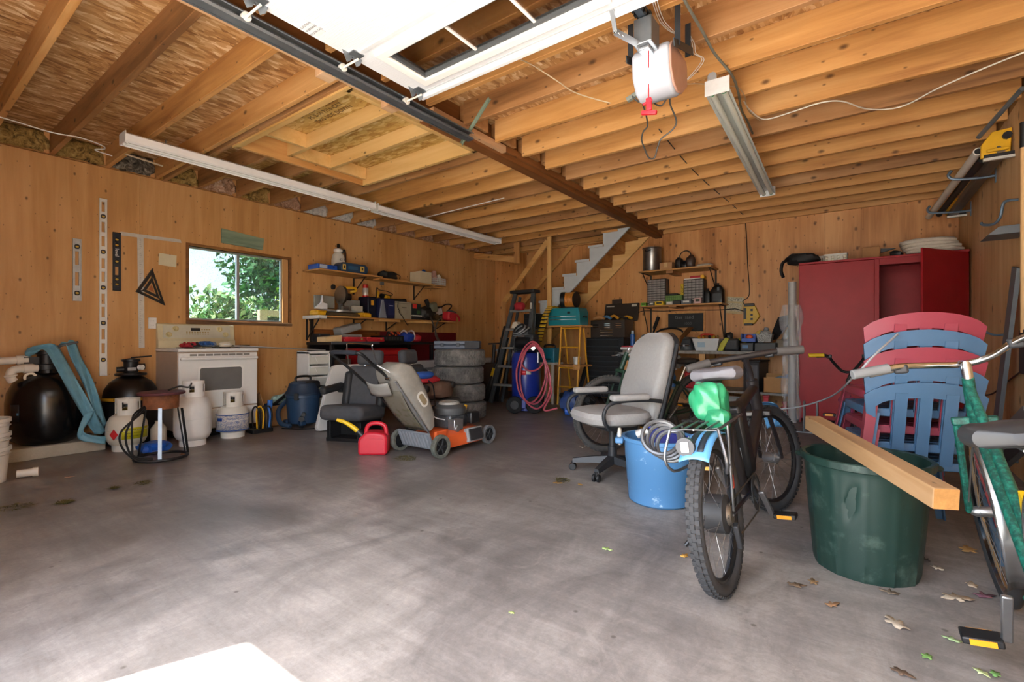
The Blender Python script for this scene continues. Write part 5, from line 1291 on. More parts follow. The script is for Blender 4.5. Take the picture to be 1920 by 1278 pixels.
part('drain_cap', B().cyl((0.14, -0.10, 0.11), (0.19, -0.13, 0.11), 0.03, n=14).cyl((0.15, -0.08, 0.16), (0.195, -0.11, 0.16), 0.022, n=14), DKGREY(), sv_)
part('latch', B().cb((0.12, -0.15, 0.36), (0.04, 0.05, 0.08), 0, 0, -0.9), DKGREY(), sv_, bevel=0.006)
part('hose', B().tube([(-0.10, -0.15, 0.30), (-0.05, -0.27, 0.20), (0.05, -0.30, 0.08), (0.16, -0.26, 0.05), (0.10, -0.22, 0.05)], 0.025, 10, k=5), mat('#20364f', 0.5), sv_)
pd = thing('drawer_tower', 'white plastic drawer tower with clear drawers by the bench', 'drawer unit', (-5.62, 3.41, 0))
pd.scale = (0.72, 0.88, 1)
part('frame', B().box(-0.18, 0.18, -0.17, -0.15, 0.0, 0.86).box(-0.18, 0.18, 0.15, 0.17, 0.0, 0.86).box(-0.18, 0.18, -0.17, 0.17, 0.84, 0.87).box(-0.18, -0.17, -0.17, 0.17, 0, 0.86).box(-0.18, 0.18, -0.17, 0.17, 0.0, 0.03), WHITE(), pd, smooth=0)
CLR = mat('#d5d6cc', 0.25, var=0.05)
for i in range(6):
    z = 0.04 + 0.134 * i
    q = part('drawer', B().box(-0.16, 0.175, -0.145, 0.145, z, z + 0.112), CLR, pd, bevel=0.006)
    part('drawer_lip', B().box(0.175, 0.192, -0.13, 0.13, z + 0.094, z + 0.108), WHITE(), q, bevel=0.003)
    part('crease', B().cb((0.177, -0.05, z + 0.055), (0.004, 0.012, 0.07), 0.5, 0, 0), WHITE(), q, smooth=0)
bxm = thing('open_carton', 'open brown carton of odds and ends beside the stove', 'carton', (-5.70, 2.96, 0))
CARD = mat('#b58a5a', 0.75, var=0.08)
part('carton', B().box(-0.14, 0.14, -0.20, 0.20, 0.0, 0.008).box(-0.14, -0.132, -0.20, 0.20, 0, 0.24).box(0.132, 0.14, -0.20, 0.20, 0, 0.24).box(-0.14, 0.14, -0.20, -0.192, 0, 0.24).box(-0.14, 0.14, 0.192, 0.20, 0, 0.24), CARD, bxm, smooth=0)
part('flap', B().box(-0.14, 0.14, 0.0, 0.006, 0, 0.16, xf((0, -0.20, 0.24), math.radians(18), 0, 0)), CARD, bxm, smooth=0)
solo('wiper_arm', B().bar((0, 0, 0), (-0.02, 0.42, 0.29), 0.02, 0.035), BLACK(), 'long black plastic rail leaning out of the carton', 'rail', (-5.585, 2.80, 0.19), bevel=0.004)
solo('blue_rags', lumpy(0.24, 0.26, 0.17, 61, 0.12), mat('#25324d', 0.8), 'dark blue rags heaped in the open carton', 'rags', (-5.71, 2.89, 0.10))
solo('teal_pouch', lumpy(0.16, 0.20, 0.11, 62, 0.10), mat('#a3c4bc', 0.5, var=0.25, scale=25), 'pale teal packet lying on the open carton', 'packet', (-5.73, 3.04, 0.24))
solo('white_tub', B().lathe([(0.11, 0), (0.115, 0.0), (0.14, 0.30), (0.15, 0.305), (0.15, 0.33), (0.0, 0.335)], n=26), mat('#dcd9d2', 0.5), 'white lidded tub behind the shop vacuum', 'tub', (-5.92, 3.34, 0.0))
tg = thing('tool_holder', 'black wire tool caddy with yellow and blue handles by the stove', 'tool caddy', (-5.34, 2.60, 0))
part('tray', B().cb((0, 0, 0.02), (0.16, 0.22, 0.04)), BLACK(), tg, bevel=0.006)
for j in range(4):
    part('loop', B().tube([(0.02 * j - 0.04, -0.05 + 0.035 * j, 0.03), (0.02 * j - 0.04, -0.06 + 0.035 * j, 0.22), (0.02 * j - 0.02, -0.03 + 0.035 * j, 0.28), (0.02 * j, 0.0 + 0.035 * j, 0.2), (0.02 * j, -0.01 + 0.035 * j, 0.04)], 0.009, 7, k=4), YEL if j == 1 else BLACK(), tg)
part('blue_grip', B().cyl((0.0, 0.10, 0.04), (0.0, 0.115, 0.34), 0.022, 0.028, n=10), mat('#2e6cc0', 0.4), tg)
solo('extension_lead', B().tube([(0, 0, 0.007), (0.25, 0.12, 0.007), (0.30, 0.35, 0.007), (0.12, 0.52, 0.007), (0.3, 0.72, 0.007), (0.25, 0.95, 0.007)], 0.006, 6, k=6), BLACK(), 'black cord snaking on the floor before the shop vacuum', 'cord', (-5.32, 2.84, 0))
# ------------------------------------------------------------------ folding tables
TBL = mat('#cfcdc8', 0.5, var=0.04)
ft = thing('folding_table', 'white folding table folded in half and leaning by the seats', 'folding table', (-4.84, 2.95, 0))
M_ = Matrix(((0.06, -0.105, -0.985, 0.0), (0.995, 0.33, 0.10, 0.0), (0.0, 0.94, -0.14, 0.004), (0, 0, 0, 1)))   # x: along, y: up the slab, z: thickness
part('half_top', B().prism(rrect(0.86, 0.76, 0.06, 5, 0.43, 0.38), -0.030, 0.0, M_), TBL, ft, bevel=0.008)
part('half_top', B().prism(rrect(0.86, 0.76, 0.06, 5, 0.43, 0.38), 0.006, 0.036, M_), TBL, ft, bevel=0.008)
part('hinge_rail', B().box(0.01, 0.035, 0.12, 0.60, -0.004, 0.010, M_), mat('#6f7276', 0.5, 0.4), ft, smooth=0)
lt = thing('folding_table', 'long white folding table standing on edge along the left wall', 'folding table', (-5.45, 4.80, 0))
part('top', B().box(-0.045, 0.0, 0, 2.0, 0.0, 0.70), mat('#c3c1bd', 0.5, var=0.05), lt, bevel=0.015, seg=3)
part('apron', B().box(0.0, 0.012, 0.10, 1.90, 0.10, 0.14).box(0.0, 0.012, 0.10, 1.90, 0.55, 0.59), mat('#8a8c8e', 0.5, 0.3), lt, smooth=0)['kind'] = 'stuff'
# ------------------------------------------------------------------ van seats
SEATC = mat('#4a4c50', 0.8, var=0.12, scale=18, bump=0.15)
SEATD = mat('#26282b', 0.6, var=0.12)
def van_seat(label, loc, rz):
    t = thing('van_seat', label, 'seat', (loc[0], loc[1], 0), rz=math.radians(rz), group='removed van seats')
    part('base_frame', B().box(-0.2, 0.2, -0.2, 0.2, 0.0, 0.035).box(-0.19, -0.15, -0.2, 0.2, 0.03, 0.20).box(0.15, 0.19, -0.2, 0.2, 0.03, 0.20).box(-0.19, 0.19, -0.02, 0.02, 0.03, 0.2), BLACK(), t, bevel=0.004)
    part('cushion', B().cb((0, -0.03, 0.27), (0.48, 0.50, 0.15), math.radians(-5)), SEATC, t, bevel=0.055, seg=4)
    part('backrest', B().cb((0, 0.24, 0.50), (0.46, 0.13, 0.46), math.radians(-12)), SEATC, t, bevel=0.05, seg=4)
    for s in (-1, 1):
        part('side_bolster', B().cb((s * 0.20, 0.205, 0.48), (0.09, 0.14, 0.38), math.radians(-12), 0, 0), SEATD, t, bevel=0.04, seg=3)
        a_ = part('armrest', B().cb((s * 0.285, 0.03, 0.50), (0.075, 0.36, 0.08), math.radians(4)), SEATD, t, bevel=0.03, seg=3)
        part('pivot_cover', B().cyl((s * 0.25, 0.19, 0.49), (s * 0.31, 0.19, 0.49), 0.05, n=16), SEATD, a_)
    h = part('headrest', B().cb((0, 0.30, 0.815), (0.30, 0.10, 0.165), math.radians(-10)), SEATC, t, bevel=0.045, seg=4)
    part('headrest_post', B().cyl((-0.06, 0.285, 0.70), (-0.06, 0.295, 0.76), 0.007, n=8), CHROME(), h)
    part('headrest_post', B().cyl((0.06, 0.285, 0.70), (0.06, 0.295, 0.76), 0.007, n=8), CHROME(), h)
    return t
van_seat('charcoal van seat with armrests standing next to the folded table', (-4.22, 3.02), 22)
van_seat('charcoal van seat half buried behind the grass bag and blanket', (-3.90, 3.78), 105)
solo('brown_blanket', lumpy(0.36, 0.38, 0.20, 71, 0.08), mat('#6d5546', 0.85, var=0.12), 'brown padded blanket heaped on the second van seat', 'blanket', (-3.84, 3.80, 0.36))
cl_ = thing('striped_cloth', 'red and blue nylon cloth on the brown blanket', 'cloth', (-3.90, 3.68, 0.53))
part('red_layer', lumpy(0.24, 0.34, 0.09, 72, 0.08), mat('#c5303c', 0.6), cl_)
q = lumpy(0.16, 0.22, 0.08, 73, 0.08); q.v = [(v[0] + 0.06, v[1] - 0.06, v[2] + 0.06) for v in q.v]
part('blue_layer', q, mat('#3262bd', 0.6), cl_)
promote(cl_, '', 'nylon_cloth', ('red nylon cloth on the brown blanket', 'blue nylon cloth folded over the red one'), 'cloth', drop=True)
solo('black_strap', B().tube([(0.0, 0.0, 0.56), (0.04, 0.03, 0.50), (0.08, 0.02, 0.30), (0.10, 0.03, 0.12)], 0.022, 6, k=5, flat=(1, 0.3)), mat('#23272e', 0.7), 'dark webbing strap hanging off the brown blanket', 'strap', (-3.70, 3.55, 0.02))

# ------------------------------------------------------------------ tyre stack
def tyre_mat():
    m = bpy.data.materials.new('dusty_tyre'); n, l, p = nodes_of(m)
    tc = n.new('ShaderNodeTexCoord'); z = n.new('ShaderNodeTexNoise'); z.inputs['Scale'].default_value = 9; z.inputs['Detail'].default_value = 8; z.inputs['Roughness'].default_value = 0.7
    l.new(tc.outputs['Object'], z.inputs['Vector'])
    r = ramp(n, [(0.32, rgb('#4a4a49')), (0.5, rgb('#6e6d6a')), (0.70, rgb('#94918c'))]); l.new(z.outputs[0], r.inputs[0]); l.new(r.outputs[0], p.inputs['Base Color'])
    p.inputs['Roughness'].default_value = 0.9
    return m
TY = tyre_mat()
def tyre_mesh(R, w, rim, n=64):
    """car tyre lying flat: carcass lathe with staggered tread blocks as one surface"""
    h = w / 2
    prof = [(rim, -h * 0.80), (rim + 0.03, -h * 0.98), (R * 0.80, -h), (R * 0.93, -h * 0.93), (R * 0.975, -h * 0.78), (R * 0.975, h * 0.78), (R * 0.93, h * 0.93), (R * 0.80, h), (rim + 0.03, h * 0.98), (rim, h * 0.80)]
    b = B().lathe(prof + [prof[0]], n=n)
    b.f = [f for f in b.f if len(f) == 4]
    return b
def tread(R, w, n=52, rows=5, depth=0.010):
    b = B(); h = w * 0.80
    for r in range(rows):
        zc = -h / 2 + h * (r + 0.5) / rows; hh = h / rows * 0.40
        for i in range(n):
            a0 = 2 * PI * (i + 0.5 * (r % 2)) / n; a1 = a0 + 2 * PI / n * 0.72
            k = 0.10 * (1 if r % 2 else -1)
            vs = []
            for rr in (R * 0.972, R * 0.972 + depth):
                for a, z in ((a0, zc - hh), (a1, zc - hh), (a1 + k * 0.4, zc + hh), (a0 + k * 0.4, zc + hh)):
                    vs.append((rr * math.cos(a), rr * math.sin(a), z))
            b.add(vs, [(4, 5, 6, 7), (0, 1, 5, 4), (1, 2, 6, 5), (2, 3, 7, 6), (3, 0, 4, 7)])
    return b
tc_ = Vector((-4.29, 4.67))
names = ('bottom tyre of the stack beside the van seats, on the floor', 'second tyre up in the stack beside the van seats', 'third tyre up in the stack beside the van seats', 'top tyre of the stack, under the grey tool case')
t0 = thing('car_tyre', names[0], 'tyre', (tc_.x + 0.02, tc_.y, 0.112), group='stacked car tyres')
part('carcass', tyre_mesh(0.335, 0.222, 0.21), TY, t0)
part('tread_blocks', tread(0.335, 0.222), TY, t0, smooth=0)['kind'] = 'stuff'
for k, (dx, dy, a) in enumerate(((0.015, -0.01, 0.9), (-0.02, 0.0, 2.0), (0.0, 0.01, 0.4))):
    repeat(t0, (tc_.x + dx, tc_.y + dy, 0.112 + 0.2235 * (k + 1)), rz=a, label=names[k + 1])
tcs = thing('tool_case', 'blue-grey hard tool case lying on the tyre stack', 'tool case', (tc_.x, tc_.y - 0.02, 0.896), rz=math.radians(36))
part('lower_shell', B().cb((0, 0, 0.026), (0.58, 0.40, 0.05)), mat('#5a6474', 0.5, var=0.1), tcs, bevel=0.012)
part('upper_shell', B().cb((0, 0, 0.078), (0.58, 0.40, 0.05)), mat('#626c7b', 0.5, var=0.1), tcs, bevel=0.014)
part('dark_corner', B().cb((0.20, -0.201, 0.052), (0.19, 0.01, 0.085)), mat('#26282c', 0.6, var=0.3), tcs, bevel=0.004)
for x in (-0.18, 0.02): part('latch', B().cb((x, -0.204, 0.05), (0.04, 0.012, 0.05)), mat('#3a404a', 0.5), tcs, bevel=0.003)

# ------------------------------------------------------------------ lawn mower
mo = thing('lawn_mower', 'orange push lawn mower with a grey grass bag and folding handle', 'lawn mower', (-3.17, 3.27, 0))
OR = mat('#d9602e', 0.4, var=0.06)
def ring(hw, y0, y1, r, z, n=5): return [(x, y, z) for x, y in rrect(2 * hw, y1 - y0, r, n, 0, (y0 + y1) / 2)]
part('deck', B().loft([ring(0.235, -0.30, 0.36, 0.16, 0.055), ring(0.24, -0.31, 0.37, 0.17, 0.10), ring(0.225, -0.29, 0.35, 0.16, 0.155), ring(0.17, -0.22, 0.28, 0.13, 0.185)]), OR, mo)
part('side_guard', B().cb((0.238, 0.13, 0.13), (0.05, 0.19, 0.11), 0, math.radians(-14), 0), DKGREY(), mo, bevel=0.012)
part('guard_rim', B().cb((0.232, 0.13, 0.13), (0.05, 0.215, 0.13), 0, math.radians(-14), 0), mat('#8c8e8f', 0.5), mo, bevel=0.012)
rd = part('rear_door', B().cb((-0.02, -0.36, 0.13), (0.40, 0.025, 0.16), math.radians(24), 0, 0), mat('#7b8086', 0.5), mo, bevel=0.006)
for j in range(9): part('door_rib', B().cb((-0.18 + 0.04 * j, -0.375, 0.13), (0.012, 0.012, 0.13), math.radians(24), 0, 0), mat('#8f949a', 0.5), rd, smooth=0)
part('rear_bracket', B().cb((0.19, -0.27, 0.15), (0.03, 0.13, 0.13)), OR, mo, bevel=0.006)
MW = mat('#35373a', 0.7, var=0.2)
for wx, wy, r in ((0.275, -0.35, 0.10), (-0.237, -0.35, 0.10), (0.215, 0.36, 0.09), (-0.215, 0.36, 0.09)):
    s = 1 if wx > 0 else -1
    Mw = xf((wx, wy, r), 0, PI / 2, 0)
    w_ = part('wheel', B().lathe([(r * 0.72, -0.022), (r * 0.95, -0.024), (r, -0.016), (r, 0.016), (r * 0.95, 0.024), (r * 0.72, 0.022), (r * 0.70, 0.0), (r * 0.72, -0.022)], n=28, M=Mw), mat('#5e6058', 0.9, var=0.35, scale=30, bump=0.4) if wy < 0 else mat('#66686a', 0.9, var=0.2, bump=0.3), mo)
    part('hub_disc', B().lathe([(0.0, 0.012 * s), (r * 0.70, 0.008 * s), (r * 0.72, -0.004 * s), (0.0, -0.006 * s)], n=24, M=Mw), BLACK(), w_)
    for j in range(5):
        a = 2 * PI * j / 5
        part('spoke', B().cb((wx + s * 0.014, wy + r * 0.40 * math.cos(a), r + r * 0.40 * math.sin(a)), (0.010, r * 0.45, 0.016), a, 0, 0), DKGREY(), w_, bevel=0.002)
    part('hub_cap', B().lathe([(0.022, 0.008 * s), (0.018, 0.022 * s), (0.0, 0.024 * s)], n=14, M=Mw), DKGREY(), w_)
part('engine_block', B().cb((0.0, 0.05, 0.25), (0.24, 0.24, 0.13)), mat('#5b5f63', 0.45, 0.5, var=0.25, scale=20), mo, bevel=0.02)
part('engine_shroud', B().lathe([(0.145, 0.31), (0.15, 0.32), (0.15, 0.37), (0.12, 0.395), (0.10, 0.40), (0.0, 0.40)], c=(0, 0.05, 0), n=28), mat('#4b4e50', 0.5, var=0.15), mo)
part('recoil_cover', B().lathe([(0.10, 0.40), (0.095, 0.42), (0.06, 0.43), (0.0, 0.432)], c=(-0.01, 0.05, 0), n=24), mat('#9a9890', 0.5), mo)
b = B()
for j in range(10):
    a = 2 * PI * j / 10; b.cb((-0.01 + 0.075 * math.cos(a), 0.05 + 0.075 * math.sin(a), 0.421), (0.03, 0.012, 0.012), 0, 0, a)
part('vents', b, mat('#6b6a63', 0.5), mo, smooth=0)['kind'] = 'stuff'
part('muffler', B().cyl((0.10, 0.12, 0.26), (0.10, 0.28, 0.26), 0.055, n=18), mat('#2a2a2c', 0.4, 0.4), mo)
part('air_filter', B().cb((0.16, 0.20, 0.27), (0.07, 0.13, 0.11)), BLACK(), mo, bevel=0.015)
part('fuel_cap', B().cyl((-0.10, -0.10, 0.35), (-0.10, -0.10, 0.395), 0.035, n=14), BLACK(), mo)
part('oil_cap', B().cyl((0.05, 0.20, 0.33), (0.06, 0.21, 0.38), 0.016, n=10), YEL, mo)
part('carburettor', B().cb((0.14, -0.02, 0.23), (0.08, 0.12, 0.10)).cyl((0.12, -0.05, 0.2), (0.20, -0.05, 0.2), 0.03, n=12), mat('#a3a5a6', 0.35, 0.8), mo, bevel=0.006)
o_ = mo.location
HP = lambda p: Vector(p) - o_
lowR, lowL = Vector((-3.07, 3.0, 0.26)), Vector((-3.46, 2.96, 0.26))
RB = [lowR, Vector((-3.10, 2.75, 0.53)), Vector((-3.14, 2.42, 0.80)), Vector((-3.10, 2.27, 0.895)), Vector((-3.18, 2.245, 0.905)), Vector((-3.40, 2.245, 0.905)), Vector((-3.46, 2.26, 0.89)), Vector((-3.45, 2.45, 0.74)), Vector((-3.44, 2.75, 0.48)), lowL]
part('handle_frame', B().tube([HP(p) for p in RB], 0.0125, 10, k=4), BLACK(), mo)
part('foam_grip', B().tube([HP(p) for p in [Vector((-3.13, 2.252, 0.904)), Vector((-3.20, 2.243, 0.906)), Vector((-3.40, 2.243, 0.906)), Vector((-3.45, 2.255, 0.896))]], 0.018, 10, k=3), mat('#232831', 0.8), mo)
part('bail_bar', B().tube([HP(p) for p in [Vector((-3.44, 2.40, 0.80)), Vector((-3.36, 2.33, 0.95)), Vector((-3.33, 2.33, 0.975)), Vector((-3.10, 2.36, 0.965)), Vector((-3.08, 2.36, 0.945)), Vector((-3.13, 2.45, 0.80))]], 0.005, 7, k=4), CHROME(), mo)
for p in ((-3.125, 2.55, 0.69), (-3.095, 2.80, 0.48), (-3.445, 2.62, 0.59)):
    part('wing_nut', B().cyl(HP(p) + Vector((-0.02, 0, 0)), HP(p) + Vector((0.035, 0, 0)), 0.016, n=10), CHROME(), mo)
part('control_cable', B().tube([HP(p) for p in [(-3.12, 2.44, 0.80), (-3.06, 2.55, 0.72), (-3.05, 2.8, 0.50), (-3.06, 3.0, 0.33), (-3.07, 3.15, 0.28)]], 0.005, 6, k=5), mat('#c9ccd0', 0.4), mo)
# grass bag: fabric body with a mesh underside
ax = Vector((0, -0.617, 0.787)); nn = Vector((0, 0.787, 0.617)); P0 = Vector((-3.19, 2.94, 0.21))
BG = mat('#858179', 0.75, var=0.14, scale=10)
rings = []
for s, w, tt, dx in ((0.0, 0.15, 0.04, 0.0), (0.10, 0.165, 0.075, 0.0), (0.30, 0.175, 0.10, 0.0), (0.48, 0.17, 0.11, 0.01), (0.60, 0.155, 0.10, 0.03), (0.67, 0.12, 0.07, 0.04), (0.70, 0.06, 0.03, 0.04)):
    c_ = P0 + ax * s + nn * tt * 0.9
    rings.append([tuple(c_ + Vector((dx + x, 0, 0)) + nn * y - o_) for x, y in rrect(2 * w, 2 * tt, min(w, tt) * 0.55, 4)])
gb = part('grass_bag', B().loft(rings), BG, mo)
def speckm():
    m = bpy.data.materials.new('bag_mesh'); n, l, p = nodes_of(m)
    tc = n.new('ShaderNodeTexCoord'); sp = n.new('ShaderNodeSeparateXYZ'); l.new(tc.outputs['Object'], sp.inputs[0])
    z = n.new('ShaderNodeTexNoise'); z.inputs['Scale'].default_value = 22; z.inputs['Detail'].default_value = 6; l.new(tc.outputs['Object'], z.inputs['Vector'])
    mr = n.new('ShaderNodeMapRange'); mr.inputs[1].default_value = 0.55; mr.inputs[2].default_value = -0.05; mr.inputs[3].default_value = -0.25; mr.inputs[4].default_value = 0.2; l.new(sp.outputs[2], mr.inputs[0])
    ad = n.new('ShaderNodeMath'); l.new(z.outputs[0], ad.inputs[0]); l.new(mr.outputs[0], ad.inputs[1])
    r = ramp(n, [(0.40, rgb('#6b6558')), (0.58, rgb('#5a563a')), (0.72, rgb('#a39a62'))]); l.new(ad.outputs[0], r.inputs[0]); l.new(r.outputs[0], p.inputs['Base Color']); p.inputs['Roughness'].default_value = 0.9
    return m
def under(u, v):
    s = 0.02 + 0.46 * v; w = 0.12 + 0.02 * v
    return tuple(P0 + ax * s - nn * (0.012 + 0.02 * math.sin(PI * v)) + Vector((-0.02 + (u - 0.5) * 2 * w, 0, 0)) - o_)
part('mesh_panel', B().sheet(under, 8, 8), speckm(), gb, solid=0.004)
part('flap', B().sheet(lambda u, v: tuple(P0 + ax * (0.46 + 0.14 * v) - nn * (0.045 + 0.03 * math.sin(PI * u)) + Vector((-0.11 + (u - 0.5) * 0.28 + 0.05 * v, 0, 0)) - o_), 8, 4), mat('#8f8d88', 0.7), gb, solid=0.006)
part('frame_rod', B().tube([tuple(P0 + ax * s - nn * 0.02 + Vector((0.15, 0, 0)) - o_) for s in (0.0, 0.25, 0.45, 0.60)], 0.008, 7), mat('#8e9093', 0.4, 0.6), gb)
lg = part('logo_patch', B().prism(rrect(0.15, 0.08, 0.038, 5), 0.0, 0.004, Matrix.Translation(P0 + ax * 0.30 + nn * 0.09 + Vector((0.176, 0, 0)) - o_) @ Matrix(((0, 0, 1, 0), (ax.y, nn.y, 0, 0), (ax.z, nn.z, 0, 0), (0, 0, 0, 1)))), mat('#c9c5bd', 0.6), gb)
part('logo_inner', B().prism(rrect(0.11, 0.05, 0.024, 5), 0.004, 0.006, Matrix.Translation(P0 + ax * 0.30 + nn * 0.09 + Vector((0.176, 0, 0)) - o_) @ Matrix(((0, 0, 1, 0), (ax.y, nn.y, 0, 0), (ax.z, nn.z, 0, 0), (0, 0, 0, 1)))), mat('#8a7a5e', 0.6), gb)
# ------------------------------------------------------------------ petrol can
gc = thing('gas_can', 'red plastic gas can with a yellow spout by the mower', 'gas can', (-3.50, 2.705, 0), rz=math.radians(40))
GR = mat('#c92436', 0.35, var=0.05)
Mc = Matrix(((1, 0, 0, 0), (0, 0, -1, 0), (0, 1, 0, 0), (0, 0, 0, 1)))
part('body', B().prism([(-0.115, 0.0), (0.115, 0.0), (0.125, 0.02), (0.125, 0.15), (0.105, 0.185), (0.03, 0.20), (-0.055, 0.20), (-0.115, 0.15), (-0.125, 0.12), (-0.125, 0.02)], -0.085, 0.085, Mc), GR, gc, bevel=0.02, seg=3)
part('handle', B().tube([(-0.075, 0, 0.17), (-0.06, 0, 0.235), (-0.02, 0, 0.265), (0.05, 0, 0.265), (0.095, 0, 0.235), (0.105, 0, 0.16)], 0.019, 10, k=4), GR, gc)
part('panel_relief', B().prism(rrect(0.17, 0.12, 0.02, 3, 0.01, 0.085), 0.085, 0.089, Mc), GR, gc)
part('cap', B().cyl((-0.10, 0, 0.155), (-0.145, 0, 0.20), 0.032, 0.028, n=16), BLACK(), gc)
part('spout', B().tube([(-0.14, 0, 0.195), (-0.20, 0, 0.245), (-0.27, 0, 0.285), (-0.325, 0, 0.30)], [0.022, 0.020, 0.017, 0.015], 12, k=3), mat('#e8c21c', 0.4), gc)
part('label', B().cb((-0.127, 0.0, 0.08), (0.002, 0.10, 0.09)), mat('#8d93b3', 0.5), gc, smooth=0)
# cut grass dropped by the mower
def grass_clump(label, loc, r, n, seed, cols=('#6b6a35', '#8a7d4a', '#4c4a26')):
    rnd = random.Random(seed); t = thing('grass_clump', label, 'grass clippings', loc)
    for ci, c_ in enumerate(cols):
        b = B()
        for i in range(n // len(cols)):
            a, rr = rnd.uniform(0, 6.28), r * math.sqrt(rnd.random()); x, y = rr * math.cos(a), rr * math.sin(a) * 0.8; d = rnd.uniform(0, 6.28); L_ = rnd.uniform(0.02, 0.045)
            h_ = 0.015 * (1 - rr / r) + 0.002
            p = Vector((x, y, rnd.uniform(0.001, h_))); e = Vector((L_ * math.cos(d), L_ * math.sin(d), rnd.uniform(-0.001, 0.006)))
            sd = Vector((-math.sin(d), math.cos(d), 0)) * 0.0025
            b.add([p - sd, p + sd, p + e], [(0, 1, 2)])
        part('blades', b, mat(c_, 0.9), t, smooth=0)['kind'] = 'stuff'
    return t
grass_clump('clump of dried grass clippings beside the gas can', (-3.13, 2.74, 0.001), 0.10, 260, 5)
# ------------------------------------------------------------------ stairs along the back wall
XZ = Matrix(((1, 0, 0, 0), (0, 0, -1, 0), (0, 1, 0, 0), (0, 0, 0, 1)))     # polygon (x,z) extruded towards -y
sta = thing('staircase', 'open wooden stairs with a grey painted stringer climbing the back wall', 'stairs', (0, 6.82, 0))
RISE, RUN, N0 = 0.205, 0.232, 10
xt, zt = -3.03, 2.70
steps = [(xt - RUN * i, zt - RISE * i) for i in range(N0)]      # tread nose corner (x of riser, z of tread)
saw = [(xt + 0.13, zt)]
for i in range(N0):
    x, z = steps[i]; saw += [(x - RUN, z), (x - RUN, z - RISE)]
xe, ze = saw[-1]
saw += [(xe + 0.16, ze), ]
saw_low = [(xt + 0.13, zt), (xe + 0.20, ze - 0.06)]
poly = saw[:-1] + [(xe + 0.10, ze - 0.02)]
# straight lower edge, 0.30 below the nosing line
poly = [(xt + 0.20, zt)] + saw[1:-1] + [(xe + 0.24, ze)]
GREYP = mat('#b9c0c4', 0.6, var=0.05)
part('outer_stringer', B().prism(poly, -0.035, 0.0, XZ), GREYP, sta, smooth=0)
part('wall_stringer', B().prism(poly, -0.855, -0.815, XZ), NEWLUM, sta, smooth=0)
for i, (x, z) in enumerate(steps):
    part('tread', B().box(x - RUN - 0.02, x + 0.01, -0.012, 0.86, z - 0.036, z), GREYP if False else LUM_Y, sta, bevel=0.003, smooth=0)
    part('riser', B().box(x - RUN + 0.0, x - RUN + 0.018, 0.036, 0.815, z - RISE, z - 0.037), JOIST, sta, smooth=0)
    if i: part('nosing', B().box(x - RUN - 0.022, x - 0.0, -0.014, -0.001, z - 0.036, z + 0.002), GREYP, sta, smooth=0)
part('landing', B().box(-6.05, xe + 0.02, 0.0, 0.86, ze - 0.04, ze), LUM_Y, sta, smooth=0)
for x in (-6.0, -5.44): part('landing_post', B().box(x - 0.02, x + 0.02, 0.02, 0.11, 0.0, ze - 0.04), LUM_Z, sta, smooth=0)
HRL = wood('rail_lumber', '#e2b878', '#d3a05c', '#b8803f', 'x', 0.8, 0.5, 0.55)
part('tall_post', B().box(-4.225, -4.155, -0.09, -0.05, 0.0, 2.718), wood('post_lumber', '#e2b878', '#d3a05c', '#b8803f', 'z', 0.8, 0.5, 0.55), sta, bevel=0.003, smooth=0)
part('newel_post', B().box(-5.20, -5.13, -0.06, -0.02, ze - 0.25, 1.70), LUM_Z, sta, bevel=0.003, smooth=0)
part('handrail', B().bar((-5.19, -0.025, 1.66), (-4.25, -0.025, 2.66), 0.04, 0.09), HRL, sta, bevel=0.003, smooth=0)
part('wall_rail', B().bar((-5.35, 0.80, 1.70), (-4.12, 0.80, 2.84), 0.035, 0.07), HRL, sta, bevel=0.003, smooth=0)
part('header_brace', B().bar((-5.9, 0.03, 2.60), (-4.9, 0.03, 2.42), 0.04, 0.10), JOIST, sta, smooth=0)
part('header_block', B().box(-4.97, -4.86, 0.0, 0.04, 2.35, 2.72), LUM_Z, sta, smooth=0)

# ------------------------------------------------------------------ step ladder leaning in front of the stairs
la = thing('step_ladder', 'weathered aluminium step ladder with a black cap folded by the stairs', 'ladder', (-4.48, 6.15, 0.006))
AL = mat('#5d6468', 0.45, 0.6, var=0.2)
tpL, tpR, btL, btR = (-0.06, 0.12, 1.75), (0.29, 0.12, 1.75), (-0.39, -0.10, 0.0), (0.27, -0.10, 0.0)
part('rail', B().bar(btL, tpL, 0.07, 0.03, (0, 1, 0)), AL, la, bevel=0.002, smooth=0)
part('rail', B().bar(btR, tpR, 0.07, 0.03, (0, 1, 0)), AL, la, bevel=0.002, smooth=0)
part('rear_rail', B().bar((-0.30, 0.08, 0.0), (-0.02, 0.20, 1.70), 0.04, 0.025, (0, 1, 0)), AL, la, smooth=0)
part('rear_rail', B().bar((0.30, 0.08, 0.0), (0.26, 0.20, 1.70), 0.04, 0.025, (0, 1, 0)), AL, la, smooth=0)
part('cap', B().cb((0.115, 0.14, 1.775), (0.46, 0.20, 0.05)), mat('#202123', 0.6), la, bevel=0.01)
part('label', B().cb((0.275, 0.075, 1.45), (0.04, 0.004, 0.28)), mat('#b9bbb6', 0.6, var=0.2, scale=40), la, smooth=0)
for k in range(5):
    t = (0.29 + 0.295 * k) / 1.75
    a, c = Vector(btL).lerp(Vector(tpL), t), Vector(btR).lerp(Vector(tpR), t)
    part('step', B().bar(a, c, 0.085, 0.035), mat('#8c8d88', 0.5, 0.4, var=0.15), la, bevel=0.003, smooth=0)
solo('knitted_hat', lumpy(0.17, 0.15, 0.13, 81, 0.05), mat('#a3202a', 0.8), 'red knitted cap tucked on a ladder step', 'cap', (-4.36, 6.14, 1.48))
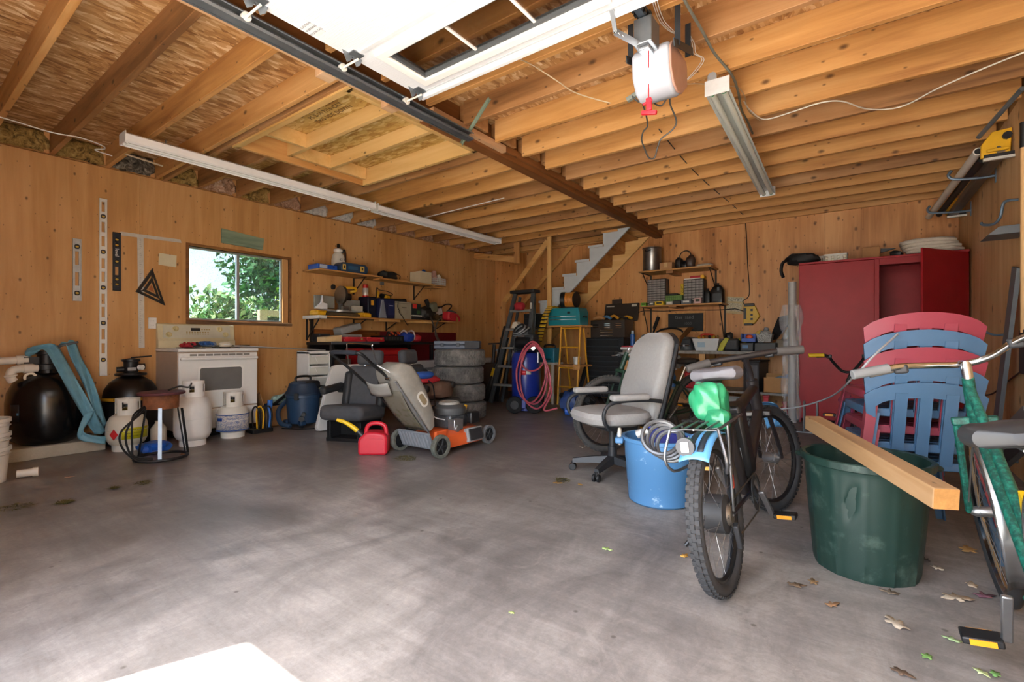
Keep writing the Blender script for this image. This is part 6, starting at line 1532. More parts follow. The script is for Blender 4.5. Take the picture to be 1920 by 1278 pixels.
solo('white_carton', B().prism([(-0.09, 0), (0.09, 0), (0.01, 0.10), (-0.05, 0.09)], -0.05, 0.05, XZ), mat('#d8cdbb', 0.6), 'small white paper carton wedged on a ladder step', 'carton', (-4.39, 6.12, 1.20))
sh = thing('long_tools', 'bundle of black long-handled tools with a yellow tag by the ladder', 'garden tools', (-4.93, 6.25, 0))
for i, (x0, x1, y1) in enumerate(((-0.10, 0.10, 0.10), (-0.03, 0.16, 0.13), (0.04, 0.22, 0.15), (-0.16, 0.05, 0.18))):
    part('handle', B().cyl((x0, 0, 0.02), (x1, y1, 0.95 + 0.1 * i), 0.017, n=8), BLACK() if i != 2 else mat('#b98b50', 0.6), sh)
part('shovel_blade', B().prism([(-0.10, 0.0), (0.08, 0.0), (0.12, 0.30), (-0.04, 0.33)], 0.012, 0.024, XZ), BLACK(), sh.children[0], bevel=0.006)
_tg = part('tag', B().bar((0.03, -0.145, 0.42), (0.065, -0.13, 0.56), 0.05, 0.006, (0, 1, 0)), mat('#e0bd1f', 0.5), sh, smooth=0)
part('blower_tube', B().tube([(-0.12, -0.12, 0.03), (0.0, -0.12, 0.30), (0.09, -0.085, 0.62)], [0.06, 0.045, 0.03], 12, k=3), BLACK(), sh)
_tg.parent = [c for c in sh.children if c.name.startswith('blower')][0]
promote(sh, 'handle', 'garden_tool', ('black-handled shovel leaning by the ladder', 'slim black tool handle leaning by the ladder', 'wooden tool handle leaning by the ladder', 'tallest black tool handle leaning by the ladder'), 'garden tool', 'garden tools by the ladder')
promote(sh, 'blower', 'blower_tube', ('black blower tube with a yellow tag by the ladder',), 'leaf blower', drop=True)
solo('bike_pump', B().cyl((0, 0, 0), (0.02, 0, 0.32), 0.03, n=12).bar((-0.10, 0, 0.33), (0.13, 0, 0.34), 0.025, 0.025), mat('#3a3c3f', 0.4, 0.4), 'grey floor pump standing behind the tool bundle', 'pump', (-5.16, 6.48, 0.619))
solo('pump_crate', B().box(-0.18, 0.18, -0.15, 0.15, 0, 0.60).box(-0.19, 0.19, -0.16, 0.16, 0.60, 0.62), mat('#4a4038', 0.7), 'dark crate standing under the floor pump by the back wall', 'crate', (-5.17, 6.53, 0), bevel=0.006)

# ------------------------------------------------------------------ air compressor
ac = thing('air_compressor', 'tall blue air compressor tank on wheels with coiled pink hose', 'air compressor', (-3.87, 5.60, 0))
BLT = mat('#1b2f86', 0.3, var=0.08)
part('tank', B().lathe([(0.0, 0.10), (0.10, 0.105), (0.175, 0.14), (0.20, 0.20), (0.20, 0.76), (0.175, 0.83), (0.10, 0.865), (0.0, 0.87)], n=36), BLT, ac)
part('motor', B().cyl((-0.13, -0.02, 0.97), (0.10, -0.02, 0.97), 0.085, n=20), BLACK(), ac)
part('pump_head', B().cb((0.08, 0.03, 0.99), (0.15, 0.16, 0.20)), DKGREY(), ac, bevel=0.02)
b = B()
for j in range(6): b.cb((0.08, 0.03, 0.93 + 0.022 * j), (0.17, 0.18, 0.007))
part('cooling_fins', b, mat('#55585c', 0.4, 0.6), ac, smooth=0)['kind'] = 'stuff'
part('saddle', B().box(-0.16, 0.16, -0.10, 0.10, 0.86, 0.89), BLACK(), ac, bevel=0.006)
part('foot_ring', B().lathe([(0.15, 0.03), (0.17, 0.03), (0.17, 0.13), (0.15, 0.13)], n=28), BLT, ac)
fd = Vector((0.57, -0.82, 0)); sd_ = Vector((0.82, 0.57, 0))        # towards camera, sideways
for s in (-1, 1):
    c0 = sd_ * (0.135 * s - 0.02) + fd * 0.20 + Vector((0, 0, 0.12))
    w_ = part('wheel', B().cyl(c0 - fd * 0.028, c0 + fd * 0.028, 0.118, n=26), RUBBER(), ac, bevel=0.012)
    part('hub', B().cyl(c0 + fd * 0.02, c0 + fd * 0.034, 0.062, n=18), DKGREY(), w_, bevel=0.004)
part('wheel_bracket', B().cb(tuple(sd_ * -0.03 + fd * 0.18 + Vector((0, 0, 0.13))), (0.06, 0.10, 0.12), 0, 0, 0.6), BLT, ac, bevel=0.008)
lab = [(0.2012 * math.cos(a), 0.2012 * math.sin(a)) for a in (-1.15, -0.72)]
part('brand_sticker', B().sheet(lambda u, v: (0.2015 * math.cos(-1.35 + 0.75 * u), 0.2015 * math.sin(-1.35 + 0.75 * u), 0.535 + 0.05 * v), 6, 1), mat('#c9c9c6', 0.4), ac, solid=0.001)
part('brand_red', B().sheet(lambda u, v: (0.203 * math.cos(-1.30 + 0.35 * u), 0.203 * math.sin(-1.30 + 0.35 * u), 0.53 + 0.06 * v), 5, 1), mat('#c02a38', 0.4), ac, solid=0.001)
part('handle_bar', B().tube([tuple(sd_ * -0.15 + Vector((0, 0, 0.80))), tuple(sd_ * -0.15 + fd * 0.06 + Vector((0, 0, 1.06))), tuple(sd_ * 0.12 + fd * 0.06 + Vector((0, 0, 1.06))), tuple(sd_ * 0.14 + Vector((0, 0, 0.82)))], 0.012, 8, k=3), BLACK(), ac)
part('gauge', B().cyl(tuple(fd * 0.14 + sd_ * 0.10 + Vector((0, 0, 0.90))), tuple(fd * 0.17 + sd_ * 0.10 + Vector((0, 0, 0.90))), 0.03, n=16), CHROME(), ac)
PK = mat('#b3505f', 0.45, var=0.08)
hs = thing('air_hose', 'pink rubber air hose hung in big loops over the compressor', 'hose', (-3.87, 5.60, 0))
def px2(px, py, f): 
    p = at(px, py, Y=5.60 - 0.82 * f); return p - Vector(hs.location)
loops = [[(1003, 641), (983, 652), (970, 690), (972, 730), (990, 754), (1008, 745), (1022, 710), (1020, 670)],
         [(1006, 645), (988, 655), (975, 700), (982, 745), (1005, 766), (1024, 750), (1032, 715), (1024, 680)],
         [(1000, 648), (985, 660), (978, 680), (990, 694), (1008, 692), (1020, 676), (1016, 655)],
         [(998, 646), (978, 668), (968, 700), (976, 740), (1000, 757), (1018, 742), (1026, 705), (1016, 665)]]
for i, lp in enumerate(loops):
    part('hose_loop', B().tube([px2(x, y, 0.30 + 0.012 * i) for x, y in lp], 0.012, 8, closed=True, k=5), PK, hs)
part('hose_tail', B().tube([px2(1024, 700, 0.30), px2(1034, 735, 0.33), px2(1020, 768, 0.36), px2(1045, 765, 0.3)], 0.012, 8, k=5), PK, hs)
part('coupler', B().cyl(px2(1009, 660, 0.33), px2(1009, 680, 0.33), 0.010, n=8), STEEL(), hs)
ch = thing('hose_coil', 'grey and black cable coil piled on the compressor head', 'cable coil', (-3.95, 5.62, 1.06))
for i in range(5):
    part('coil', B().torus((0, 0, 0), 0.13 - 0.012 * i, 0.014, 28, 7, xf((0.0, -0.02 * i, 0.06 + 0.014 * i), 0.35 + 0.1 * i, -0.3, 0)), mat('#8a8d8f', 0.5) if i % 2 else mat('#222427', 0.5), ch)
hzs = thing('hazard_strap', 'yellow and black striped strap hanging from the toolbox', 'strap', at(1041, 572, Y=6.70))
o_ = Vector(hzs.location)
sp_ = [at(1043, 577, Y=6.68) - o_, at(1032, 575, Y=6.55) - o_, at(1023, 592, Y=6.395) - o_, at(1015, 620, Y=6.385) - o_, at(1009, 645, Y=6.38) - o_]
P_ = smooth_path(sp_, 12); sdv = Vector((1, 0.1, 0))
for i in range(len(P_) - 1):
    a, c = P_[i], P_[i + 1]
    w_ = 0.055
    part('stripe', B().add([a - sdv * w_, a + sdv * w_, c + sdv * w_ + Vector((0, 0, 0.006)), c - sdv * w_ + Vector((0, 0, 0.006))], [(0, 1, 2, 3)]), mat('#d4ab22', 0.5) if i % 3 else BLACK(), hzs, solid=0.004, smooth=0)

# ------------------------------------------------------------------ yellow stand, teal toolboxes
ys_ = thing('yellow_stand', 'yellow tubular step stand under the teal toolbox', 'step stand', (-3.72, 6.62, 0))
YT = mat('#d79a1e', 0.4, var=0.08)
for x in (-0.17, 0.17):
    part('post', B().cyl((x, -0.12, 0.0), (x, 0.0, 1.222), 0.016, n=10), YT, ys_)
    part('rear_post', B().cyl((x, 0.34, 0.0), (x, 0.10, 1.20), 0.014, n=10), YT, ys_)
for z, y in ((0.28, -0.09), (0.58, -0.06), (0.90, -0.03), (1.20, 0.0)): part('rung', B().cyl((-0.17, y, z), (0.17, y, z), 0.013, n=10), YT, ys_)
part('shelf_board', B().box(-0.20, 0.22, -0.10, 0.30, 0.600, 0.625).box(0.10, 0.22, -0.11, -0.10, 0.56, 0.64), LUM_Y, ys_, smooth=0)
solo('support_plank', B().box(-0.42, 0.22, -0.14, 0.22, 0, 0.022), SHELFX, 'plank laid on the yellow stand carrying the teal toolbox', 'plank', (-3.72, 6.72, 1.222), smooth=0)
tt_ = thing('teal_toolbox', 'large teal metal toolbox with chrome drawer trim', 'toolbox', (-3.855, 6.71, 1.244))
TEAL = mat('#1d7f8b', 0.35, var=0.06)
part('body', B().prism([(-0.26, 0), (0.31, 0), (0.31, 0.20), (0.28, 0.275), (-0.26, 0.275)], -0.17, 0.12, XZ), TEAL, tt_, bevel=0.006)
for z in (0.085, 0.135): part('drawer_trim', B().box(-0.24, 0.25, -0.126, -0.12, z, z + 0.014), CHROME(), tt_, bevel=0.002)
part('front_panel', B().box(-0.25, 0.26, -0.124, -0.1205, 0.02, 0.255), TEAL, tt_, bevel=0.002)
part('latch', B().cb((0.12, -0.127, 0.20), (0.05, 0.014, 0.035)), BLACK(), tt_, bevel=0.004)
part('side_handle', B().tube([(0.316, -0.04, 0.12), (0.34, -0.02, 0.14), (0.34, 0.06, 0.14), (0.316, 0.08, 0.12)], 0.008, 6, k=3), BLACK(), tt_)
solo('black_toolbox', B().cb((0, 0, 0.11), (0.24, 0.26, 0.22)).cb((0, -0.132, 0.14), (0.20, 0.008, 0.012)), mat('#1c1d20', 0.5), 'black metal box next to the teal toolbox', 'box', (-4.36, 6.55, 1.219), bevel=0.008)
solo('box_rest', B().cyl((-0.08, 0, 0), (-0.08, 0, 1.20), 0.02, n=8).cyl((0.08, 0, 0), (0.08, 0, 1.20), 0.02, n=8).box(-0.14, 0.14, -0.13, 0.13, 1.20, 1.22), mat('#3a342e', 0.6), 'dark two-post rest holding the black toolbox', 'stand', (-4.36, 6.55, 0), smooth=30)
cr_ = thing('cord_reel', 'black drum reel wound with orange extension cord', 'cord reel', (-3.80, 6.67, 1.519))
part('drum_face', B().cyl((-0.10, -0.03, 0.13), (-0.03, -0.01, 0.13), 0.125, n=26), BLACK(), cr_, bevel=0.008)
part('drum_back', B().cyl((0.13, 0.03, 0.13), (0.145, 0.03, 0.13), 0.125, n=26), BLACK(), cr_)
for i in range(6):
    part('orange_coil', B().torus((0, 0, 0), 0.105, 0.015, 30, 7, xf((-0.015 + 0.027 * i, 0, 0.13), 0, PI / 2, 0)), mat('#c87f2a', 0.5), cr_)
part('foot', B().box(-0.10, 0.15, -0.06, 0.06, 0.0, 0.015), BLACK(), cr_)
th = thing('teal_welder', 'small teal machine case with a black handle on the stand shelf', 'machine', (-4.075, 6.575, 0.66))
part('case', B().cb((0, 0, 0.115), (0.30, 0.24, 0.23)), mat('#1c6f86', 0.4), th, bevel=0.018)
part('handle', B().tube([(-0.10, 0, 0.22), (-0.09, 0, 0.27), (0.09, 0, 0.27), (0.10, 0, 0.22)], 0.013, 8, k=3), BLACK(), th)
part('name_plate', B().cb((0.02, -0.122, 0.05), (0.14, 0.004, 0.025)), mat('#15323b', 0.4), th, smooth=0)
solo('machine_stand', B().box(-0.17, 0.17, -0.13, 0.13, 0.63, 0.66).box(-0.16, -0.12, -0.12, -0.08, 0, 0.63).box(0.10, 0.13, -0.12, -0.08, 0, 0.63).box(-0.16, -0.12, 0.08, 0.12, 0, 0.63).box(0.10, 0.13, 0.08, 0.12, 0, 0.63), mat('#c9c4ba', 0.5), 'pale four-legged stand under the small teal machine', 'stand', (-4.075, 6.575, 0.0), smooth=0)
solo('paint_tub', B().lathe([(0.05, 0), (0.055, 0.10), (0.062, 0.10), (0.062, 0.125), (0.0, 0.13)], n=18), mat('#d9d8d2', 0.5), 'small white paint tub on the yellow stand shelf', 'tub', (-3.62, 6.64, 0.626))
bb_ = thing('blue_bag', 'crumpled blue nylon bag with a cylinder on the floor', 'bag', (-3.22, 5.75, 0))
part('bag', lumpy(0.28, 0.30, 0.34, 91, 0.10), mat('#1f3a6e', 0.5), bb_)
part('blue_roll', B().cyl((0.02, -0.20, 0.07), (0.14, -0.15, 0.06), 0.05, n=14), mat('#2a5fc0', 0.45), bb_)
part('drawstring', B().tube([(0, -0.05, 0.30), (0.07, -0.1, 0.36), (0.12, 0.0, 0.30), (0.05, 0.08, 0.33), (-0.05, 0.0, 0.31)], 0.014, 7, k=4), BLACK(), bb_)
promote(bb_, 'blue_roll', 'foam_roll', ('bright blue roll on the floor against the blue bag',), 'roll')
solo('dark_tote', lumpy(0.50, 0.42, 0.30, 92, 0.10), mat('#1d2024', 0.7), 'dark duffel heap on the floor under the yellow stand', 'duffel', (-3.40, 6.24, 0.0))
for i, (x, c_) in enumerate(((-3.838, '#2b2a2b'), (-3.79, '#35373a'))):
    solo('leaning_pipe', B().cyl((0, 0, 0), (0.0, 0.70, 1.10 + 0.08 * i), 0.02, n=10), mat(c_, 0.5, 0.3), ('black pipe leaning on the wall beside the tool chest', 'grey pipe leaning on the wall beside the tool chest')[i], 'pipe', (x, 6.98, 0.008))

# ------------------------------------------------------------------ tool chests
tch = thing('tool_chest', 'tall black rolling tool chest with many flat drawers', 'tool chest', (-3.42, 7.42, 0))
TC = mat('#26292d', 0.4, 0.2, var=0.08)
part('cabinet', B().box(-0.33, 0.33, -0.22, 0.22, 0.08, 1.055), TC, tch, bevel=0.006)
zs = [0.10, 0.30, 0.43, 0.52, 0.60, 0.68, 0.76, 0.84, 0.92, 1.04]
for a, c in zip(zs, zs[1:]):
    q = part('drawer', B().box(-0.31, 0.25, -0.236, -0.221, a + 0.006, c - 0.006), TC, tch, bevel=0.003)
    part('pull', B().box(-0.31, 0.25, -0.250, -0.236, c - 0.020, c - 0.008), mat('#4a4e53', 0.35, 0.5), q, smooth=0)
for x in (-0.27, 0.27):
    for y in (-0.16, 0.16): part('caster', B().cyl((x - 0.015, y, 0.04), (x + 0.015, y, 0.04), 0.04, n=14), BLACK(), tch)
tc2 = thing('top_chest', 'brown metal top chest with its lid raised', 'tool chest', (-3.37, 7.40, 1.056))
BRN = mat('#3a332e', 0.4, 0.2, var=0.08)
part('box', B().box(-0.30, 0.30, -0.20, 0.17, 0, 0.285), BRN, tc2, bevel=0.006)
part('lid', B().box(-0.30, 0.30, 0.0, 0.035, 0.0, 0.30, xf((0.06, 0.17, 0.285), math.radians(-14), 0, 0)), BRN, tc2, bevel=0.006)
part('lid_sticker', B().box(0.18, 0.27, -0.003, 0.0, 0.24, 0.28, xf((0.06, 0.17, 0.285), math.radians(-14), 0, 0)), mat('#c9c5b8', 0.6), tc2, smooth=0)
part('lid_name', B().box(-0.27, -0.13, -0.003, 0.0, 0.245, 0.265, xf((0.06, 0.17, 0.285), math.radians(-14), 0, 0)), mat('#b9b4a6', 0.5), tc2, smooth=0)
for x, zz in ((-0.20, (0.20, 0.16)), (0.0, (0.215, 0.185, 0.155)), (0.20, (0.215, 0.185, 0.155))):
    for z in zz: part('pull', B().box(x - 0.05, x + 0.05, -0.212, -0.20, z, z + 0.012), CHROME(), tc2, smooth=0)
for z in (0.115, 0.08, 0.025): part('pull', B().box(-0.12, 0.10, -0.212, -0.20, z, z + 0.012), CHROME(), tc2, smooth=0)
tcp = thing('loose_tools', 'jumble of small hand tools lying in the open top chest', 'hand tools', (-3.37, 7.39, 1.340))
for i, (x0, x1, c_) in enumerate(((-0.26, -0.06, '#c08f5c'), (-0.14, 0.02, '#4d7fa8'), (-0.05, 0.12, '#c98f2a'), (0.05, 0.24, '#26272a'), (0.10, 0.30, '#d3a22a'))):
    part('tool', B().tube([(x0, -0.16 + 0.07 * i, 0.025), ((x0 + x1) / 2, -0.155 + 0.07 * i, 0.05 + 0.012 * (i % 3)), (x1, -0.16 + 0.07 * i, 0.025)], 0.022, 8, k=3), mat(c_, 0.5), tcp)
promote(tcp, 'tool', 'hand_tool', ('wooden-handled tool in the open top chest', 'blue-handled tool in the open top chest', 'amber-handled tool in the open top chest', 'black-handled tool in the open top chest', 'yellow-handled tool in the open top chest'), 'hand tool', 'tools in the top chest', drop=True)
solo('dark_plank', B().box(-0.09, 0.09, -0.018, 0, 0, 0.36), mat('#3b2c22', 0.6, var=0.2), 'short dark plank fixed upright above the top chest', 'plank', (-3.42, YB - 0.001, 1.35), smooth=0)
# ------------------------------------------------------------------ workbench on the back wall
def BW(px, py, Y): return at(px, py, Y=Y)
def bxs(px0, px1, Y): return at(px0, 640, Y=Y).x, at(px1, 640, Y=Y).x
wb = thing('workbench', 'long wooden workbench with a worn grey top along the back wall', 'workbench', (-1.84, 7.38, 0))
WT = mat('#8f8c86', 0.6, var=0.3, scale=18)
part('top', B().box(-1.20, 1.17, -0.33, 0.325, 0.815, 0.86), WT, wb, bevel=0.004, smooth=0)
part('lower_shelf', B().box(-1.18, 1.15, -0.30, 0.32, 0.285, 0.315), WT, wb, smooth=0)
for x in (-1.15, -0.02, 1.12):
    for y in (-0.27, 0.28): part('leg', B().cb((x, y, 0.407), (0.085, 0.04, 0.815)), LUM_Z, wb, bevel=0.003, smooth=0)
ZB = 0.861
def carton(label, loc, w, d, h, rz=0, flaps=(), c='#b58755', tape=True, name='carton'):
    t = thing(name, label, 'carton', loc, rz=rz); m = mat(c, 0.75, var=0.07); k = 0.006
    if flaps:
        part('walls', B().box(-w / 2, w / 2, -d / 2, -d / 2 + k, 0, h).box(-w / 2, w / 2, d / 2 - k, d / 2, 0, h).box(-w / 2, -w / 2 + k, -d / 2, d / 2, 0, h).box(w / 2 - k, w / 2, -d / 2, d / 2, 0, h).box(-w / 2, w / 2, -d / 2, d / 2, 0, k), m, t, smooth=0)
        for s, ang, L in flaps:
            if s in 'fb':
                sg = -1 if s == 'f' else 1
                part('flap', B().box(-w / 2, w / 2, 0, k, 0, L, xf((0, sg * d / 2, h), -sg * ang, 0, 0)), m, t, smooth=0)
            else:
                sg = -1 if s == 'l' else 1
                part('flap', B().box(0, k, -d / 2, d / 2, 0, L, xf((sg * w / 2, 0, h), 0, sg * ang, 0)), m, t, smooth=0)
    else:
        part('box', B().box(-w / 2, w / 2, -d / 2, d / 2, 0, h), m, t, bevel=0.003)
        if tape: part('tape', B().box(-0.025, 0.025, -d / 2 - 0.001, d / 2, h * 0.35, h + 0.001), mat('#c9a878', 0.4), t, smooth=0)
    return t
# left end of the bench
bks = thing('flat_books', 'red and white binders stacked on the bench end', 'binders', (-2.97, 7.18, ZB))
part('white_binder', B().cb((0, 0, 0.02), (0.22, 0.24, 0.038)), WHITE(), bks, bevel=0.004)
part('red_binder', B().cb((0.01, 0, 0.052), (0.21, 0.23, 0.024)), mat('#b03040', 0.5), bks, bevel=0.004)
promote(bks, '', 'ring_binder', ('white binder lying on the bench end', 'red binder lying on the white one'), 'binder', drop=True)
cnb = thing('spray_bottle', 'blue aerosol can standing on the binders', 'spray can', (-2.94, 7.2, ZB + 0.065))
part('can', B().lathe([(0.035, 0), (0.036, 0.17), (0.024, 0.185), (0.024, 0.19)], n=18), mat('#2c62ad', 0.35), cnb)
part('cap', B().lathe([(0.025, 0.185), (0.025, 0.23), (0.02, 0.235)], n=14), mat('#a8b6c4', 0.4), cnb)
wjg = thing('grey_jug', 'grey plastic jug with a loop handle on the bench', 'jug', (-2.84, 7.50, ZB))
part('body', B().cb((0, 0, 0.09), (0.20, 0.14, 0.18)), mat('#a6abad', 0.5), wjg, bevel=0.03, seg=3)
part('handle', B().tube([(-0.07, 0, 0.17), (-0.05, 0, 0.225), (0.06, 0, 0.23), (0.085, 0, 0.16)], 0.014, 8, k=4), mat('#7f8588', 0.5), wjg)
solo('scraper', B().bar((0, 0, 0), (0.06, 0.14, 0.36), 0.025, 0.02).bar((0.05, 0.12, 0.32), (0.085, 0.20, 0.50), 0.05, 0.03), mat('#232427', 0.5), 'black long-handled scraper leaning against the back wall', 'scraper', (-2.72, 7.30, ZB + 0.012), bevel=0.003)
b1 = carton('open cardboard box with spread flaps on the bench', (-2.41, 7.36, ZB), 0.42, 0.30, 0.22, flaps=(('f', 2.2, 0.10), ('r', 0.7, 0.16), ('b', 0.3, 0.13)))
text_part('box_print', 'LIBERTY', mat('#4a3a28', 0.7), b1, (0.12, -0.152, 0.08), FACE_NEG_Y, 0.04)
solo('black_hose', B().tube([(-0.25, 0, 0.0), (-0.15, 0, 0.06), (0.02, 0, 0.085), (0.16, 0, 0.05), (0.22, 0, -0.05)], 0.014, 8, k=6), BLACK(), 'black hose arching out of the open cardboard box', 'hose', (-2.42, 7.44, ZB + 0.25))
dr_ = thing('yellow_drill', 'yellow and black cordless drill lying by the cardboard box', 'drill', (-2.35, 7.085, ZB))
part('motor', B().cyl((-0.06, 0, 0.13), (0.09, -0.02, 0.14), 0.035, 0.03, n=14), YEL, dr_)
part('chuck', B().cyl((0.09, -0.02, 0.14), (0.15, -0.03, 0.145), 0.022, 0.015, n=12), BLACK(), dr_)
part('grip', B().bar((-0.02, 0, 0.12), (-0.05, 0, 0.04), 0.035, 0.045, (1, 0, 0)), BLACK(), dr_, bevel=0.01)
part('battery', B().cb((-0.05, 0, 0.028), (0.11, 0.07, 0.055)), mat('#2c4858', 0.5), dr_, bevel=0.008)
cmp_ = thing('bench_vice', 'grey metal vice bolted to the bench top', 'vice', (-2.095, 7.18, ZB))
part('body', B().lathe([(0.09, 0), (0.10, 0.02), (0.085, 0.10), (0.06, 0.15), (0.045, 0.19), (0.0, 0.20)], n=20), mat('#55585a', 0.5, 0.3, var=0.2), cmp_)
part('screw', B().cyl((0.0, -0.15, 0.07), (0.0, -0.03, 0.07), 0.016, n=10), STEEL(), cmp_)
part('jaw', B().cb((0.02, -0.07, 0.13), (0.12, 0.06, 0.07)), DKGREY(), cmp_, bevel=0.01)
part('bar', B().cyl((-0.07, -0.14, 0.07), (0.07, -0.14, 0.07), 0.008, n=8), CHROME(), cmp_)
pch = thing('router_case', 'grey flat power tool case with a red handle on the bench', 'tool case', (-1.85, 7.50, ZB))
part('case', B().prism([(-0.32, 0), (0.22, 0), (0.26, 0.10), (0.24, 0.14), (-0.30, 0.20), (-0.33, 0.16)], -0.12, 0.12, XZ), mat('#77797b', 0.55, var=0.1), pch, bevel=0.012)
part('red_handle', B().tube([(-0.14, -0.02, 0.19), (-0.10, -0.02, 0.235), (0.04, -0.02, 0.225), (0.08, -0.02, 0.17)], 0.017, 8, k=4), mat('#c4402f', 0.4), pch)
wbn_ = thing('white_bin', 'white plastic bin of hand tools on the bench edge', 'bin', (-1.80, 7.17, ZB))
wbm = mat('#d5d9da', 0.4, var=0.03)
def taper(w0, d0, w1, d1, h, th=0.004):
    o = [(-w0 / 2, -d0 / 2), (w0 / 2, -d0 / 2), (w0 / 2, d0 / 2), (-w0 / 2, d0 / 2)]; q = [(-w1 / 2, -d1 / 2), (w1 / 2, -d1 / 2), (w1 / 2, d1 / 2), (-w1 / 2, d1 / 2)]
    s = 1 - 2 * th / w0
    vs = [(*p, 0) for p in o] + [(*p, h) for p in q] + [(p[0] * s, p[1] * s, h) for p in q] + [(p[0] * s, p[1] * s, th) for p in o]
    fs = [(3, 2, 1, 0)]
    for k in range(3):
        for i in range(4): fs.append((4 * k + i, 4 * k + (i + 1) % 4, 4 * k + 4 + (i + 1) % 4, 4 * k + 4 + i))
    fs.append((12, 13, 14, 15))
    return B().add(vs, fs)
part('bin', taper(0.28, 0.20, 0.36, 0.28, 0.17), wbm, wbn_, smooth=0)
part('label', B().cb((-0.06, -0.128, 0.085), (0.10, 0.002, 0.07), 0.23), mat('#a9c4d4', 0.5), wbn_, smooth=0)
for i, (x, c_) in enumerate(((-0.12, '#d99a22'), (-0.06, '#c98a22'), (0.02, '#2a2b2d'), (0.08, '#b09a30'), (0.13, '#9b7a3c'))):
    part('tool_handle', B().tube([(x, 0.05, 0.03), (x, 0.02, 0.15), (x + 0.01, -0.03, 0.205), (x + 0.012, -0.07, 0.19)], 0.016, 7, k=4), mat(c_, 0.5), wbn_)
promote(wbn_, 'tool_handle', 'hand_tool', ('orange-handled tool in the white bin', 'amber-handled tool in the white bin', 'black-handled tool in the white bin', 'olive-handled tool in the white bin', 'brown-handled tool in the white bin'), 'hand tool', 'tools in the white bin')
rcap = thing('red_helmet', 'red cap and black clamp lying behind the white bin', 'cap', (-1.525, 7.29, ZB))
part('dome', lumpy(0.18, 0.15, 0.15, 101, 0.05), mat('#b82a26', 0.6), rcap)
q = lumpy(0.10, 0.10, 0.13, 102, 0.12); q.v = [(v[0] - 0.02, v[1] + 0.01, v[2] + 0.135) for v in q.v]
part('clamp', q, BLACK(), rcap)
promote(rcap, '', 'red_hat', ('red cloth cap behind the white bin', 'black spring clamp standing on the red cap'), 'cap', drop=True)
bpy.data.objects['red_hat.001']['category'] = 'clamp'; bpy.data.objects['red_hat.001'].name = 'spring_clamp'
sho = thing('sander', 'black and lime belt sander standing on the bench', 'sander', (-1.525, 7.12, ZB))
part('body', B().cb((0.05, 0, 0.085), (0.19, 0.12, 0.17)), mat('#2f3033', 0.6), sho, bevel=0.03, seg=3)
part('lime_band', B().prism([(-0.12, 0.0), (-0.05, 0.0), (0.03, 0.17), (-0.02, 0.185), (-0.09, 0.10)], -0.05, 0.065, XZ), mat('#b5b32a', 0.5), sho, bevel=0.008)
for i in range(3): part('vent', B().cb((0.05 + 0.02 * i, -0.062, 0.09), (0.008, 0.004, 0.06)), BLACK(), sho, smooth=0)
yv = thing('yellow_ratchet_straps', 'tangle of yellow ratchet straps on the bench', 'straps', (-1.33, 7.365, ZB))
for i in range(6):
    r_ = random.Random(200 + i)
    part('strap_loop', B().tube([(r_.uniform(-0.12, 0.12), r_.uniform(-0.08, 0.08), 0.03 + 0.03 * i + r_.uniform(-0.01, 0.02)) for _ in range(6)], 0.013, 6, closed=True, k=4), mat('#b9a32c', 0.55) if i % 3 else DKGREY(), yv)
bbn = thing('blue_bin', 'blue stacking bin holding an orange part', 'bin', (-1.26, 7.17, ZB + 0.12))
part('bin', B().box(-0.09, 0.09, -0.09, 0.10, 0, 0.006).box(-0.09, -0.082, -0.09, 0.10, 0, 0.115).box(0.082, 0.09, -0.09, 0.10, 0, 0.115).box(-0.09, 0.09, 0.092, 0.10, 0, 0.115).box(-0.09, 0.09, -0.09, -0.082, 0, 0.05), mat('#2d59b8', 0.45), bbn, smooth=0)
part('orange_part', lumpy(0.09, 0.07, 0.06, 105, 0.06), mat('#d9572a', 0.5), bbn).location = (0, -0.02, 0.045)
promote(bbn, 'orange_part', 'orange_clip', ('orange plastic clip lying in the blue bin',), 'clip')
gbn = thing('speckled_bin', 'grey speckled bin beside the blue bin', 'bin', (-1.07, 7.17, ZB + 0.12))
spk = speck('speckle_grey', '#b5b5b0', '#3d3e3e', 120)
part('bin', taper(0.15, 0.15, 0.19, 0.18, 0.11), spk, gbn, smooth=0)
part('rag', lumpy(0.13, 0.12, 0.10, 106, 0.10), mat('#9b9b98', 0.8, var=0.3, scale=40), gbn).location = (0, 0, 0.06)
promote(gbn, 'rag', 'grey_rag', ('speckled grey rag stuffed in the grey bin',), 'rag')
bx2 = thing('battery_charger_box', 'black charger boxes with blue displays under the small bins', 'charger', (-1.18, 7.18, ZB))
_lb = part('left_box', B().cb((-0.10, 0, 0.056), (0.16, 0.20, 0.112)), mat('#2a2c30', 0.5), bx2, bevel=0.008)
part('right_box', B().cb((0.12, 0, 0.056), (0.25, 0.20, 0.112)), mat('#3c3d3e', 0.55), bx2, bevel=0.008)
part('display', B().cb((-0.12, -0.101, 0.06), (0.07, 0.003, 0.045)), mat('#3a6c9c', 0.3), _lb, smooth=0)
promote(bx2, '', 'charger_box', ('black charger box with a blue display under the blue bin', 'plain dark charger box under the speckled bin'), 'charger', drop=True)
ygt = thing('yellow_clamps', 'yellow bar clamps resting over the bins', 'clamps', (-1.30, 7.50, ZB))
for i in range(3):
    part('clamp', B().bar((-0.18 + 0.06 * i, 0.045 * i, 0.10 + 0.03 * i), (0.14 + 0.04 * i, 0.045 * i, 0.28 - 0.03 * i), 0.03, 0.04).bar((-0.18 + 0.06 * i, 0.045 * i, 0.0), (-0.18 + 0.06 * i, 0.045 * i, 0.13), 0.025, 0.03, (0, 1, 0)), mat('#c9a526', 0.45), ygt, bevel=0.006)
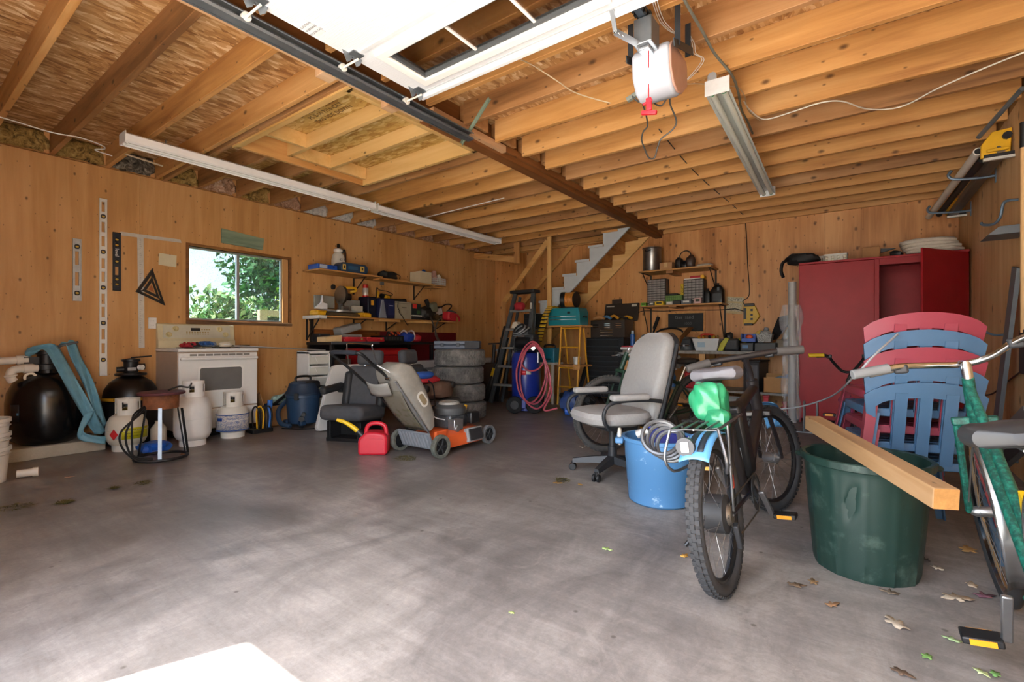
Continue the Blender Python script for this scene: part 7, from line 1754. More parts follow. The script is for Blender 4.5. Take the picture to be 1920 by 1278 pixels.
part('grey_grips', B().bar((0.06, 0.15, 0.0), (0.18, 0.16, 0.33), 0.05, 0.06), mat('#8d8f90', 0.7), ygt, bevel=0.015)
promote(ygt, '', 'bar_clamp', ('lowest yellow bar clamp behind the bins', 'middle yellow bar clamp behind the bins', 'upper yellow bar clamp behind the bins', 'grey grip handle beside the yellow clamps'), 'clamp', 'yellow bar clamps', drop=True)
bru = thing('push_broom_head', 'black bristly broom head leaning in the bench corner', 'broom head', (-0.89, 7.55, ZB))
part('bristles', B().prism([(-0.18, 0.14), (-0.10, 0.16), (0.10, 0.42), (0.08, 0.50), (-0.07, 0.46), (-0.10, 0.38)], -0.05, 0.07, XZ), mat('#1a1a1b', 0.95, bump=0.8), bru)
part('block', B().bar((-0.10, 0.06, 0.0), (0.12, 0.06, 0.42), 0.05, 0.04, (0, 1, 0)), BLACK(), bru, bevel=0.006)
solo('rag_heap', lumpy(0.28, 0.24, 0.17, 108, 0.12), mat('#8f8270', 0.85, var=0.2), 'grey-brown rags heaped beside the plastic roll', 'rags', (-0.84, 7.38, ZB))
# hanging below the bench
gv = thing('hanging_gloves', 'grey work gloves and rags hanging under the bench edge', 'gloves', (-2.17, 7.02, 0.60))
_gl = part('glove', lumpy(0.10, 0.04, 0.20, 110, 0.10), mat('#6e665c', 0.85), gv)
q = lumpy(0.12, 0.05, 0.24, 111, 0.12); q.v = [(v[0] - 0.12, v[1], v[2] - 0.07) for v in q.v]
part('rag', q, mat('#5a6c80', 0.8), gv)
part('hook_cord', B().tube([(0, 0, 0.17), (-0.05, -0.01, 0.235), (-0.12, 0, 0.15)], 0.006, 6, k=3), BLACK(), _gl)
promote(gv, '', 'hanging_glove', ('grey work glove hanging under the bench edge', 'blue-grey rag hanging under the bench edge'), 'glove', drop=True)
spr = thing('trigger_bottles', 'white and blue trigger bottles on the bench shelf', 'bottles', (-2.42, 7.2, 0.316))
for i, (x, c_) in enumerate(((0, '#c9d2d8'), (0.11, '#35679c'), (-0.12, '#2e3134'))):
    q = part('bottle', B().lathe([(0.045, 0), (0.045, 0.16), (0.018, 0.22), (0.018, 0.25)], c=(x, 0, 0), n=16), mat(c_, 0.4), spr)
    part('trigger', B().cb((x + 0.02, 0, 0.27), (0.08, 0.03, 0.04)), mat('#b02a30', 0.5) if i == 2 else WHITE(), q, bevel=0.006)
promote(spr, '', 'trigger_bottle', ('white trigger bottle on the bench shelf', 'blue trigger bottle on the bench shelf', 'black trigger bottle with a red trigger on the bench shelf'), 'bottle', 'trigger bottles', drop=True)
pct = thing('computer_tower', 'black computer tower standing on the bench shelf', 'computer', (-1.20, 7.26, 0.316), rz=-0.15)
part('case', B().box(-0.10, 0.10, -0.18, 0.20, 0, 0.40), mat('#2b2c2f', 0.5), pct, bevel=0.006)
part('front_panel', B().box(-0.06, 0.085, -0.192, -0.18, 0.04, 0.36), mat('#5a5d62', 0.5), pct, bevel=0.004)
part('top_grille', B().box(-0.12, 0.12, -0.195, 0.20, 0.40, 0.425), BLACK(), pct, bevel=0.006)
carton('brown cardboard box on the shelf under the bench end', (-0.93, 7.20, 0.316), 0.30, 0.22, 0.20, flaps=(('b', 0.5, 0.05),))
solo('steel_scrap', B().bar((-0.10, 0, 0.0), (0.10, 0.02, 0.10), 0.03, 0.05).bar((-0.12, 0.03, 0.03), (0.02, 0.04, 0.09), 0.02, 0.03), mat('#5d666f', 0.5, 0.5), 'bent steel scrap poking out of the cardboard box', 'scrap metal', (-0.90, 7.20, 0.44), bevel=0.003)
def jack_stand(label, loc, sc=1.0):
    t = thing('jack_stand', label, 'jack stand', loc, group='red jack stands under the bench'); m = mat('#c42238', 0.4)
    for sx in (-1, 1):
        for sy in (-1, 1): part('leg', B().bar((sx * 0.11 * sc, sy * 0.11 * sc, 0), (sx * 0.025, sy * 0.025, 0.22 * sc), 0.045 * sc, 0.012, (sx, sy, 0)), m, t, smooth=0)
    part('column', B().cb((0, 0, 0.23 * sc), (0.065 * sc, 0.065 * sc, 0.14 * sc)), m, t, bevel=0.004)
    part('saddle', B().cb((0, 0, 0.31 * sc), (0.09 * sc, 0.04, 0.03)), mat('#a31c2e', 0.4), t, bevel=0.006)
    return t
jack_stand('red jack stand on the floor below the cardboard box', (-1.03, 6.98, 0), 0.9)
jack_stand('small red jack stand beside the plastic roll', (-0.84, 7.16, 0), 0.62)
for i, (x, y, c_) in enumerate(((-2.02, 7.15, '#b4252c'), (-1.715, 7.18, '#5a9a2c'))):
    t = thing('fuel_jug', ('red plastic jug on the bench shelf', 'green plastic jug on the bench shelf')[i], 'jug', (x, y, 0.316))
    part('body', B().cb((0, 0, 0.12), (0.17, 0.16, 0.24)), mat(c_, 0.4), t, bevel=0.025, seg=3)
    part('cap', B().cyl((0.04, 0, 0.24), (0.04, 0, 0.27), 0.025, n=12), BLACK(), t)
solo('grey_tote', taper(0.38, 0.28, 0.43, 0.34, 0.22), mat('#a9abad', 0.5), 'grey plastic tote on the floor under the bench', 'tote', (-1.598, 7.12, 0.0), smooth=0)
bkb = thing('black_vise_box', 'black pot with a blue band under the bench', 'pot', (-1.255, 7.02, 0))
part('pot', B().lathe([(0.09, 0), (0.11, 0.02), (0.11, 0.18), (0.12, 0.19), (0.08, 0.23), (0.0, 0.235)], n=22), mat('#232a33', 0.4), bkb)
part('band', B().torus((0, 0, 0.19), 0.115, 0.010, 26, 6), mat('#3c5a7c', 0.4), bkb)

# ------------------------------------------------------------------ back wall shelves
def wall_bracket(t, x, z, dep, drop):
    q = part('bracket', B().box(x - 0.014, x + 0.014, -0.006, 0.0, z - drop, z).box(x - 0.014, x + 0.014, -dep, 0.0, z - 0.006, z), IRON, t, smooth=0)
    part('strut', B().bar((x, -0.004, z - drop + 0.02), (x, -dep + 0.03, z - 0.008), 0.012, 0.012), IRON, q, smooth=0)
s1 = thing('back_shelf', 'upper board shelf on the back wall holding a steel pot', 'shelf', (-2.33, YB, 2.07))
part('board', B().box(-0.54, 0.55, -0.45, -0.001, 0, 0.022), SHELFX, s1, bevel=0.002, smooth=0)
part('cleat', B().box(-0.10, 0.0, -0.44, -0.001, -0.045, -0.001), JOIST_D, s1, smooth=0)
for x in (-0.50, 0.51): wall_bracket(s1, x, -0.001, 0.40, 0.30)
s2_ = thing('back_shelf', 'lower board shelf with parts organisers on the back wall', 'shelf', (-2.33, YB, 1.53))
part('board', B().box(-0.54, 0.69, -0.41, -0.001, 0, 0.020), SHELFX, s2_, bevel=0.002, smooth=0)
part('cleat', B().box(-0.08, 0.04, -0.40, -0.001, -0.022, -0.001), JOIST_D, s2_, smooth=0)
for x in (-0.50, 0.64): wall_bracket(s2_, x, -0.001, 0.37, 0.62)
ZU, ZL = 2.093, 1.551
pot = thing('steel_pot', 'tall dented steel stock pot on the upper shelf', 'pot', (-2.72, 7.46, ZU))
part('pot', B().lathe([(0.0, 0.0), (0.135, 0.0), (0.142, 0.01), (0.142, 0.365), (0.150, 0.37), (0.150, 0.378), (0.137, 0.378), (0.135, 0.02), (0.0, 0.02)], n=30), mat('#8b8a88', 0.32, 0.9, var=0.2, scale=6), pot)
part('handle', B().tube([(-0.06, -0.135, 0.33), (-0.05, -0.165, 0.31), (0.01, -0.17, 0.31), (0.03, -0.14, 0.33)], 0.006, 6, k=3), DKGREY(), pot)
carton('small taped cardboard box beside the steel pot', (-2.465, 7.42, ZU), 0.19, 0.15, 0.11, c='#b3875c', name='small_carton')
emf = thing('face_mask', 'dark welding mask with a raised headband hoop', 'mask', (-2.20, 7.45, ZU))
part('left_cup', lumpy(0.11, 0.13, 0.19, 121, 0.08), mat('#231d1a', 0.5), emf).location = (-0.09, 0, 0)
part('right_cup', lumpy(0.13, 0.13, 0.21, 122, 0.08), mat('#3d2a20', 0.45), emf).location = (0.08, 0, 0)
part('visor', lumpy(0.14, 0.10, 0.12, 123, 0.05), mat('#16181a', 0.3), emf)
part('headband', B().torus((0, 0, 0), 0.082, 0.008, 26, 7, xf((0, 0, 0.20), PI / 2 - 0.2, 0, 0)), BLACK(), emf)
solo('white_rag', lumpy(0.24, 0.15, 0.06, 124, 0.10), mat('#c9c0b0', 0.8), 'white rag on the upper shelf beside the mask', 'rag', (-1.925, 7.48, ZU))
def organizer(label, x, w, h, cols, rows):
    t = thing('parts_organizer', label, 'organiser', (x, 7.57, ZL), group='parts organisers')
    part('cabinet', B().box(-w / 2, w / 2, -0.08, 0.08, 0, h), BLACK(), t, bevel=0.003)
    cw, rh = (w - 0.02) / cols, (h - 0.02) / rows
    src = None
    for r in range(rows):
        for c_ in range(cols):
            if src is None:
                src = part('drawer', B().box(-cw / 2 + 0.003, cw / 2 - 0.003, -0.098, -0.080, 0.006, rh - 0.004), mat('#8b8886', 0.35, var=0.35, scale=30), t, smooth=0); o = src
            else: o = src.copy(); COL.objects.link(o); o.parent = t
            o.location = (-w / 2 + 0.01 + cw * (c_ + 0.5), 0, 0.01 + rh * r)
    return t
organizer('black parts organiser next to the green case', -2.66, 0.30, 0.43, 4, 11)
organizer('black parts organiser with a red tray on top', -2.09, 0.30, 0.385, 5, 9)
rtp = thing('red_tray', 'red and white tray lying on the parts organiser', 'tray', (-2.09, 7.57, ZL + 0.386))
part('white_sheet', B().cb((-0.02, -0.01, 0.008), (0.24, 0.14, 0.014)), WHITE(), rtp, bevel=0.003)
part('red_box', B().cb((0.02, 0, 0.033), (0.16, 0.10, 0.034)), mat('#b32630', 0.5), rtp, bevel=0.006)
part('yellow_roll', B().cyl((0.12, -0.05, 0.03), (0.12, 0.05, 0.03), 0.03, n=14), YEL, rtp)
gcs = thing('green_case', 'translucent green parts case with a black lid', 'case', (-2.375, 7.50, ZL))
part('case', B().cb((0, 0, 0.075), (0.26, 0.14, 0.15)), mat('#6a8f4a', 0.35, var=0.2, scale=30), gcs, bevel=0.006)
part('black_lid', B().cb((-0.03, 0, 0.165), (0.19, 0.13, 0.03)), BLACK(), gcs, bevel=0.01)
b = B()
for i in range(9): b.cb((-0.115 + 0.029 * i, -0.071, 0.075), (0.004, 0.004, 0.13))
for j in range(3): b.cb((0, -0.071, 0.03 + 0.045 * j), (0.25, 0.004, 0.004))
part('grid', b, mat('#3d5a2c', 0.5), gcs, smooth=0)['kind'] = 'stuff'
ylv = thing('yellow_level', 'yellow boxed blade set standing behind the green case', 'box', (-2.285, 7.63, ZL))
part('sleeve', B().cb((0, 0, 0.17), (0.065, 0.05, 0.34)), mat('#d8b71f', 0.45), ylv, bevel=0.006)
text_part('print', 'CUT', BLACK(), ylv, (0, -0.026, 0.25), rot(PI / 2, -PI / 2, 0), 0.05)
for i, (x, w, h) in enumerate(((-1.892, 0.045, 0.23), (-1.745, 0.095, 0.30))):
    t = thing('oil_bottle', ('slim black oil bottle on the lower shelf', 'large black oil jug with a handle on the lower shelf')[i], 'bottle', (x, 7.50, ZL))
    part('body', B().loft([[(px_ * w, py_ * w, z) for px_, py_ in rrect(2, 1.3, 0.4, 4)] for px_s, z in ((1, 0), (1, h * 0.62))] + [[(px_ * w * 0.72, py_ * w * 0.8, h * 0.8) for px_, py_ in rrect(2, 1.3, 0.4, 4)], [(px_ * w * 0.32, py_ * w * 0.45, h * 0.9) for px_, py_ in rrect(2, 1.3, 0.4, 4)]]), mat('#17181a', 0.35), t)
    part('cap', B().cyl((0, 0, h * 0.9), (0, 0, h), 0.02, n=12), BLACK(), t)
    if i: part('grip_hole', B().cb((0.02, -0.062, 0.21), (0.03, 0.004, 0.05)), mat('#5b666c', 0.3), t, bevel=0.008)
    if i: part('label', B().cb((0.0, -0.0655, 0.09), (0.11, 0.002, 0.11)), mat('#2f353a', 0.5), t, smooth=0)
for i, (x, w, h, c_, lb) in enumerate(((-2.81, 0.085, 0.05, '#6fae33', 'small green box on the lower shelf edge'), (-2.68, 0.08, 0.055, '#5d5f58', 'grey tape measure on the lower shelf'), (-2.56, 0.14, 0.06, '#dbb91e', 'bright yellow box on the lower shelf edge'), (-2.40, 0.10, 0.05, '#b9b9b4', 'silver wrench set on the lower shelf'), (-2.29, 0.11, 0.06, '#1f2227', 'black pliers pouch on the lower shelf'), (-2.15, 0.15, 0.065, '#5c6470', 'grey blade box on the lower shelf'), (-1.985, 0.10, 0.085, '#c9a7a4', 'pink and white cartridge on the lower shelf'))):
    t = thing('small_box', lb, 'box', (x, 7.36, ZL))
    part('body', B().cb((0, 0, h / 2), (w, 0.08, h)), mat(c_, 0.45, var=0.08), t, bevel=0.006)
    part('label', B().cb((0, -0.041, h * 0.55), (w * 0.6, 0.002, h * 0.4)), mat('#d8d8cf' if i % 2 else '#2f3324', 0.6), t, smooth=0)
# ------------------------------------------------------------------ on the back wall itself
cbd = thing('chalkboard', 'small framed black chalkboard on the back wall', 'chalkboard', (-2.27, YB, 1.29))
part('slate', B().box(-0.275, 0.275, -0.012, -0.001, -0.145, 0.145), mat('#2b2d2f', 0.8, var=0.15), cbd, smooth=0)
part('frame', B().frame([(-0.30, -0.17), (0.30, -0.17), (0.30, 0.17), (-0.30, 0.17)], [(-0.272, -0.142), (0.272, -0.142), (0.272, 0.142), (-0.272, 0.142)], 0.001, 0.018, xf((0, 0, 0), PI / 2, 0, 0)), LUM_Y, cbd, smooth=0)
text_part('chalk_print', 'Gas  sand', mat('#77797a', 0.9), cbd, (-0.02, -0.0135, 0.08), FACE_NEG_Y, 0.075)
text_part('chalk_print', '1000', mat('#606264', 0.9), cbd, (0.03, -0.0135, -0.02), FACE_NEG_Y, 0.065)
chg = thing('wall_charger', 'yellow and black tool battery charger hung on the back wall', 'charger', (-1.33, YB, 1.375))
part('body', B().prism([(-0.10, -0.13), (0.05, -0.13), (0.12, -0.02), (0.06, 0.13), (-0.09, 0.13)], 0.001, 0.07, xf((0, 0, 0), PI / 2, 0, 0)), mat('#d2a91f', 0.45), chg, bevel=0.008)
part('black_top', B().cb((-0.02, -0.04, 0.145), (0.13, 0.07, 0.045)), BLACK(), chg, bevel=0.006)
part('black_base', B().cb((-0.03, -0.04, -0.135), (0.11, 0.07, 0.03)), BLACK(), chg, bevel=0.006)
part('side_label', B().cb((-0.075, -0.072, 0.02), (0.035, 0.004, 0.16)), BLACK(), chg, smooth=0)
for z in (0.07, 0.0, -0.06): part('slot', B().cb((0.015, -0.072, z), (0.03, 0.004, 0.03)), BLACK(), chg, smooth=0)
pap = thing('wall_poster', 'faded printed instruction sheet pinned to the back wall', 'poster', (-1.56, YB - 0.003, 1.53))
part('sheet', B().box(-0.125, 0.125, -0.002, 0, -0.125, 0.125, xf((0, 0, 0), 0, 0.12, 0)), mat('#bba77c', 0.7, var=0.1, scale=20), pap, smooth=0)
part('white_block', B().box(-0.10, 0.10, -0.0035, -0.002, -0.09, 0.03, xf((0, 0, 0), 0, 0.12, 0)), speck('sheet_print', '#c7bb9c', '#8b8a78', 70), pap, smooth=0)
part('header', B().box(-0.10, 0.11, -0.0035, -0.002, 0.055, 0.11, xf((0, 0, 0), 0, 0.12, 0)), speck('sheet_head', '#c9c2a8', '#6c6e66', 90), pap, smooth=0)
cable('charger_cable', [BW(1397, 405, YB - 0.01), BW(1400, 450, YB - 0.01), BW(1402, 500, YB - 0.012), BW(1405, 540, YB - 0.012), BW(1403, 556, YB - 0.02), BW(1393, 564, YB - 0.025), BW(1396, 571, YB - 0.03), BW(1402, 574, YB - 0.04)], 0.006, BLACK(), 'black cord hanging from the ceiling to the yellow charger')
cable('extension_lead', [BW(1178, 606, YB - 0.02), BW(1190, 592, YB - 0.02), BW(1205, 583, YB - 0.02), BW(1245, 583, YB - 0.02), BW(1290, 581, YB - 0.02), BW(1340, 581, YB - 0.02), BW(1372, 579, YB - 0.02), BW(1380, 579, YB - 0.02), BW(1394, 583, YB - 0.03)], 0.006, BLACK(), 'black cord strung along under the lower back shelf')
# ------------------------------------------------------------------ red cabinet
CR = mat('#981c24', 0.45, var=0.10, scale=5, spec=0.25)
CRD = CR
cab = thing('red_cabinet', 'tall red painted cabinet with one door swung open', 'cabinet', (0.115, 6.87, 0))
part('back', B().box(-0.765, 0.765, 0.755, 0.775, 0.0, 1.93), CRD, cab, smooth=0)
for x0, x1 in ((-0.765, -0.745), (0.0, 0.02), (0.745, 0.765)): part('side', B().box(x0, x1, 0.0, 0.755, 0.0, 1.93), CR, cab, smooth=0)
part('top', B().box(-0.77, 0.77, -0.012, 0.775, 1.93, 1.955), CR, cab, bevel=0.003)
part('bottom', B().box(-0.765, 0.765, 0.0, 0.76, 0.05, 0.075), CR, cab, smooth=0)
part('top_rail', B().box(0.0, 0.765, 0.0, 0.02, 1.86, 1.93), CR, cab, smooth=0)
for z in (0.95, 0.50): part('shelf', B().box(0.02, 0.745, 0.02, 0.755, z, z + 0.02), CRD, cab, smooth=0)
dl = part('door', B().box(-0.765, -0.025, -0.022, -0.002, 0.06, 1.925), CR, cab, bevel=0.004)
part('knob', B().cyl((-0.08, -0.022, 1.0), (-0.08, -0.05, 1.0), 0.016, n=12), STEEL(), dl)
part('hinge', B().cyl((-0.768, -0.012, 1.05), (-0.768, -0.012, 1.13), 0.010, n=8), CRD, dl)
hx, hy = 0.765, -0.004
ang = math.atan2(-0.62, -0.42)
dM = xf((hx, hy, 0), 0, 0, ang)
dr2 = part('door', B().box(0.0, 0.74, -0.02, 0.0, 0.06, 1.925, dM), CR, cab, bevel=0.004)
part('knob', B().cyl(dM @ Vector((0.68, 0.0, 1.0)), dM @ Vector((0.68, 0.03, 1.0)), 0.016, n=12), STEEL(), dr2)
part('edge_strip', B().box(-0.024, 0.02, -0.010, 0.0, 0.06, 1.93), CR, cab, bevel=0.002)
ZK = 1.956
tw = thing('canvas_cloth', 'folded white canvas drop cloth on the red cabinet top', 'cloth', (0.62, 7.06, ZK))
CVS = mat('#cfc6b8', 0.8, var=0.12, scale=12)
for i in range(4):
    q = lumpy(0.50, 0.40, 0.075, 130 + i, 0.03); q.v = [(v[0] - 0.02 * i, v[1], v[2] + 0.035 * i) for v in q.v]
    part('fold', q, CVS, tw)
solo('paint_rag', lumpy(0.12, 0.10, 0.07, 139, 0.12), BLACK(), 'small dark rag beside the canvas cloth on the cabinet', 'rag', (0.29, 7.0, ZK))
carton('small plain cardboard box standing on the red cabinet', (0.06, 7.22, ZK), 0.17, 0.15, 0.16, c='#a8794c', tape=False, name='small_carton')
solo('black_wedge', B().prism([(-0.01, 0.09), (0.13, 0.13), (-0.01, 0.14)], -0.02, 0.02, XZ), BLACK(), 'black trowel blade sticking out behind the small box', 'trowel', (0.165, 7.22, ZK))
egg = thing('plastic_tub', 'clear lidded tub of white balls on the red cabinet', 'tub', (-0.285, 7.1, ZK))
part('tub', B().prism(rrect(0.24, 0.17, 0.03), 0.0, 0.085), mat('#b9b5a8', 0.3, trans=0.0, var=0.05), egg)
part('lid', B().prism(rrect(0.25, 0.18, 0.03), 0.085, 0.10), mat('#c9c7bf', 0.3), egg)
for i in range(8): part('ball', B().sph((-0.09 + 0.06 * (i % 4), -0.088, 0.025 + 0.034 * (i // 4)), 0.017, 10, 8), mat('#e2dccb', 0.5), egg)
blb = thing('black_bag', 'flat black bag spread over the cabinet corner', 'bag', (-0.625, 7.02, ZK))
part('bag', lumpy(0.36, 0.34, 0.14, 141, 0.10), mat('#1d1e20', 0.7), blb)
part('strap', B().tube([(-0.14, -0.1, 0.06), (-0.20, -0.16, 0.02), (-0.22, -0.15, -0.08), (-0.20, -0.12, -0.16)], 0.02, 7, k=4), BLACK(), blb)
vnt = thing('floor_vent', 'white slotted vent grille standing on the red cabinet', 'vent', (-0.50, 7.50, ZK))
part('frame', B().box(-0.20, 0.20, -0.006, 0.006, 0, 0.16), mat('#d5d3c8', 0.5), vnt, bevel=0.002)
for i in range(18): part('slot', B().cb((-0.17 + 0.02 * i, -0.0065, 0.08), (0.009, 0.002, 0.10)), DKGREY(), vnt, smooth=0)
# roll of clear plastic sheeting
prl = thing('plastic_roll', 'tall grey cardboard tube wrapped in clear plastic sheeting', 'plastic roll', (-0.715, 6.78, 0))
part('tube', B().lathe([(0.045, 0), (0.045, 1.72), (0.038, 1.72), (0.038, 1.60)], n=20), mat('#a9a8a6', 0.5, 0.1), prl)
plm = bpy.data.materials.new('clear_plastic'); n, l, p = nodes_of(plm)
p.inputs['Base Color'].default_value = rgb('#dfe2e6'); p.inputs['Roughness'].default_value = 0.12; p.inputs['Alpha'].default_value = 0.18; p.inputs['Specular IOR Level'].default_value = 0.9
def wrapf(u, v):
    a = 2 * PI * u; z = 0.02 + 1.42 * v
    r = 0.062 + 0.022 * math.sin(3 * a + 7 * v) * math.sin(5 * v * PI) + 0.018 * math.sin(7 * a + 13 * v) + 0.03 * math.exp(-((v - 0.86) / 0.10) ** 2)
    lx = -0.07 * (0.5 - 0.5 * math.cos(a - PI)) * (0.6 + 0.4 * math.sin(6 * v))
    return (r * math.cos(a) + lx * 0.0 - 0.03 * (1 if math.cos(a) < 0 else 0) * abs(math.cos(a)), r * math.sin(a), z)
part('plastic_wrap', B().sheet(wrapf, 48, 40), plm, prl)
# ------------------------------------------------------------------ office chair
oc = thing('office_chair', 'grey fabric office chair with padded arms on a five-star base', 'office chair', (-1.54, 3.38, 0), rz=math.radians(-35))
FAB = mat('#9b9a98', 0.9, var=0.07, scale=60, bump=0.35)
PB = mat('#26292d', 0.5, var=0.08)
part('seat', B().loft([[(x, y - 0.02, z) for x, y in rrect(w, d, 0.16, 6)] for w, d, z in ((0.40, 0.40, 0.375), (0.50, 0.50, 0.40), (0.525, 0.53, 0.44), (0.50, 0.50, 0.475), (0.40, 0.40, 0.49))]), FAB, oc)
def back_ring(t, grow=1.0, off=0.0):
    z = 0.42 + 0.64 * t; y = 0.235 + 0.10 * t + 0.07 * t * t
    w = (0.21 + 0.035 * math.sin(PI * min(t * 1.1, 1.0))) * grow; th = 0.045 if t < 0.93 else 0.03
    bul = 0.02 * math.exp(-((t - 0.78) / 0.14) ** 2) + 0.025 * math.exp(-((t - 0.3) / 0.2) ** 2)
    if t > 0.85: w *= math.sqrt(max(0.05, 1 - ((t - 0.85) / 0.17) ** 2))
    return [(x, y + yy - bul * (1 if yy < 0 else 0) + off, z) for x, yy in rrect(2 * w, 2 * th, th * 0.9, 5)]
part('backrest', B().loft([back_ring(t / 18) for t in range(19)]), FAB, oc)
part('back_shell', B().loft([back_ring(t / 18, 0.96, 0.052) for t in range(19)]), PB, oc)
for s in (-1, 1):
    part('back_rail', B().tube([(s * (0.215 + 0.03 * math.sin(PI * t)), 0.275 + 0.10 * t + 0.07 * t * t, 0.42 + 0.64 * t) for t in [k / 8 * 0.86 for k in range(9)]], 0.013, 8), PB, oc)
    part('arm_loop', B().tube([(s * 0.27, 0.24, 0.56), (s * 0.285, 0.10, 0.575), (s * 0.29, -0.10, 0.575), (s * 0.29, -0.20, 0.55), (s * 0.285, -0.235, 0.48), (s * 0.27, -0.20, 0.40), (s * 0.22, -0.10, 0.365), (s * 0.15, 0.0, 0.36)], 0.014, 10, k=4), PB, oc)
    part('arm_pad', B().cb((s * 0.288, -0.03, 0.60), (0.07, 0.30, 0.045)), FAB, oc, bevel=0.02, seg=4)
part('mechanism', B().box(-0.10, 0.10, -0.10, 0.16, 0.33, 0.375).box(-0.03, 0.03, 0.1, 0.30, 0.35, 0.375), PB, oc, bevel=0.006)
part('gas_column', B().cyl((0, 0, 0.08), (0, 0, 0.20), 0.034, n=18).cyl((0, 0, 0.20), (0, 0, 0.34), 0.026, n=18), PB, oc)
for k in range(5):
    a = math.radians(72 * k + 20); c_, s_ = math.cos(a), math.sin(a)
    lg_ = part('base_leg', B().loft([[(c_ * r - s_ * w, s_ * r + c_ * w, z) for w, z in ((-hw, z0), (hw, z0), (hw * 0.7, z1), (-hw * 0.7, z1))] for r, hw, z0, z1 in ((0.02, 0.035, 0.075, 0.13), (0.15, 0.028, 0.07, 0.115), (0.30, 0.02, 0.06, 0.09))]), PB, oc)
    for e in (-1, 1): part('caster', B().cyl((c_ * 0.30 - s_ * 0.006 * e, s_ * 0.30 + c_ * 0.006 * e, 0.028), (c_ * 0.30 - s_ * 0.026 * e, s_ * 0.30 + c_ * 0.026 * e, 0.028), 0.028, n=16), BLACK(), lg_, bevel=0.004)
    part('caster_stem', B().cyl((c_ * 0.30, s_ * 0.30, 0.03), (c_ * 0.30, s_ * 0.30, 0.07), 0.012, n=8), BLACK(), lg_)

# ------------------------------------------------------------------ blue tub and green bin
tb_ = thing('blue_tub', 'scuffed light blue round tub with white rope handles', 'tub', (-1.03, 2.965, 0))
def scuffed(name, c1, c2, sc, lo=0.60, hi=0.68):
    m = bpy.data.materials.new(name); n, l, p = nodes_of(m)
    tc = n.new('ShaderNodeTexCoord'); z = n.new('ShaderNodeTexNoise'); z.inputs['Scale'].default_value = sc; z.inputs['Detail'].default_value = 8; z.inputs['Roughness'].default_value = 0.7
    l.new(tc.outputs['Object'], z.inputs['Vector']); r = ramp(n, [(lo, rgb(c1)), (hi, rgb(c2))]); l.new(z.outputs[0], r.inputs[0]); l.new(r.outputs[0], p.inputs['Base Color']); p.inputs['Roughness'].default_value = 0.45
    return m
TBm = scuffed('tub_blue', '#4a7ba8', '#a3bfd6', 14)
part('bowl', B().lathe([(0.0, 0.0), (0.175, 0.0), (0.19, 0.012), (0.198, 0.12), (0.201, 0.125), (0.208, 0.25), (0.211, 0.255), (0.218, 0.375), (0.232, 0.38), (0.232, 0.40), (0.214, 0.40), (0.185, 0.02), (0.0, 0.015)], n=48), TBm, tb_)
for a in (math.radians(200), math.radians(20)):
    gx, gy = 0.235 * math.cos(a), 0.235 * math.sin(a); tx, ty = -math.sin(a), math.cos(a)
    q = part('handle_lug', B().cb((gx * 1.04, gy * 1.04, 0.375), (0.05, 0.20, 0.035), 0, 0, a), TBm, tb_, bevel=0.008)
    part('rope_handle', B().tube([(gx * 1.05 + tx * 0.045 * math.cos(t), gy * 1.05 + ty * 0.045 * math.cos(t), 0.385 + 0.045 * math.sin(t)) for t in [2 * PI * k / 12 for k in range(12)]], 0.012, 8, closed=True), mat('#dcd6c8', 0.8, bump=0.5), q)
ib = thing('navy_bin', 'dark blue plastic bin tilted inside the blue tub', 'bin', (-1.03, 2.99, 0.20), rz=0.5, rx=math.radians(-24), ry=math.radians(14))
part('shell', taper(0.20, 0.16, 0.27, 0.21, 0.20), mat('#1c2a78', 0.4), ib, smooth=0)
part('rim', B().frame(rrect(0.285, 0.225, 0.02, 3), rrect(0.262, 0.202, 0.015, 3), 0.196, 0.206), mat('#24338c', 0.4), ib)
gcn = thing('garbage_bin', 'large dented dark green garbage bin with ribbed sides', 'garbage bin', (0.0, 2.625, 0))
GRN = scuffed('bin_green', '#17302a', '#44584f', 9, 0.54, 0.74)
vs_, n_ = [], 96
def bin_pt(i, z, r):
    a = 2 * PI * i / n_; rib = 0.004 if (i % 8) == 0 else 0.0
    dent = 0.0
    da = (a - math.radians(258) + PI) % (2 * PI) - PI
    dent = -0.022 * math.exp(-((da - 0.5 * (z - 0.34)) / 0.07) ** 2 - ((z - 0.335) / 0.065) ** 2) * (1 + 0.45 * math.sin(55 * da + 90 * z))
    rr = r + rib + dent
    return (rr * math.cos(a), rr * math.sin(a), z)
zs_ = [0.0] + [0.02 + 0.43 * k / 22 for k in range(23)] + [0.455, 0.46, 0.488, 0.492, 0.488, 0.03]
rs_ = [0.186] + [0.190 + 0.036 * k / 22 for k in range(23)] + [0.228, 0.240, 0.242, 0.236, 0.222, 0.185]
part('barrel', B().loft([[bin_pt(i, z, r) for i in range(n_)] for z, r in zip(zs_, rs_)], caps=False), GRN, gcn)
part('floor_disc', B().cyl((0, 0, 0.004), (0, 0, 0.03), 0.184, n=40), GRN, gcn)
for a in (math.radians(32), math.radians(150)):
    part('side_handle', B().tube([(0.238 * math.cos(a + d), 0.238 * math.sin(a + d), 0.45) if abs(d) > 0.2 else (0.285 * math.cos(a + d), 0.285 * math.sin(a + d), 0.445) for d in (-0.26, -0.15, 0.0, 0.15, 0.26)], 0.012, 8, k=3), GRN, gcn)
L2 = wood('loose_beam', '#a98a66', '#95744f', '#735537', 'y', 0.9, 0.5, 0.65)
pN, pF = Vector((0.205, 2.00, 0.500)), Vector((-0.215, 2.90, 0.575))
lb = thing('square_timber', 'rough square timber lying across the green garbage bin', 'beam', pN)
d_ = pF - pN
lb.rotation_euler = d_.to_track_quat('Y', 'Z').to_euler()
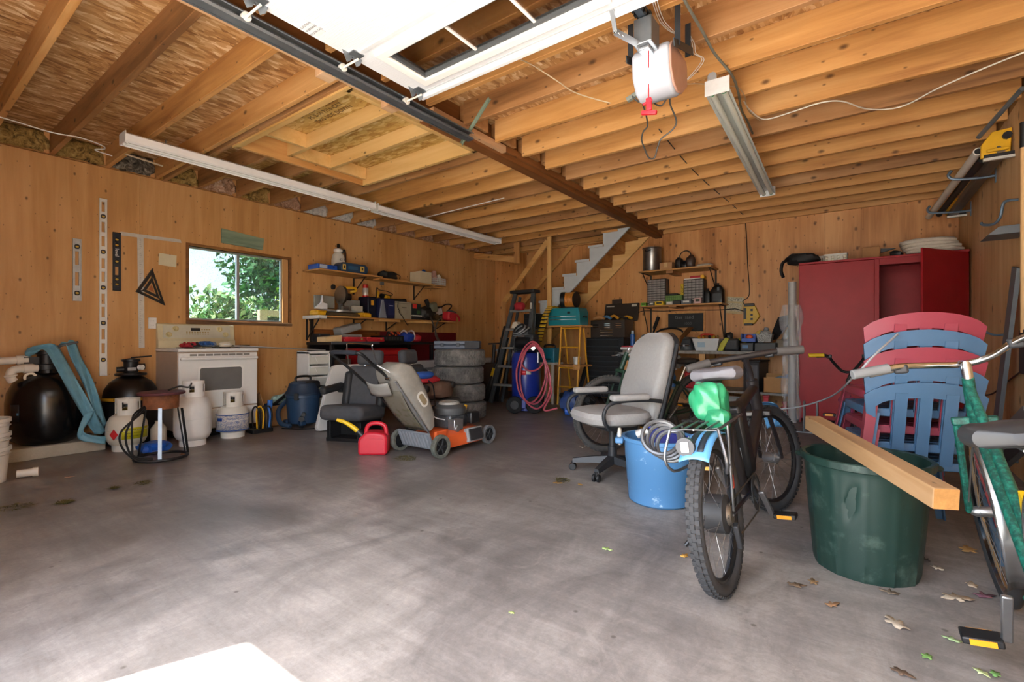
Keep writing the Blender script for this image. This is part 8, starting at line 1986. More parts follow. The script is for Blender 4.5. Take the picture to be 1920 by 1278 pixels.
part('timber', B().box(-0.036, 0.036, 0, d_.length, -0.034, 0.034), L2, lb, bevel=0.004, smooth=0)
part('end_grain', B().box(-0.034, 0.034, -0.001, 0.001, -0.032, 0.032), mat('#a5763f', 0.8, var=0.25, scale=30), lb, smooth=0)

# ------------------------------------------------------------------ stacked plastic chairs
def plastic_chair(m, label):
    t = thing('plastic_chair', label, 'plastic chair', (0, 0, 0), group='stacked plastic garden chairs')
    W = 0.43
    back = lambda z: -0.215 - 0.22 * max(0, z - 0.40)
    for k in range(5):
        y0 = -0.19 + 0.082 * k
        part('seat_slat', B().box(-0.19, 0.19, y0, y0 + 0.066, 0.395, 0.410), m, t, bevel=0.004)
    part('seat_rim', B().frame(rrect(W, 0.44, 0.05, 4, 0, 0.01), rrect(W - 0.06, 0.38, 0.03, 4, 0, 0.01), 0.375, 0.415), m, t, bevel=0.005)
    n = 14; ring = []
    # back hoop: two uprights and an arched top rail
    o, i = [], []
    for k in range(n + 1):
        u = -1 + 2 * k / n
        o.append((u * 0.235, 0.80 - 0.05 * u * u - 0.02 * u ** 8)); i.append((u * 0.19, 0.725 - 0.03 * u * u - 0.02 * u ** 8))
    outer = [(-0.192, 0.40)] + o + [(0.192, 0.40)]; inner = [(-0.17, 0.40)] + i + [(0.17, 0.40)]
    b = B(); cnt = len(outer)
    for th0, th1 in ((0.0, 0.013),):
        vs = [(p[0], back(p[1]) + th + 0.03 * (p[0] / 0.235) ** 2, p[1]) for th in (th0, th1) for q in (outer, inner) for p in q]
        fs = []
        for k in range(cnt - 1):
            j = k + 1
            fs += [(k, j, cnt + j, cnt + k), (2 * cnt + k, 3 * cnt + k, 3 * cnt + j, 2 * cnt + j), (k, 2 * cnt + k, 2 * cnt + j, j), (cnt + k, cnt + j, 3 * cnt + j, 3 * cnt + k)]
        b.add(vs, fs)
    part('back_hoop', b, m, t)
    for x in (-0.095, 0.0, 0.095):
        part('back_slat', B().loft([[(x + sx * 0.024, back(z) + yy, z) for sx, yy in ((-1, 0), (1, 0), (1, 0.011), (-1, 0.011))] for z in (0.40, 0.50, 0.62, 0.745)]), m, t, smooth=0)
    for sx in (-1, 1):
        for sy, y0, sp in ((-1, 0.24, 0.075), (1, 0.247, 0.06)):
            # L-shaped leg, so the stacked chairs nest into each other
            def ell(f):
                xo, yo, w, th = 0.212 + 0.06 * (1 - f), y0 + sp * (1 - f), 0.034 + 0.014 * f, 0.006
                return [(sx * x, sy * y, 0.395 * f) for x, y in ((xo, yo), (xo - w, yo), (xo - w, yo - th), (xo - th, yo - th), (xo - th, yo - w), (xo, yo - w))]
            part('leg', B().loft([ell(f) for f in (0.0, 0.5, 1.0)]), m, t, smooth=0)
    return t
PBL, PRD = mat('#41617f', 0.4, var=0.05), mat('#853241', 0.4, var=0.05)
cb0 = plastic_chair(PBL, 'blue plastic garden chair, bottom of the stack')
cr0 = plastic_chair(PRD, 'red plastic garden chair, third up in the stack')
rzc = math.radians(14); fwd = Vector((-math.sin(rzc), math.cos(rzc), 0)); base = Vector((0.165, 3.225, 0))
def stack_at(k): 
    p = base + fwd * 0.004 * k; p.z = 0.082 * k; return p
cb0.location = stack_at(0); cb0.rotation_euler.z = rzc
repeat(cb0, stack_at(1), rz=rzc, label='blue plastic garden chair, second up in the stack')
cr0.location = stack_at(2); cr0.rotation_euler.z = rzc
repeat(cb0, stack_at(3), rz=rzc, label='blue plastic garden chair, second from the top of the stack')
repeat(cr0, stack_at(4), rz=rzc, label='red plastic garden chair on top of the stack')

# ------------------------------------------------------------------ bicycles
def tyre_tread(b, r, tw, n, M):
    for i in range(n):
        for s in (-0.62, 0.0, 0.62):
            a0 = 2 * PI * (i + (0.5 if s == 0 else 0)) / n; a1 = a0 + 2 * PI / n * 0.6
            rr = r + tw * 0.5 * (math.cos(s) - 1); w = tw * 0.13; x = tw * 0.5 * math.sin(s)
            vs = []
            for q in (rr - 0.003, rr + 0.004):
                for a, dx in ((a0, -w), (a1, -w), (a1, w), (a0, w)): vs.append((q * math.cos(a), q * math.sin(a), x + dx))
            b.add(vs, [(4, 5, 6, 7), (0, 1, 5, 4), (1, 2, 6, 5), (2, 3, 7, 6), (3, 0, 4, 7)], M)
    return b
def wheel(t, y, r, tw, tm, rimm, knobs=0, hub=0.02, hubm=None, nsp=28, rz=0.0):
    M = xf((0, y, r), 0, PI / 2, 0) if not rz else xf((0, y, r), 0, 0, rz) @ rot(0, PI / 2, 0)
    w = part('wheel', B().torus((0, 0, 0), r - tw / 2, tw / 2, 56, 10, M), tm, t)
    if knobs: part('tread', tyre_tread(B(), r, tw, knobs, M), tm, w, smooth=0)['kind'] = 'stuff'
    rr = r - tw - 0.004
    part('rim', B().lathe([(rr, -0.011), (rr + 0.012, -0.013), (rr + 0.012, 0.013), (rr, 0.011), (rr - 0.010, 0.0), (rr, -0.011)], n=56, M=M), rimm, w)
    b = B()
    for i in range(nsp):
        a = 2 * PI * i / nsp; a2 = a + (0.35 if i % 4 < 2 else -0.35); s = 0.028 if i % 2 else -0.028
        p0, p1 = M @ Vector((hub * math.cos(a2), hub * math.sin(a2), s)), M @ Vector((rr * math.cos(a), rr * math.sin(a), 0))
        b.cyl(p0, p1, 0.0011, n=4, caps=False)
    part('spokes', b, mat('#8b8d90', 0.3, 0.8) if tm != 0 else STEEL(), w)['kind'] = 'stuff'
    part('hub', B().lathe([(0.008, -0.055), (0.014, -0.05), (hub, -0.036), (hub, 0.036), (0.014, 0.05), (0.008, 0.055)], n=20, M=M), hubm or STEEL(), w)
    return w
def bicycle(name, label, loc, rz, lean, r, wb, tw, frame_m, tyre_m, rim_m, bar_pts, bar_m, grip_m, sad, sad_m, bb=0.28, knobs=0, fend=None, steer=0.0, hubs=(0.02, 0.02), sadw=0.10, head=None, tube_r=0.018, low=False, chain=True, bar_r=0.0125):
    t = thing(name, label, 'bicycle', (loc[0], loc[1], 0), rz=rz, ry=-lean)
    wheel(t, 0, r, tw, tyre_m, rim_m, knobs, hubs[0], DKGREY() if hubs[0] > 0.03 else None)
    wheel(t, wb, r, tw, tyre_m, rim_m, knobs, hubs[1], rz=steer)
    BBp = Vector((0, wb * 0.40, bb)); st_ = Vector((0, sad[0] - 0.02, sad[1] - 0.06))
    h1 = Vector((0, wb - 0.13, 2 * r + 0.05)) if head is None else Vector((0, *head[0])); h2 = Vector((0, wb - 0.19, 2 * r + 0.20)) if head is None else Vector((0, *head[1]))
    stj = BBp.lerp(st_, 0.72)
    part('seat_tube', B().cyl(BBp, stj, tube_r, n=12), frame_m, t)
    part('seat_post', B().cyl(stj, st_ + Vector((0, 0, 0.02)), 0.013, n=10), CHROME(), t)
    part('down_tube', B().cyl(BBp, h1, tube_r * 1.2, n=12), frame_m, t)
    part('top_tube', B().cyl(BBp.lerp(stj, 0.45 if low else 0.92), h2.lerp(h1, 0.25), tube_r * 1.05, n=12), frame_m, t)
    part('head_tube', B().cyl(h1, h2, tube_r * 1.25, n=12), frame_m, t)
    for s in (-1, 1):
        part('chain_stay', B().cyl(BBp + Vector((s * 0.03, 0, 0)), (s * 0.055, 0, r), 0.009, n=8), frame_m, t)
        part('seat_stay', B().cyl(stj + Vector((s * 0.02, 0, -0.03)), (s * 0.055, 0, r), 0.008, n=8), frame_m, t)
        part('fork_blade', B().tube([h1 + Vector((s * 0.05, 0, -0.01)), (s * 0.055, wb - 0.04, r + 0.10), (s * 0.055, wb, r)], 0.012, 8, k=3), frame_m, t)
    part('fork_crown', B().cb(tuple(h1 + Vector((0, 0, -0.015))), (0.13, 0.035, 0.03)), frame_m, t, bevel=0.006)
    part('stem', B().tube([h2, h2 + (h2 - h1).normalized() * 0.05, Vector(bar_pts[len(bar_pts) // 2])], 0.016, 10), bar_m, t)
    part('handlebar', B().tube(bar_pts, bar_r, 10, k=4), bar_m, t)
    for a, c in ((0, 1), (-1, -2)):
        p0, p1 = Vector(bar_pts[a]), Vector(bar_pts[c]); e = (p1 - p0).normalized()
        part('grip', B().cyl(p0 - e * 0.01, p0 + e * 0.12, bar_r + 0.006, n=12), grip_m, t, bevel=0.003)
        part('brake_lever', B().tube([p0 + e * 0.17, p0 + e * 0.15 + Vector((0, 0.05, -0.015)), p0 + e * 0.05 + Vector((0, 0.06, -0.02))], 0.007, 7, k=3), STEEL(), t)
        part('shifter', B().cb(tuple(p0 + e * 0.16 + Vector((0, 0.012, -0.012))), (0.045, 0.035, 0.035)), DKGREY(), t, bevel=0.008)
    sy, sz = sad
    rg = []
    for f, w, h in ((-0.13, 0.35, 0.02), (-0.11, 0.85, 0.035), (-0.05, 1.0, 0.045), (0.02, 0.62, 0.04), (0.09, 0.30, 0.032), (0.14, 0.20, 0.02)):
        rg.append([(x * w, sy + f, sz + zz * h / 0.045 + 0.006 * (f < -0.04)) for x, zz in rrect(2 * sadw, 0.06, 0.029, 4)])
    part('saddle', B().loft(rg), sad_m, t)
    part('saddle_rails', B().tube([(-0.02, sy - 0.08, sz - 0.03), (-0.02, sy + 0.08, sz - 0.035)], 0.004, 6), STEEL(), t)
    if chain:
        cr_ = part('chainring', B().lathe([(0.055, -0.002), (0.085, -0.002), (0.085, 0.002), (0.055, 0.002), (0.055, -0.002)], n=36, M=xf((0.05, BBp.y, BBp.z), 0, PI / 2, 0)), DKGREY(), t)
        for s in (-1, 1):
            ca_ = Vector((s * 0.085, BBp.y + s * 0.10, BBp.z - s * 0.13)) if chain is True else Vector((s * 0.085, BBp.y + s * chain[0], BBp.z + s * chain[1]))
            c2 = part('crank', B().bar((s * 0.07, BBp.y, BBp.z), ca_, 0.014, 0.026, (1, 0, 0)), STEEL(), t, bevel=0.004)
            part('pedal', B().cb((ca_.x + s * 0.055, ca_.y, ca_.z), (0.095, 0.07, 0.022)), BLACK(), c2, bevel=0.005)
            for dy in (-0.037, 0.037): part('pedal_reflector', B().cb((ca_.x + s * 0.055, ca_.y + dy, ca_.z), (0.06, 0.004, 0.016)), mat('#e39a1e', 0.3), c2)
        part('chain', B().tube([(0.05, BBp.y, BBp.z + 0.085), (0.05, 0, r + 0.04), (0.05, -0.04, r), (0.05, 0, r - 0.04), (0.05, 0.04, r - 0.11), (0.05, BBp.y, BBp.z - 0.085), (0.05, BBp.y + 0.085, BBp.z)], 0.004, 5, closed=True), mat('#6b655c', 0.4, 0.7), t)
        part('cassette', B().lathe([(0.0, -0.012), (0.045, -0.012), (0.042, 0.0), (0.032, 0.012), (0.0, 0.012)], n=24, M=xf((0.045, 0, r), 0, PI / 2, 0)), mat('#77726a', 0.4, 0.8), t)
        part('derailleur', B().cb((0.06, 0.03, r - 0.09), (0.02, 0.035, 0.10), 0.3), DKGREY(), t, bevel=0.005)
    if fend:
        fm, sm, fr, ff, fw = fend
        for y, (a0, a1) in ((0, fr), (wb, ff)):
            R = r + 0.022
            fn = lambda u, v, y=y, a0=a0, a1=a1: ((v - 0.5) * fw, y + R * math.cos(a0 + (a1 - a0) * u), r + R * math.sin(a0 + (a1 - a0) * u) - 0.012 * (2 * v - 1) ** 2)
            q = part('fender', B().sheet(fn, 16, 6), fm, t, solid=0.003)
            if sm:
                for off in (-0.18, 0.18):
                    part('fender_stripe', B().sheet(lambda u, v, y=y, a0=a0, a1=a1: ((off + (v - 0.5) * 0.22) * fw, y + (R + 0.004) * math.cos(a0 + (a1 - a0) * (0.08 + 0.8 * u)), r + (R + 0.004) * math.sin(a0 + (a1 - a0) * (0.08 + 0.8 * u)) - 0.012 * (2 * off) ** 2), 14, 1), sm, q, solid=0.002)
            part('fender_stay', B().cyl((-fw * 0.45, y + R * math.cos((a0 + a1) / 2), r + R * math.sin((a0 + a1) / 2)), (-0.06, y, r), 0.003, n=6), STEEL(), q)
    return t
BT = mat('#303133', 0.85, var=0.2)
BFR = mat('#232021', 0.3, var=0.1)
BFM = mat('#5fa0d8', 0.4)
eb = bicycle('electric_bicycle', 'black electric bicycle with blue fenders and a silver saddle', (-0.435, 2.035), -0.023, math.radians(7.5), 0.305, 1.17, 0.056, BFR, BT, mat('#1f2022', 0.4, 0.4),
    [(-0.27, 0.73, 0.88), (-0.15, 0.80, 0.905), (0.0, 0.86, 0.915), (0.14, 0.92, 0.925), (0.26, 0.97, 0.92)], BFR, mat('#4a4745', 0.6), (0.30, 0.845), mat('#626166', 0.5, var=0.15), knobs=64,
    fend=(BFM, mat('#26303a', 0.5), (1.35, 2.25), (0.45, 1.5), 0.11), steer=-0.35, hubs=(0.075, 0.03), sadw=0.115, head=((1.00, 0.60), (0.95, 0.78)), tube_r=0.024, bar_r=0.017)
part('battery', B().cb((0, 0.50, 0.52), (0.085, 0.11, 0.36), math.radians(12)), mat('#1a1b1d', 0.4), eb, bevel=0.015)
part('battery_label', B().cb((0.0, 0.435, 0.44), (0.035, 0.004, 0.10), math.radians(12)), mat('#b9cfe0', 0.5), eb)
part('round_decal', B().cyl((0.0, 0.452, 0.56), (0.0, 0.449, 0.56), 0.017, n=16), mat('#d0c6c0', 0.5), eb)
part('motor_label', B().cb((-0.075, 0.0, 0.305), (0.002, 0.05, 0.05)), mat('#b5b7ba', 0.4), eb)
Mi = (Matrix.Translation(eb.location) @ eb.rotation_euler.to_matrix().to_4x4()).inverted()
part('kickstand', B().tube([(-0.05, 0.42, 0.26), Mi @ Vector((-0.66, 2.385, 0.06)), Mi @ Vector((-0.697, 2.36, 0.008))], 0.009, 8), BLACK(), eb)
part('reflector', B().cb((0.06, 0.06, 0.42), (0.004, 0.02, 0.05)), mat('#b3402c', 0.3), eb)
# wire rack with lamp
b = B()
rk = [(-0.09, -0.16, 0.66), (-0.09, 0.22, 0.67), (0.09, 0.22, 0.67), (0.09, -0.16, 0.66)]
b.tube(rk, 0.006, 7, closed=True)
for x in (-0.045, 0.0, 0.045): b.cyl((x, -0.16, 0.66), (x, 0.22, 0.67), 0.0045, n=6)
for x in (-0.09, 0.09): b.cyl((x, -0.02, 0.663), (x * 0.7, 0.0, 0.32), 0.005, n=6).tube([(x, -0.16, 0.66), (x * 1.25, -0.19, 0.56), (x * 1.1, -0.15, 0.50), (x * 0.8, -0.02, 0.50)], 0.006, 7, k=3)
part('rear_rack', b, mat('#77797c', 0.3, 0.8), eb)
part('tail_lamp', B().cyl((-0.03, -0.17, 0.60), (-0.03, -0.19, 0.60), 0.035, n=18), mat('#3f4145', 0.4, 0.5), eb)
part('tail_lamp', B().cb((-0.03, -0.193, 0.60), (0.03, 0.006, 0.04)), WHITE(), eb, bevel=0.003)
lk = thing('cable_lock', 'coiled grey cable lock looped on the bicycle rack', 'bike lock', eb.location + Vector((-0.235, -0.10, 0.60)))
for i in range(4): part('coil', B().torus((0, 0, 0), 0.072 - 0.004 * i, 0.009, 28, 7, xf((0.012 * i, 0.01 * i, -0.012 * i), 0.9 + 0.12 * i, 0.5 - 0.1 * i, 0)), mat('#57595c', 0.35, 0.5), lk)
part('lock_head', B().cyl((-0.10, 0, 0.0), (-0.055, 0.01, 0.02), 0.018, n=14), mat('#a4a8ab', 0.3, 0.6), lk)
gm = thing('green_wrap', 'crumpled glossy green rain cover strapped on the bicycle rack', 'rain cover', eb.location + Vector((-0.105, 0.13, 0.655)))
part('cover', lumpy(0.15, 0.14, 0.17, 151, 0.09, 36, 24), mat('#2c8a60', 0.2), gm)
q = lumpy(0.10, 0.09, 0.09, 152, 0.09, 30, 20); q.v = [(v[0] + 0.05, v[1] - 0.05, v[2] - 0.03) for v in q.v]
part('hood', q, mat('#277d56', 0.2), gm)
part('black_strap', B().tube([(-0.10, -0.04, -0.01), (0.0, -0.075, 0.0), (0.09, -0.06, 0.05)], 0.006, 6, k=4), BLACK(), gm)
GBK = scuffed('sparkle_green', '#0a3f37', '#1a6f60', 60, 0.45, 0.62)
gb2 = bicycle('city_bicycle', 'green city bicycle with swept chrome handlebars by the right wall', (0.44, 1.50), 0.0, math.radians(9), 0.335, 1.09, 0.042, GBK, mat('#222325', 0.8), CHROME(),
    [(-0.33, 0.80, 0.925), (-0.20, 0.86, 0.935), (-0.10, 0.93, 0.925), (0.0, 0.97, 0.915), (0.08, 0.95, 0.935), (0.16, 0.90, 0.99), (0.28, 0.83, 1.02)], CHROME(), mat('#6f7274', 0.6), (0.20, 0.775), mat('#26282b', 0.5, var=0.1),
    fend=(mat('#8d9194', 0.2, 0.9), None, (0.2, 2.9), (0.7, 3.6), 0.055), sadw=0.13, chain=(-0.06, 0.155), low=True, tube_r=0.0145)
part('lamp_yellow_tag', B().cb((0.0, 0.40, 0.52), (0.012, 0.05, 0.12), 0.3), mat('#d8b71e', 0.4), gb2)
MTB = bicycle('mountain_bicycle', 'dusty black mountain bicycle standing behind the office chair', (-1.33, 4.90), math.radians(149), math.radians(3), 0.345, 1.06, 0.058, mat('#1f3a2c', 0.4, var=0.2), mat('#4a4947', 0.9, var=0.25), mat('#2a2b2d', 0.4, 0.4),
    [(-0.30, 0.78, 0.86), (-0.15, 0.83, 0.87), (0.0, 0.86, 0.875), (0.15, 0.83, 0.87), (0.30, 0.78, 0.86)], mat('#b9bbbd', 0.3, 0.6), BLACK(), (0.20, 0.80), BLACK(), knobs=60)
solo('lime_rag', lumpy(0.16, 0.12, 0.09, 161, 0.1), mat('#b7b23a', 0.6), 'lime-green rag under the mountain bicycle', 'rag', (-1.72, 4.42, 0.0))
solo('green_crate', taper(0.34, 0.26, 0.40, 0.32, 0.26), mat('#24562c', 0.5), 'dark green plastic crate behind the mountain bicycle', 'crate', (-1.25, 5.55, 0.0), smooth=0)
KB = bicycle('kids_bicycle', 'small pink and black kids bicycle with yellow grips before the cabinet', (-0.11, 5.05), 0.0, 0.03, 0.185, 0.70, 0.042, mat('#26202a', 0.35), mat('#39383a', 0.85), mat('#c05a9a', 0.4),
    [(-0.29, 0.36, 0.865), (-0.16, 0.40, 0.865), (-0.11, 0.45, 0.80), (-0.04, 0.50, 0.71), (0.04, 0.50, 0.71), (0.11, 0.45, 0.80), (0.16, 0.40, 0.865), (0.29, 0.36, 0.865)], BLACK(), mat('#c9a520', 0.5), (0.12, 0.47), mat('#b83a86', 0.4), bb=0.20, sadw=0.065, knobs=44, tube_r=0.015)
part('pink_plate', B().cb((0.03, 0.20, 0.33), (0.02, 0.10, 0.10), 0.4), mat('#d0589c', 0.4), KB, bevel=0.02)
bst = thing('wire_bike_rack', 'low grey wire bicycle rack on the floor before the cabinet', 'bike rack', (-0.47, 6.10, 0))
for x in (-0.06, 0.06): part('hoop', B().tube([(x, -0.05, 0.008), (x, -0.04, 0.30), (x, 0.0, 0.335), (x, 0.04, 0.30), (x, 0.05, 0.008)], 0.009, 8, k=3), mat('#8d9298', 0.4, 0.6), bst)
part('base_bar', B().cyl((-0.16, -0.05, 0.010), (0.16, -0.05, 0.010), 0.009, n=8), mat('#8d9298', 0.4, 0.6), bst)
cable('tie_cable', [at(1445, 768, d=3.5), at(1500, 762, d=3.3), at(1560, 742, d=3.0), at(1603, 704, d=2.30), at(1640, 665, d=2.20), at(1683, 626, d=2.27)], 0.005, mat('#8f9195', 0.5), 'thin grey cord stretched from the bicycles to the chair stack', 'cord')

# ------------------------------------------------------------------ right wall
HK = mat('#5f6f80', 0.4, 0.5)
for i, (y, x0, z) in enumerate(((6.9, 0.555, 2.395), (5.72, 0.60, 2.43))):
    solo('pipe_hook', B().tube([(0, 0, -0.03), (-0.10, 0, -0.03), (x0 - XR + 0.04, 0, -0.01), (x0 - XR, 0, 0.03), (x0 - XR + 0.02, 0, 0.07)], 0.012, 8, k=4).box(-0.006, 0.0, -0.02, 0.02, -0.09, 0.06), HK, ('blue-grey storage hook near the back corner of the right wall', 'blue-grey storage hook carrying the near end of the pipes')[i], 'hook', (XR - 0.001, y, z))
def rod(name, label, p0, p1, r, m, cat='pipe', hollow=True):
    p0, p1 = Vector(p0), Vector(p1)
    t = thing(name, label, cat, p0)
    part('tube', B().cyl((0, 0, 0), p1 - p0, r, n=18), m, t)
    if hollow:
        e = (p1 - p0).normalized()
        part('bore', B().cyl(-e * 0.001, e * 0.004, r * 0.75, n=16), BLACK(), t)
    return t
rod('pvc_pipe', 'long cream plastic pipe lying on the wall hooks', (0.715, 5.18, 2.475), (0.60, 7.35, 2.435), 0.030, PVC)
rod('black_pipe', 'long black pipe lying on the wall hooks', (0.765, 5.35, 2.455), (0.675, 7.2, 2.42), 0.028, BLACK())
ss = thing('saw_stand', 'long grey saw stand with yellow and black brackets on the wall hooks', 'saw stand', (0.84, 5.10, 2.413))
part('beam', B().bar((0, 0, 0.03), (-0.05, 2.1, -0.003), 0.075, 0.06), mat('#6a6259', 0.4, 0.5), ss, bevel=0.006)
for y, sc in ((0.02, 1.0), (2.1, 0.9)):
    bk_ = part('yellow_bracket', B().prism([(-0.11 * sc, -0.07 * sc), (0.05 * sc, -0.05 * sc), (0.06 * sc, 0.13 * sc), (-0.05 * sc, 0.12 * sc), (-0.11 * sc, 0.03 * sc)], -0.02, 0.02, xf((-0.01, y, 0.05), PI / 2, 0, 0)), mat('#dca81c', 0.4), ss, bevel=0.006)
    part('knob', B().cyl((0.02, y - 0.045, 0.12 * sc), (0.02, y - 0.02, 0.12 * sc), 0.028, n=8), BLACK(), bk_)
    part('black_foot', B().cb((-0.02, y - 0.01, -0.015), (0.17 * sc, 0.05, 0.03)), BLACK(), bk_, bevel=0.004)
    part('silver_edge', B().cb((-0.02, y - 0.03, -0.04), (0.18 * sc, 0.03, 0.02)), mat('#c9c9c4', 0.4, 0.4), bk_)
    part('roller_mount', B().cb((-0.03, y - 0.03, 0.025), (0.12 * sc, 0.03, 0.02)), mat('#dca81c', 0.4), bk_, bevel=0.004)
rod('caulk_gun', 'grey tool with a blue knob hung high by the pipes', (0.70, 5.05, 2.545), (0.84, 4.55, 2.66), 0.016, mat('#6f757a', 0.4, 0.5), 'hand tool', False)
solo('round_hook', B().tube([(0.0, 0, 0.05), (-0.06, 0, 0.05), (-0.08, 0, 0.02), (-0.09, 0.02, -0.06), (-0.12, 0.06, -0.10), (-0.17, 0.10, -0.09), (-0.18, 0.11, -0.07)], 0.010, 8, k=4), HK, 'curved grey coat hook screwed into the right wall', 'hook', (XR - 0.001, 4.98, 1.97))
solo('small_hook', B().tube([(0.0, 0, 0.0), (-0.07, 0.02, -0.01), (-0.12, 0.05, 0.01), (-0.13, 0.06, 0.03)], 0.009, 8, k=4), HK, 'small grey hook low on the right wall', 'hook', (XR - 0.001, 5.22, 1.05))
solo('wall_bracket_shelf', B().prism([(-0.20, 0.0), (0.0, 0.0), (0.0, 0.06), (-0.14, 0.055)], -0.28, 0.0, XZ), mat('#5a6066', 0.5), 'dark grey angled ledge on the right wall', 'ledge', (XR - 0.001, 4.72, 1.74), bevel=0.003)
rk_ = thing('shovel_handle', 'long wooden tool handle with a black grip on the right wall', 'shovel', (0.865, 4.66, 1.05))
part('shaft', B().cyl((0, 0, 0), (0.0, 0.0, 1.25), 0.016, n=10), mat('#d3a873', 0.6), rk_)
part('grip', B().cyl((0, 0, 1.25), (0, 0, 1.42), 0.019, n=10), BLACK(), rk_)
part('blade', B().box(-0.006, 0.006, -0.09, 0.09, -0.28, 0.02), DKGREY(), rk_, bevel=0.004)
solo('grey_plank', B().bar((0, 0, 0), (0.075, -0.34, 1.50), 0.14, 0.025, (1, 0, 0)), mat('#5f6468', 0.5, var=0.1), 'long grey plank leaning against the right wall', 'plank', (0.79, 5.18, 0.012), smooth=0)
rmp = thing('folding_ramp', 'folded aluminium rails with a red and white end behind the green bicycle', 'rails', (0.60, 4.72, 0))
for i, (dx, c_) in enumerate(((0.0, '#8f9498'), (0.10, '#6d7479'))):
    part('rail', B().bar((dx, 0, 0.04), (dx + 0.12, -0.95, 0.60), 0.035, 0.085), mat(c_, 0.4, 0.5), rmp, smooth=0)
part('red_decal', B().bar((0.069, -0.45, 0.355), (0.115, -0.80, 0.56), 0.03, 0.012), mat('#b5323a', 0.5), rmp, smooth=0)
part('cross_bar', B().bar((-0.01, -0.28, 0.22), (0.20, -0.28, 0.22), 0.03, 0.03), mat('#54595e', 0.5, 0.4), rmp, smooth=0)
cable('power_cable', [at(1832, 741, X=0.885), at(1860, 738, X=0.885), at(1885, 718, X=0.885), at(1930, 685, X=0.885)], 0.006, BLACK(), 'black cord drooping along the right wall')

# ------------------------------------------------------------------ leaves and debris on the floor
def leaf(label, px, py, size, col, rz, seed):
    r_ = random.Random(seed); n = 18; pts = []
    for i in range(n):
        a = 2 * PI * i / n
        rr = size * (0.75 + 0.25 * math.cos(5 * a)) * r_.uniform(0.8, 1.15) * (1.2 if abs(math.cos(a)) > 0.8 else 0.75)
        pts.append((rr * math.cos(a), rr * math.sin(a), 0.003 + size * 0.16 * r_.random()))
    b = B().add([(0, 0, 0.004)] + pts, [(0, 1 + i, 1 + (i + 1) % n) for i in range(n)])
    o = tag(link_mesh('fallen_leaf', b, mat(col, 0.8, var=0.2, scale=40), None, solid=0.0015, smooth=60), label, 'leaf', 'fallen leaves on the floor')
    o.location = at(px, py, Z=0.001); o.rotation_euler.z = rz
spots = [(1137, 1030, 0.024, '#a9c47c', 'pale green'), (1283, 1043, 0.026, '#c99b48', 'yellow'), (1088, 909, 0.025, '#b08c4c', 'tan'), (1046, 906, 0.035, '#9a7c4a', 'tan'), (1092, 838, 0.05, '#9c958a', 'grey'), (1790, 1122, 0.05, '#a89a86', 'grey'), (1822, 1098, 0.03, '#b0a28c', 'grey'), (1785, 1200, 0.025, '#9db887', 'pale green'), (1738, 1232, 0.022, '#6f9a52', 'green'), (1840, 1262, 0.022, '#b5c48c', 'pale green'), (1492, 1098, 0.035, '#6d5a45', 'brown'), (1525, 1092, 0.028, '#8a6f4c', 'tan'), (1670, 1112, 0.035, '#6f6252', 'brown'), (1815, 1032, 0.05, '#b2935f', 'tan'), (1757, 1066, 0.026, '#c2bba9', 'grey'), (1846, 1118, 0.036, '#6a4450', 'purple'), (1735, 1050, 0.025, '#3c3b3a', 'brown'), (1832, 1205, 0.026, '#8a8f4a', 'green'), (1866, 1265, 0.02, '#6c9a54', 'green'), (1690, 1262, 0.03, '#5d4a3a', 'brown'), (1560, 1135, 0.028, '#8b6a4b', 'brown'), (1680, 1170, 0.045, '#a89c8a', 'grey'), (960, 1150, 0.010, '#b9cf7a', 'pale green'), (1200, 815, 0.02, '#8a6a45', 'brown'), (345, 852, 0.05, '#a8775a', 'brown'), (130, 895, 0.03, '#b08a70', 'tan'), (170, 845, 0.035, '#a05c3c', 'brown')]
for i, (px, py, sz, c_, nm) in enumerate(spots):
    near = 'beside the concrete pad' if px < 500 else ('near the office chair' if px < 1260 else ('near the green garbage bin' if px < 1720 else 'beside the green bicycle'))
    leaf(f'{"tiny " if sz < 0.024 else "large " if sz > 0.033 else ""}{nm} fallen leaf on the concrete {near}', px, py, sz, c_, i * 1.3, i)
for i, (px, py, r_, lb) in enumerate(((30, 950, 0.09, 'strip of mossy debris on the floor by the white pails'), (120, 942, 0.05, 'small mossy clump on the floor before the pails'), (270, 905, 0.06, 'mossy debris on the floor before the burner stand'), (215, 915, 0.03, 'tiny mossy clump before the concrete pad'), (1055, 900, 0.06, 'dried grass scraps near the office chair base'))):
    grass_clump(lb, at(px, py, Z=0.001), r_, 120, 30 + i, ('#5d5a24', '#77702f', '#3a3a1c'))

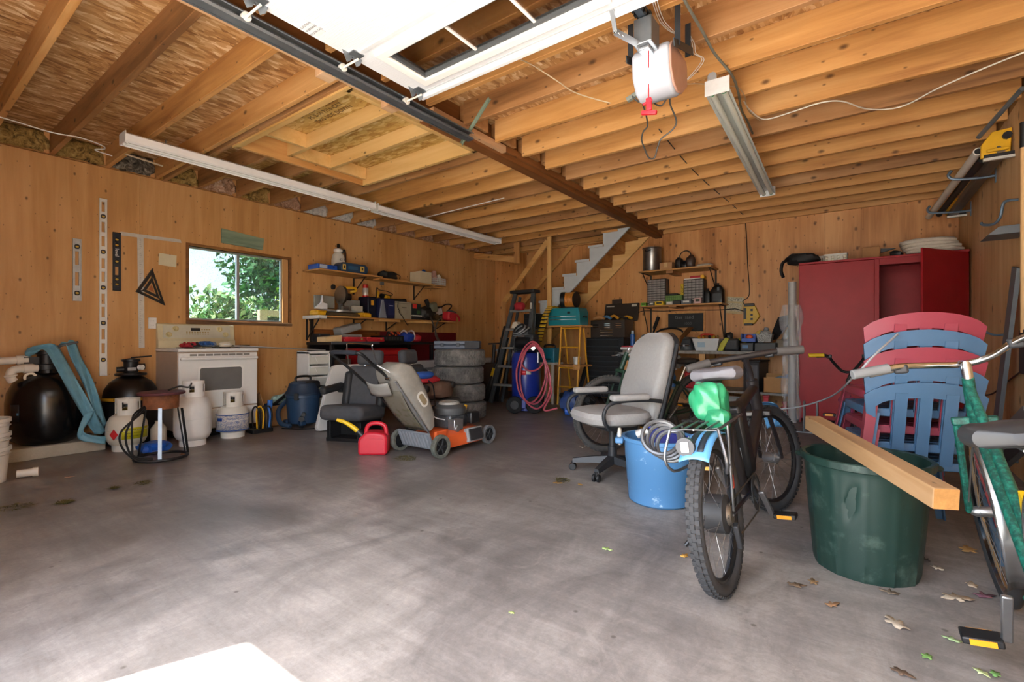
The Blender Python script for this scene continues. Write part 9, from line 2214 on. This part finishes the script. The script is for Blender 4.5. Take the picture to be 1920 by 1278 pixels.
# ------------------------------------------------------------------ outdoors seen through the window
def foliage(label, name, loc, rx, ry, rzz, n, c1, c2, seed, ls=0.10):
    t = thing(name, label, 'tree' if rzz > 1.5 else 'bush', (loc[0], loc[1], -0.05)); r_ = random.Random(seed)
    for ci, c_ in enumerate((c1, c2)):
        b = B()
        for i in range(n):
            while True:
                v = Vector((r_.uniform(-1, 1), r_.uniform(-1, 1), r_.uniform(-1, 1)))
                if 0.35 < v.length < 1: break
            v *= 0.85 + 0.3 * math.sin(5 * v.x + seed) * math.sin(4 * v.z + 3 * v.y)
            p = Vector((v.x * rx, v.y * ry, loc[2] + v.z * rzz)); e = Vector((r_.uniform(-1, 1), r_.uniform(-1, 1), r_.uniform(-1, 1))).normalized(); f = e.cross(Vector((0.3, 0.5, 0.8))).normalized()
            s = ls * r_.uniform(0.6, 1.3)
            b.add([p - e * s, p + f * s * 0.5, p + e * s, p - f * s * 0.5], [(0, 1, 2, 3)])
        part('foliage', b, mat(c_, 0.7), t, smooth=0)['kind'] = 'stuff'
    part('trunk', B().tube([(0, 0, 0), (0.05, 0.03, loc[2] * 0.5), (0, 0, loc[2])], [0.14, 0.10, 0.05], 8, k=3), mat('#5b4a3a', 0.9), t)
    return t
foliage('rounded flowering bush outside the window', 'garden_bush', (-12.5, 5.35, 1.25), 1.3, 1.35, 1.15, 2600, '#5f8a4c', '#9aa86c', 1)
foliage('dense dark green tree beyond the wooden planter', 'garden_tree', (-15.5, 8.4, 3.4), 1.9, 1.9, 2.2, 3800, '#2f5e3a', '#4c7d4a', 2, 0.13)
foliage('bright yellow-green young tree beyond the planter', 'young_tree', (-11.5, 6.55, 2.2), 0.6, 0.5, 1.1, 900, '#8fb048', '#b5c24c', 3, 0.08)
pl = thing('wooden_planter', 'square wooden planter frame with dark netting outside the window', 'planter', (-9.2, 4.95, -0.05))
PW = mat('#b7a183', 0.8, var=0.12)
for y in (-0.42, 0.42): part('post', B().cb((0, y, 0.82), (0.10, 0.14, 1.64)), PW, pl)
part('top_rail', B().cb((0, 0, 1.58), (0.08, 0.72, 0.12)), PW, pl)
part('netting', B().cb((-0.03, 0, 0.75), (0.02, 0.72, 1.50)), mat('#3a4148', 0.8, var=0.3, scale=30), pl)
part('blue_lid', B().cb((-0.05, 0.40, 1.68), (0.3, 0.40, 0.03)), mat('#3d6bb0', 0.5), pl)
solo('white_tarp_pile', lumpy(1.2, 1.8, 1.35, 171, 0.08), mat('#c9ced2', 0.6), 'pale tarp-covered pile outside below the window', 'tarp pile', (-10.2, 4.15, -0.05))
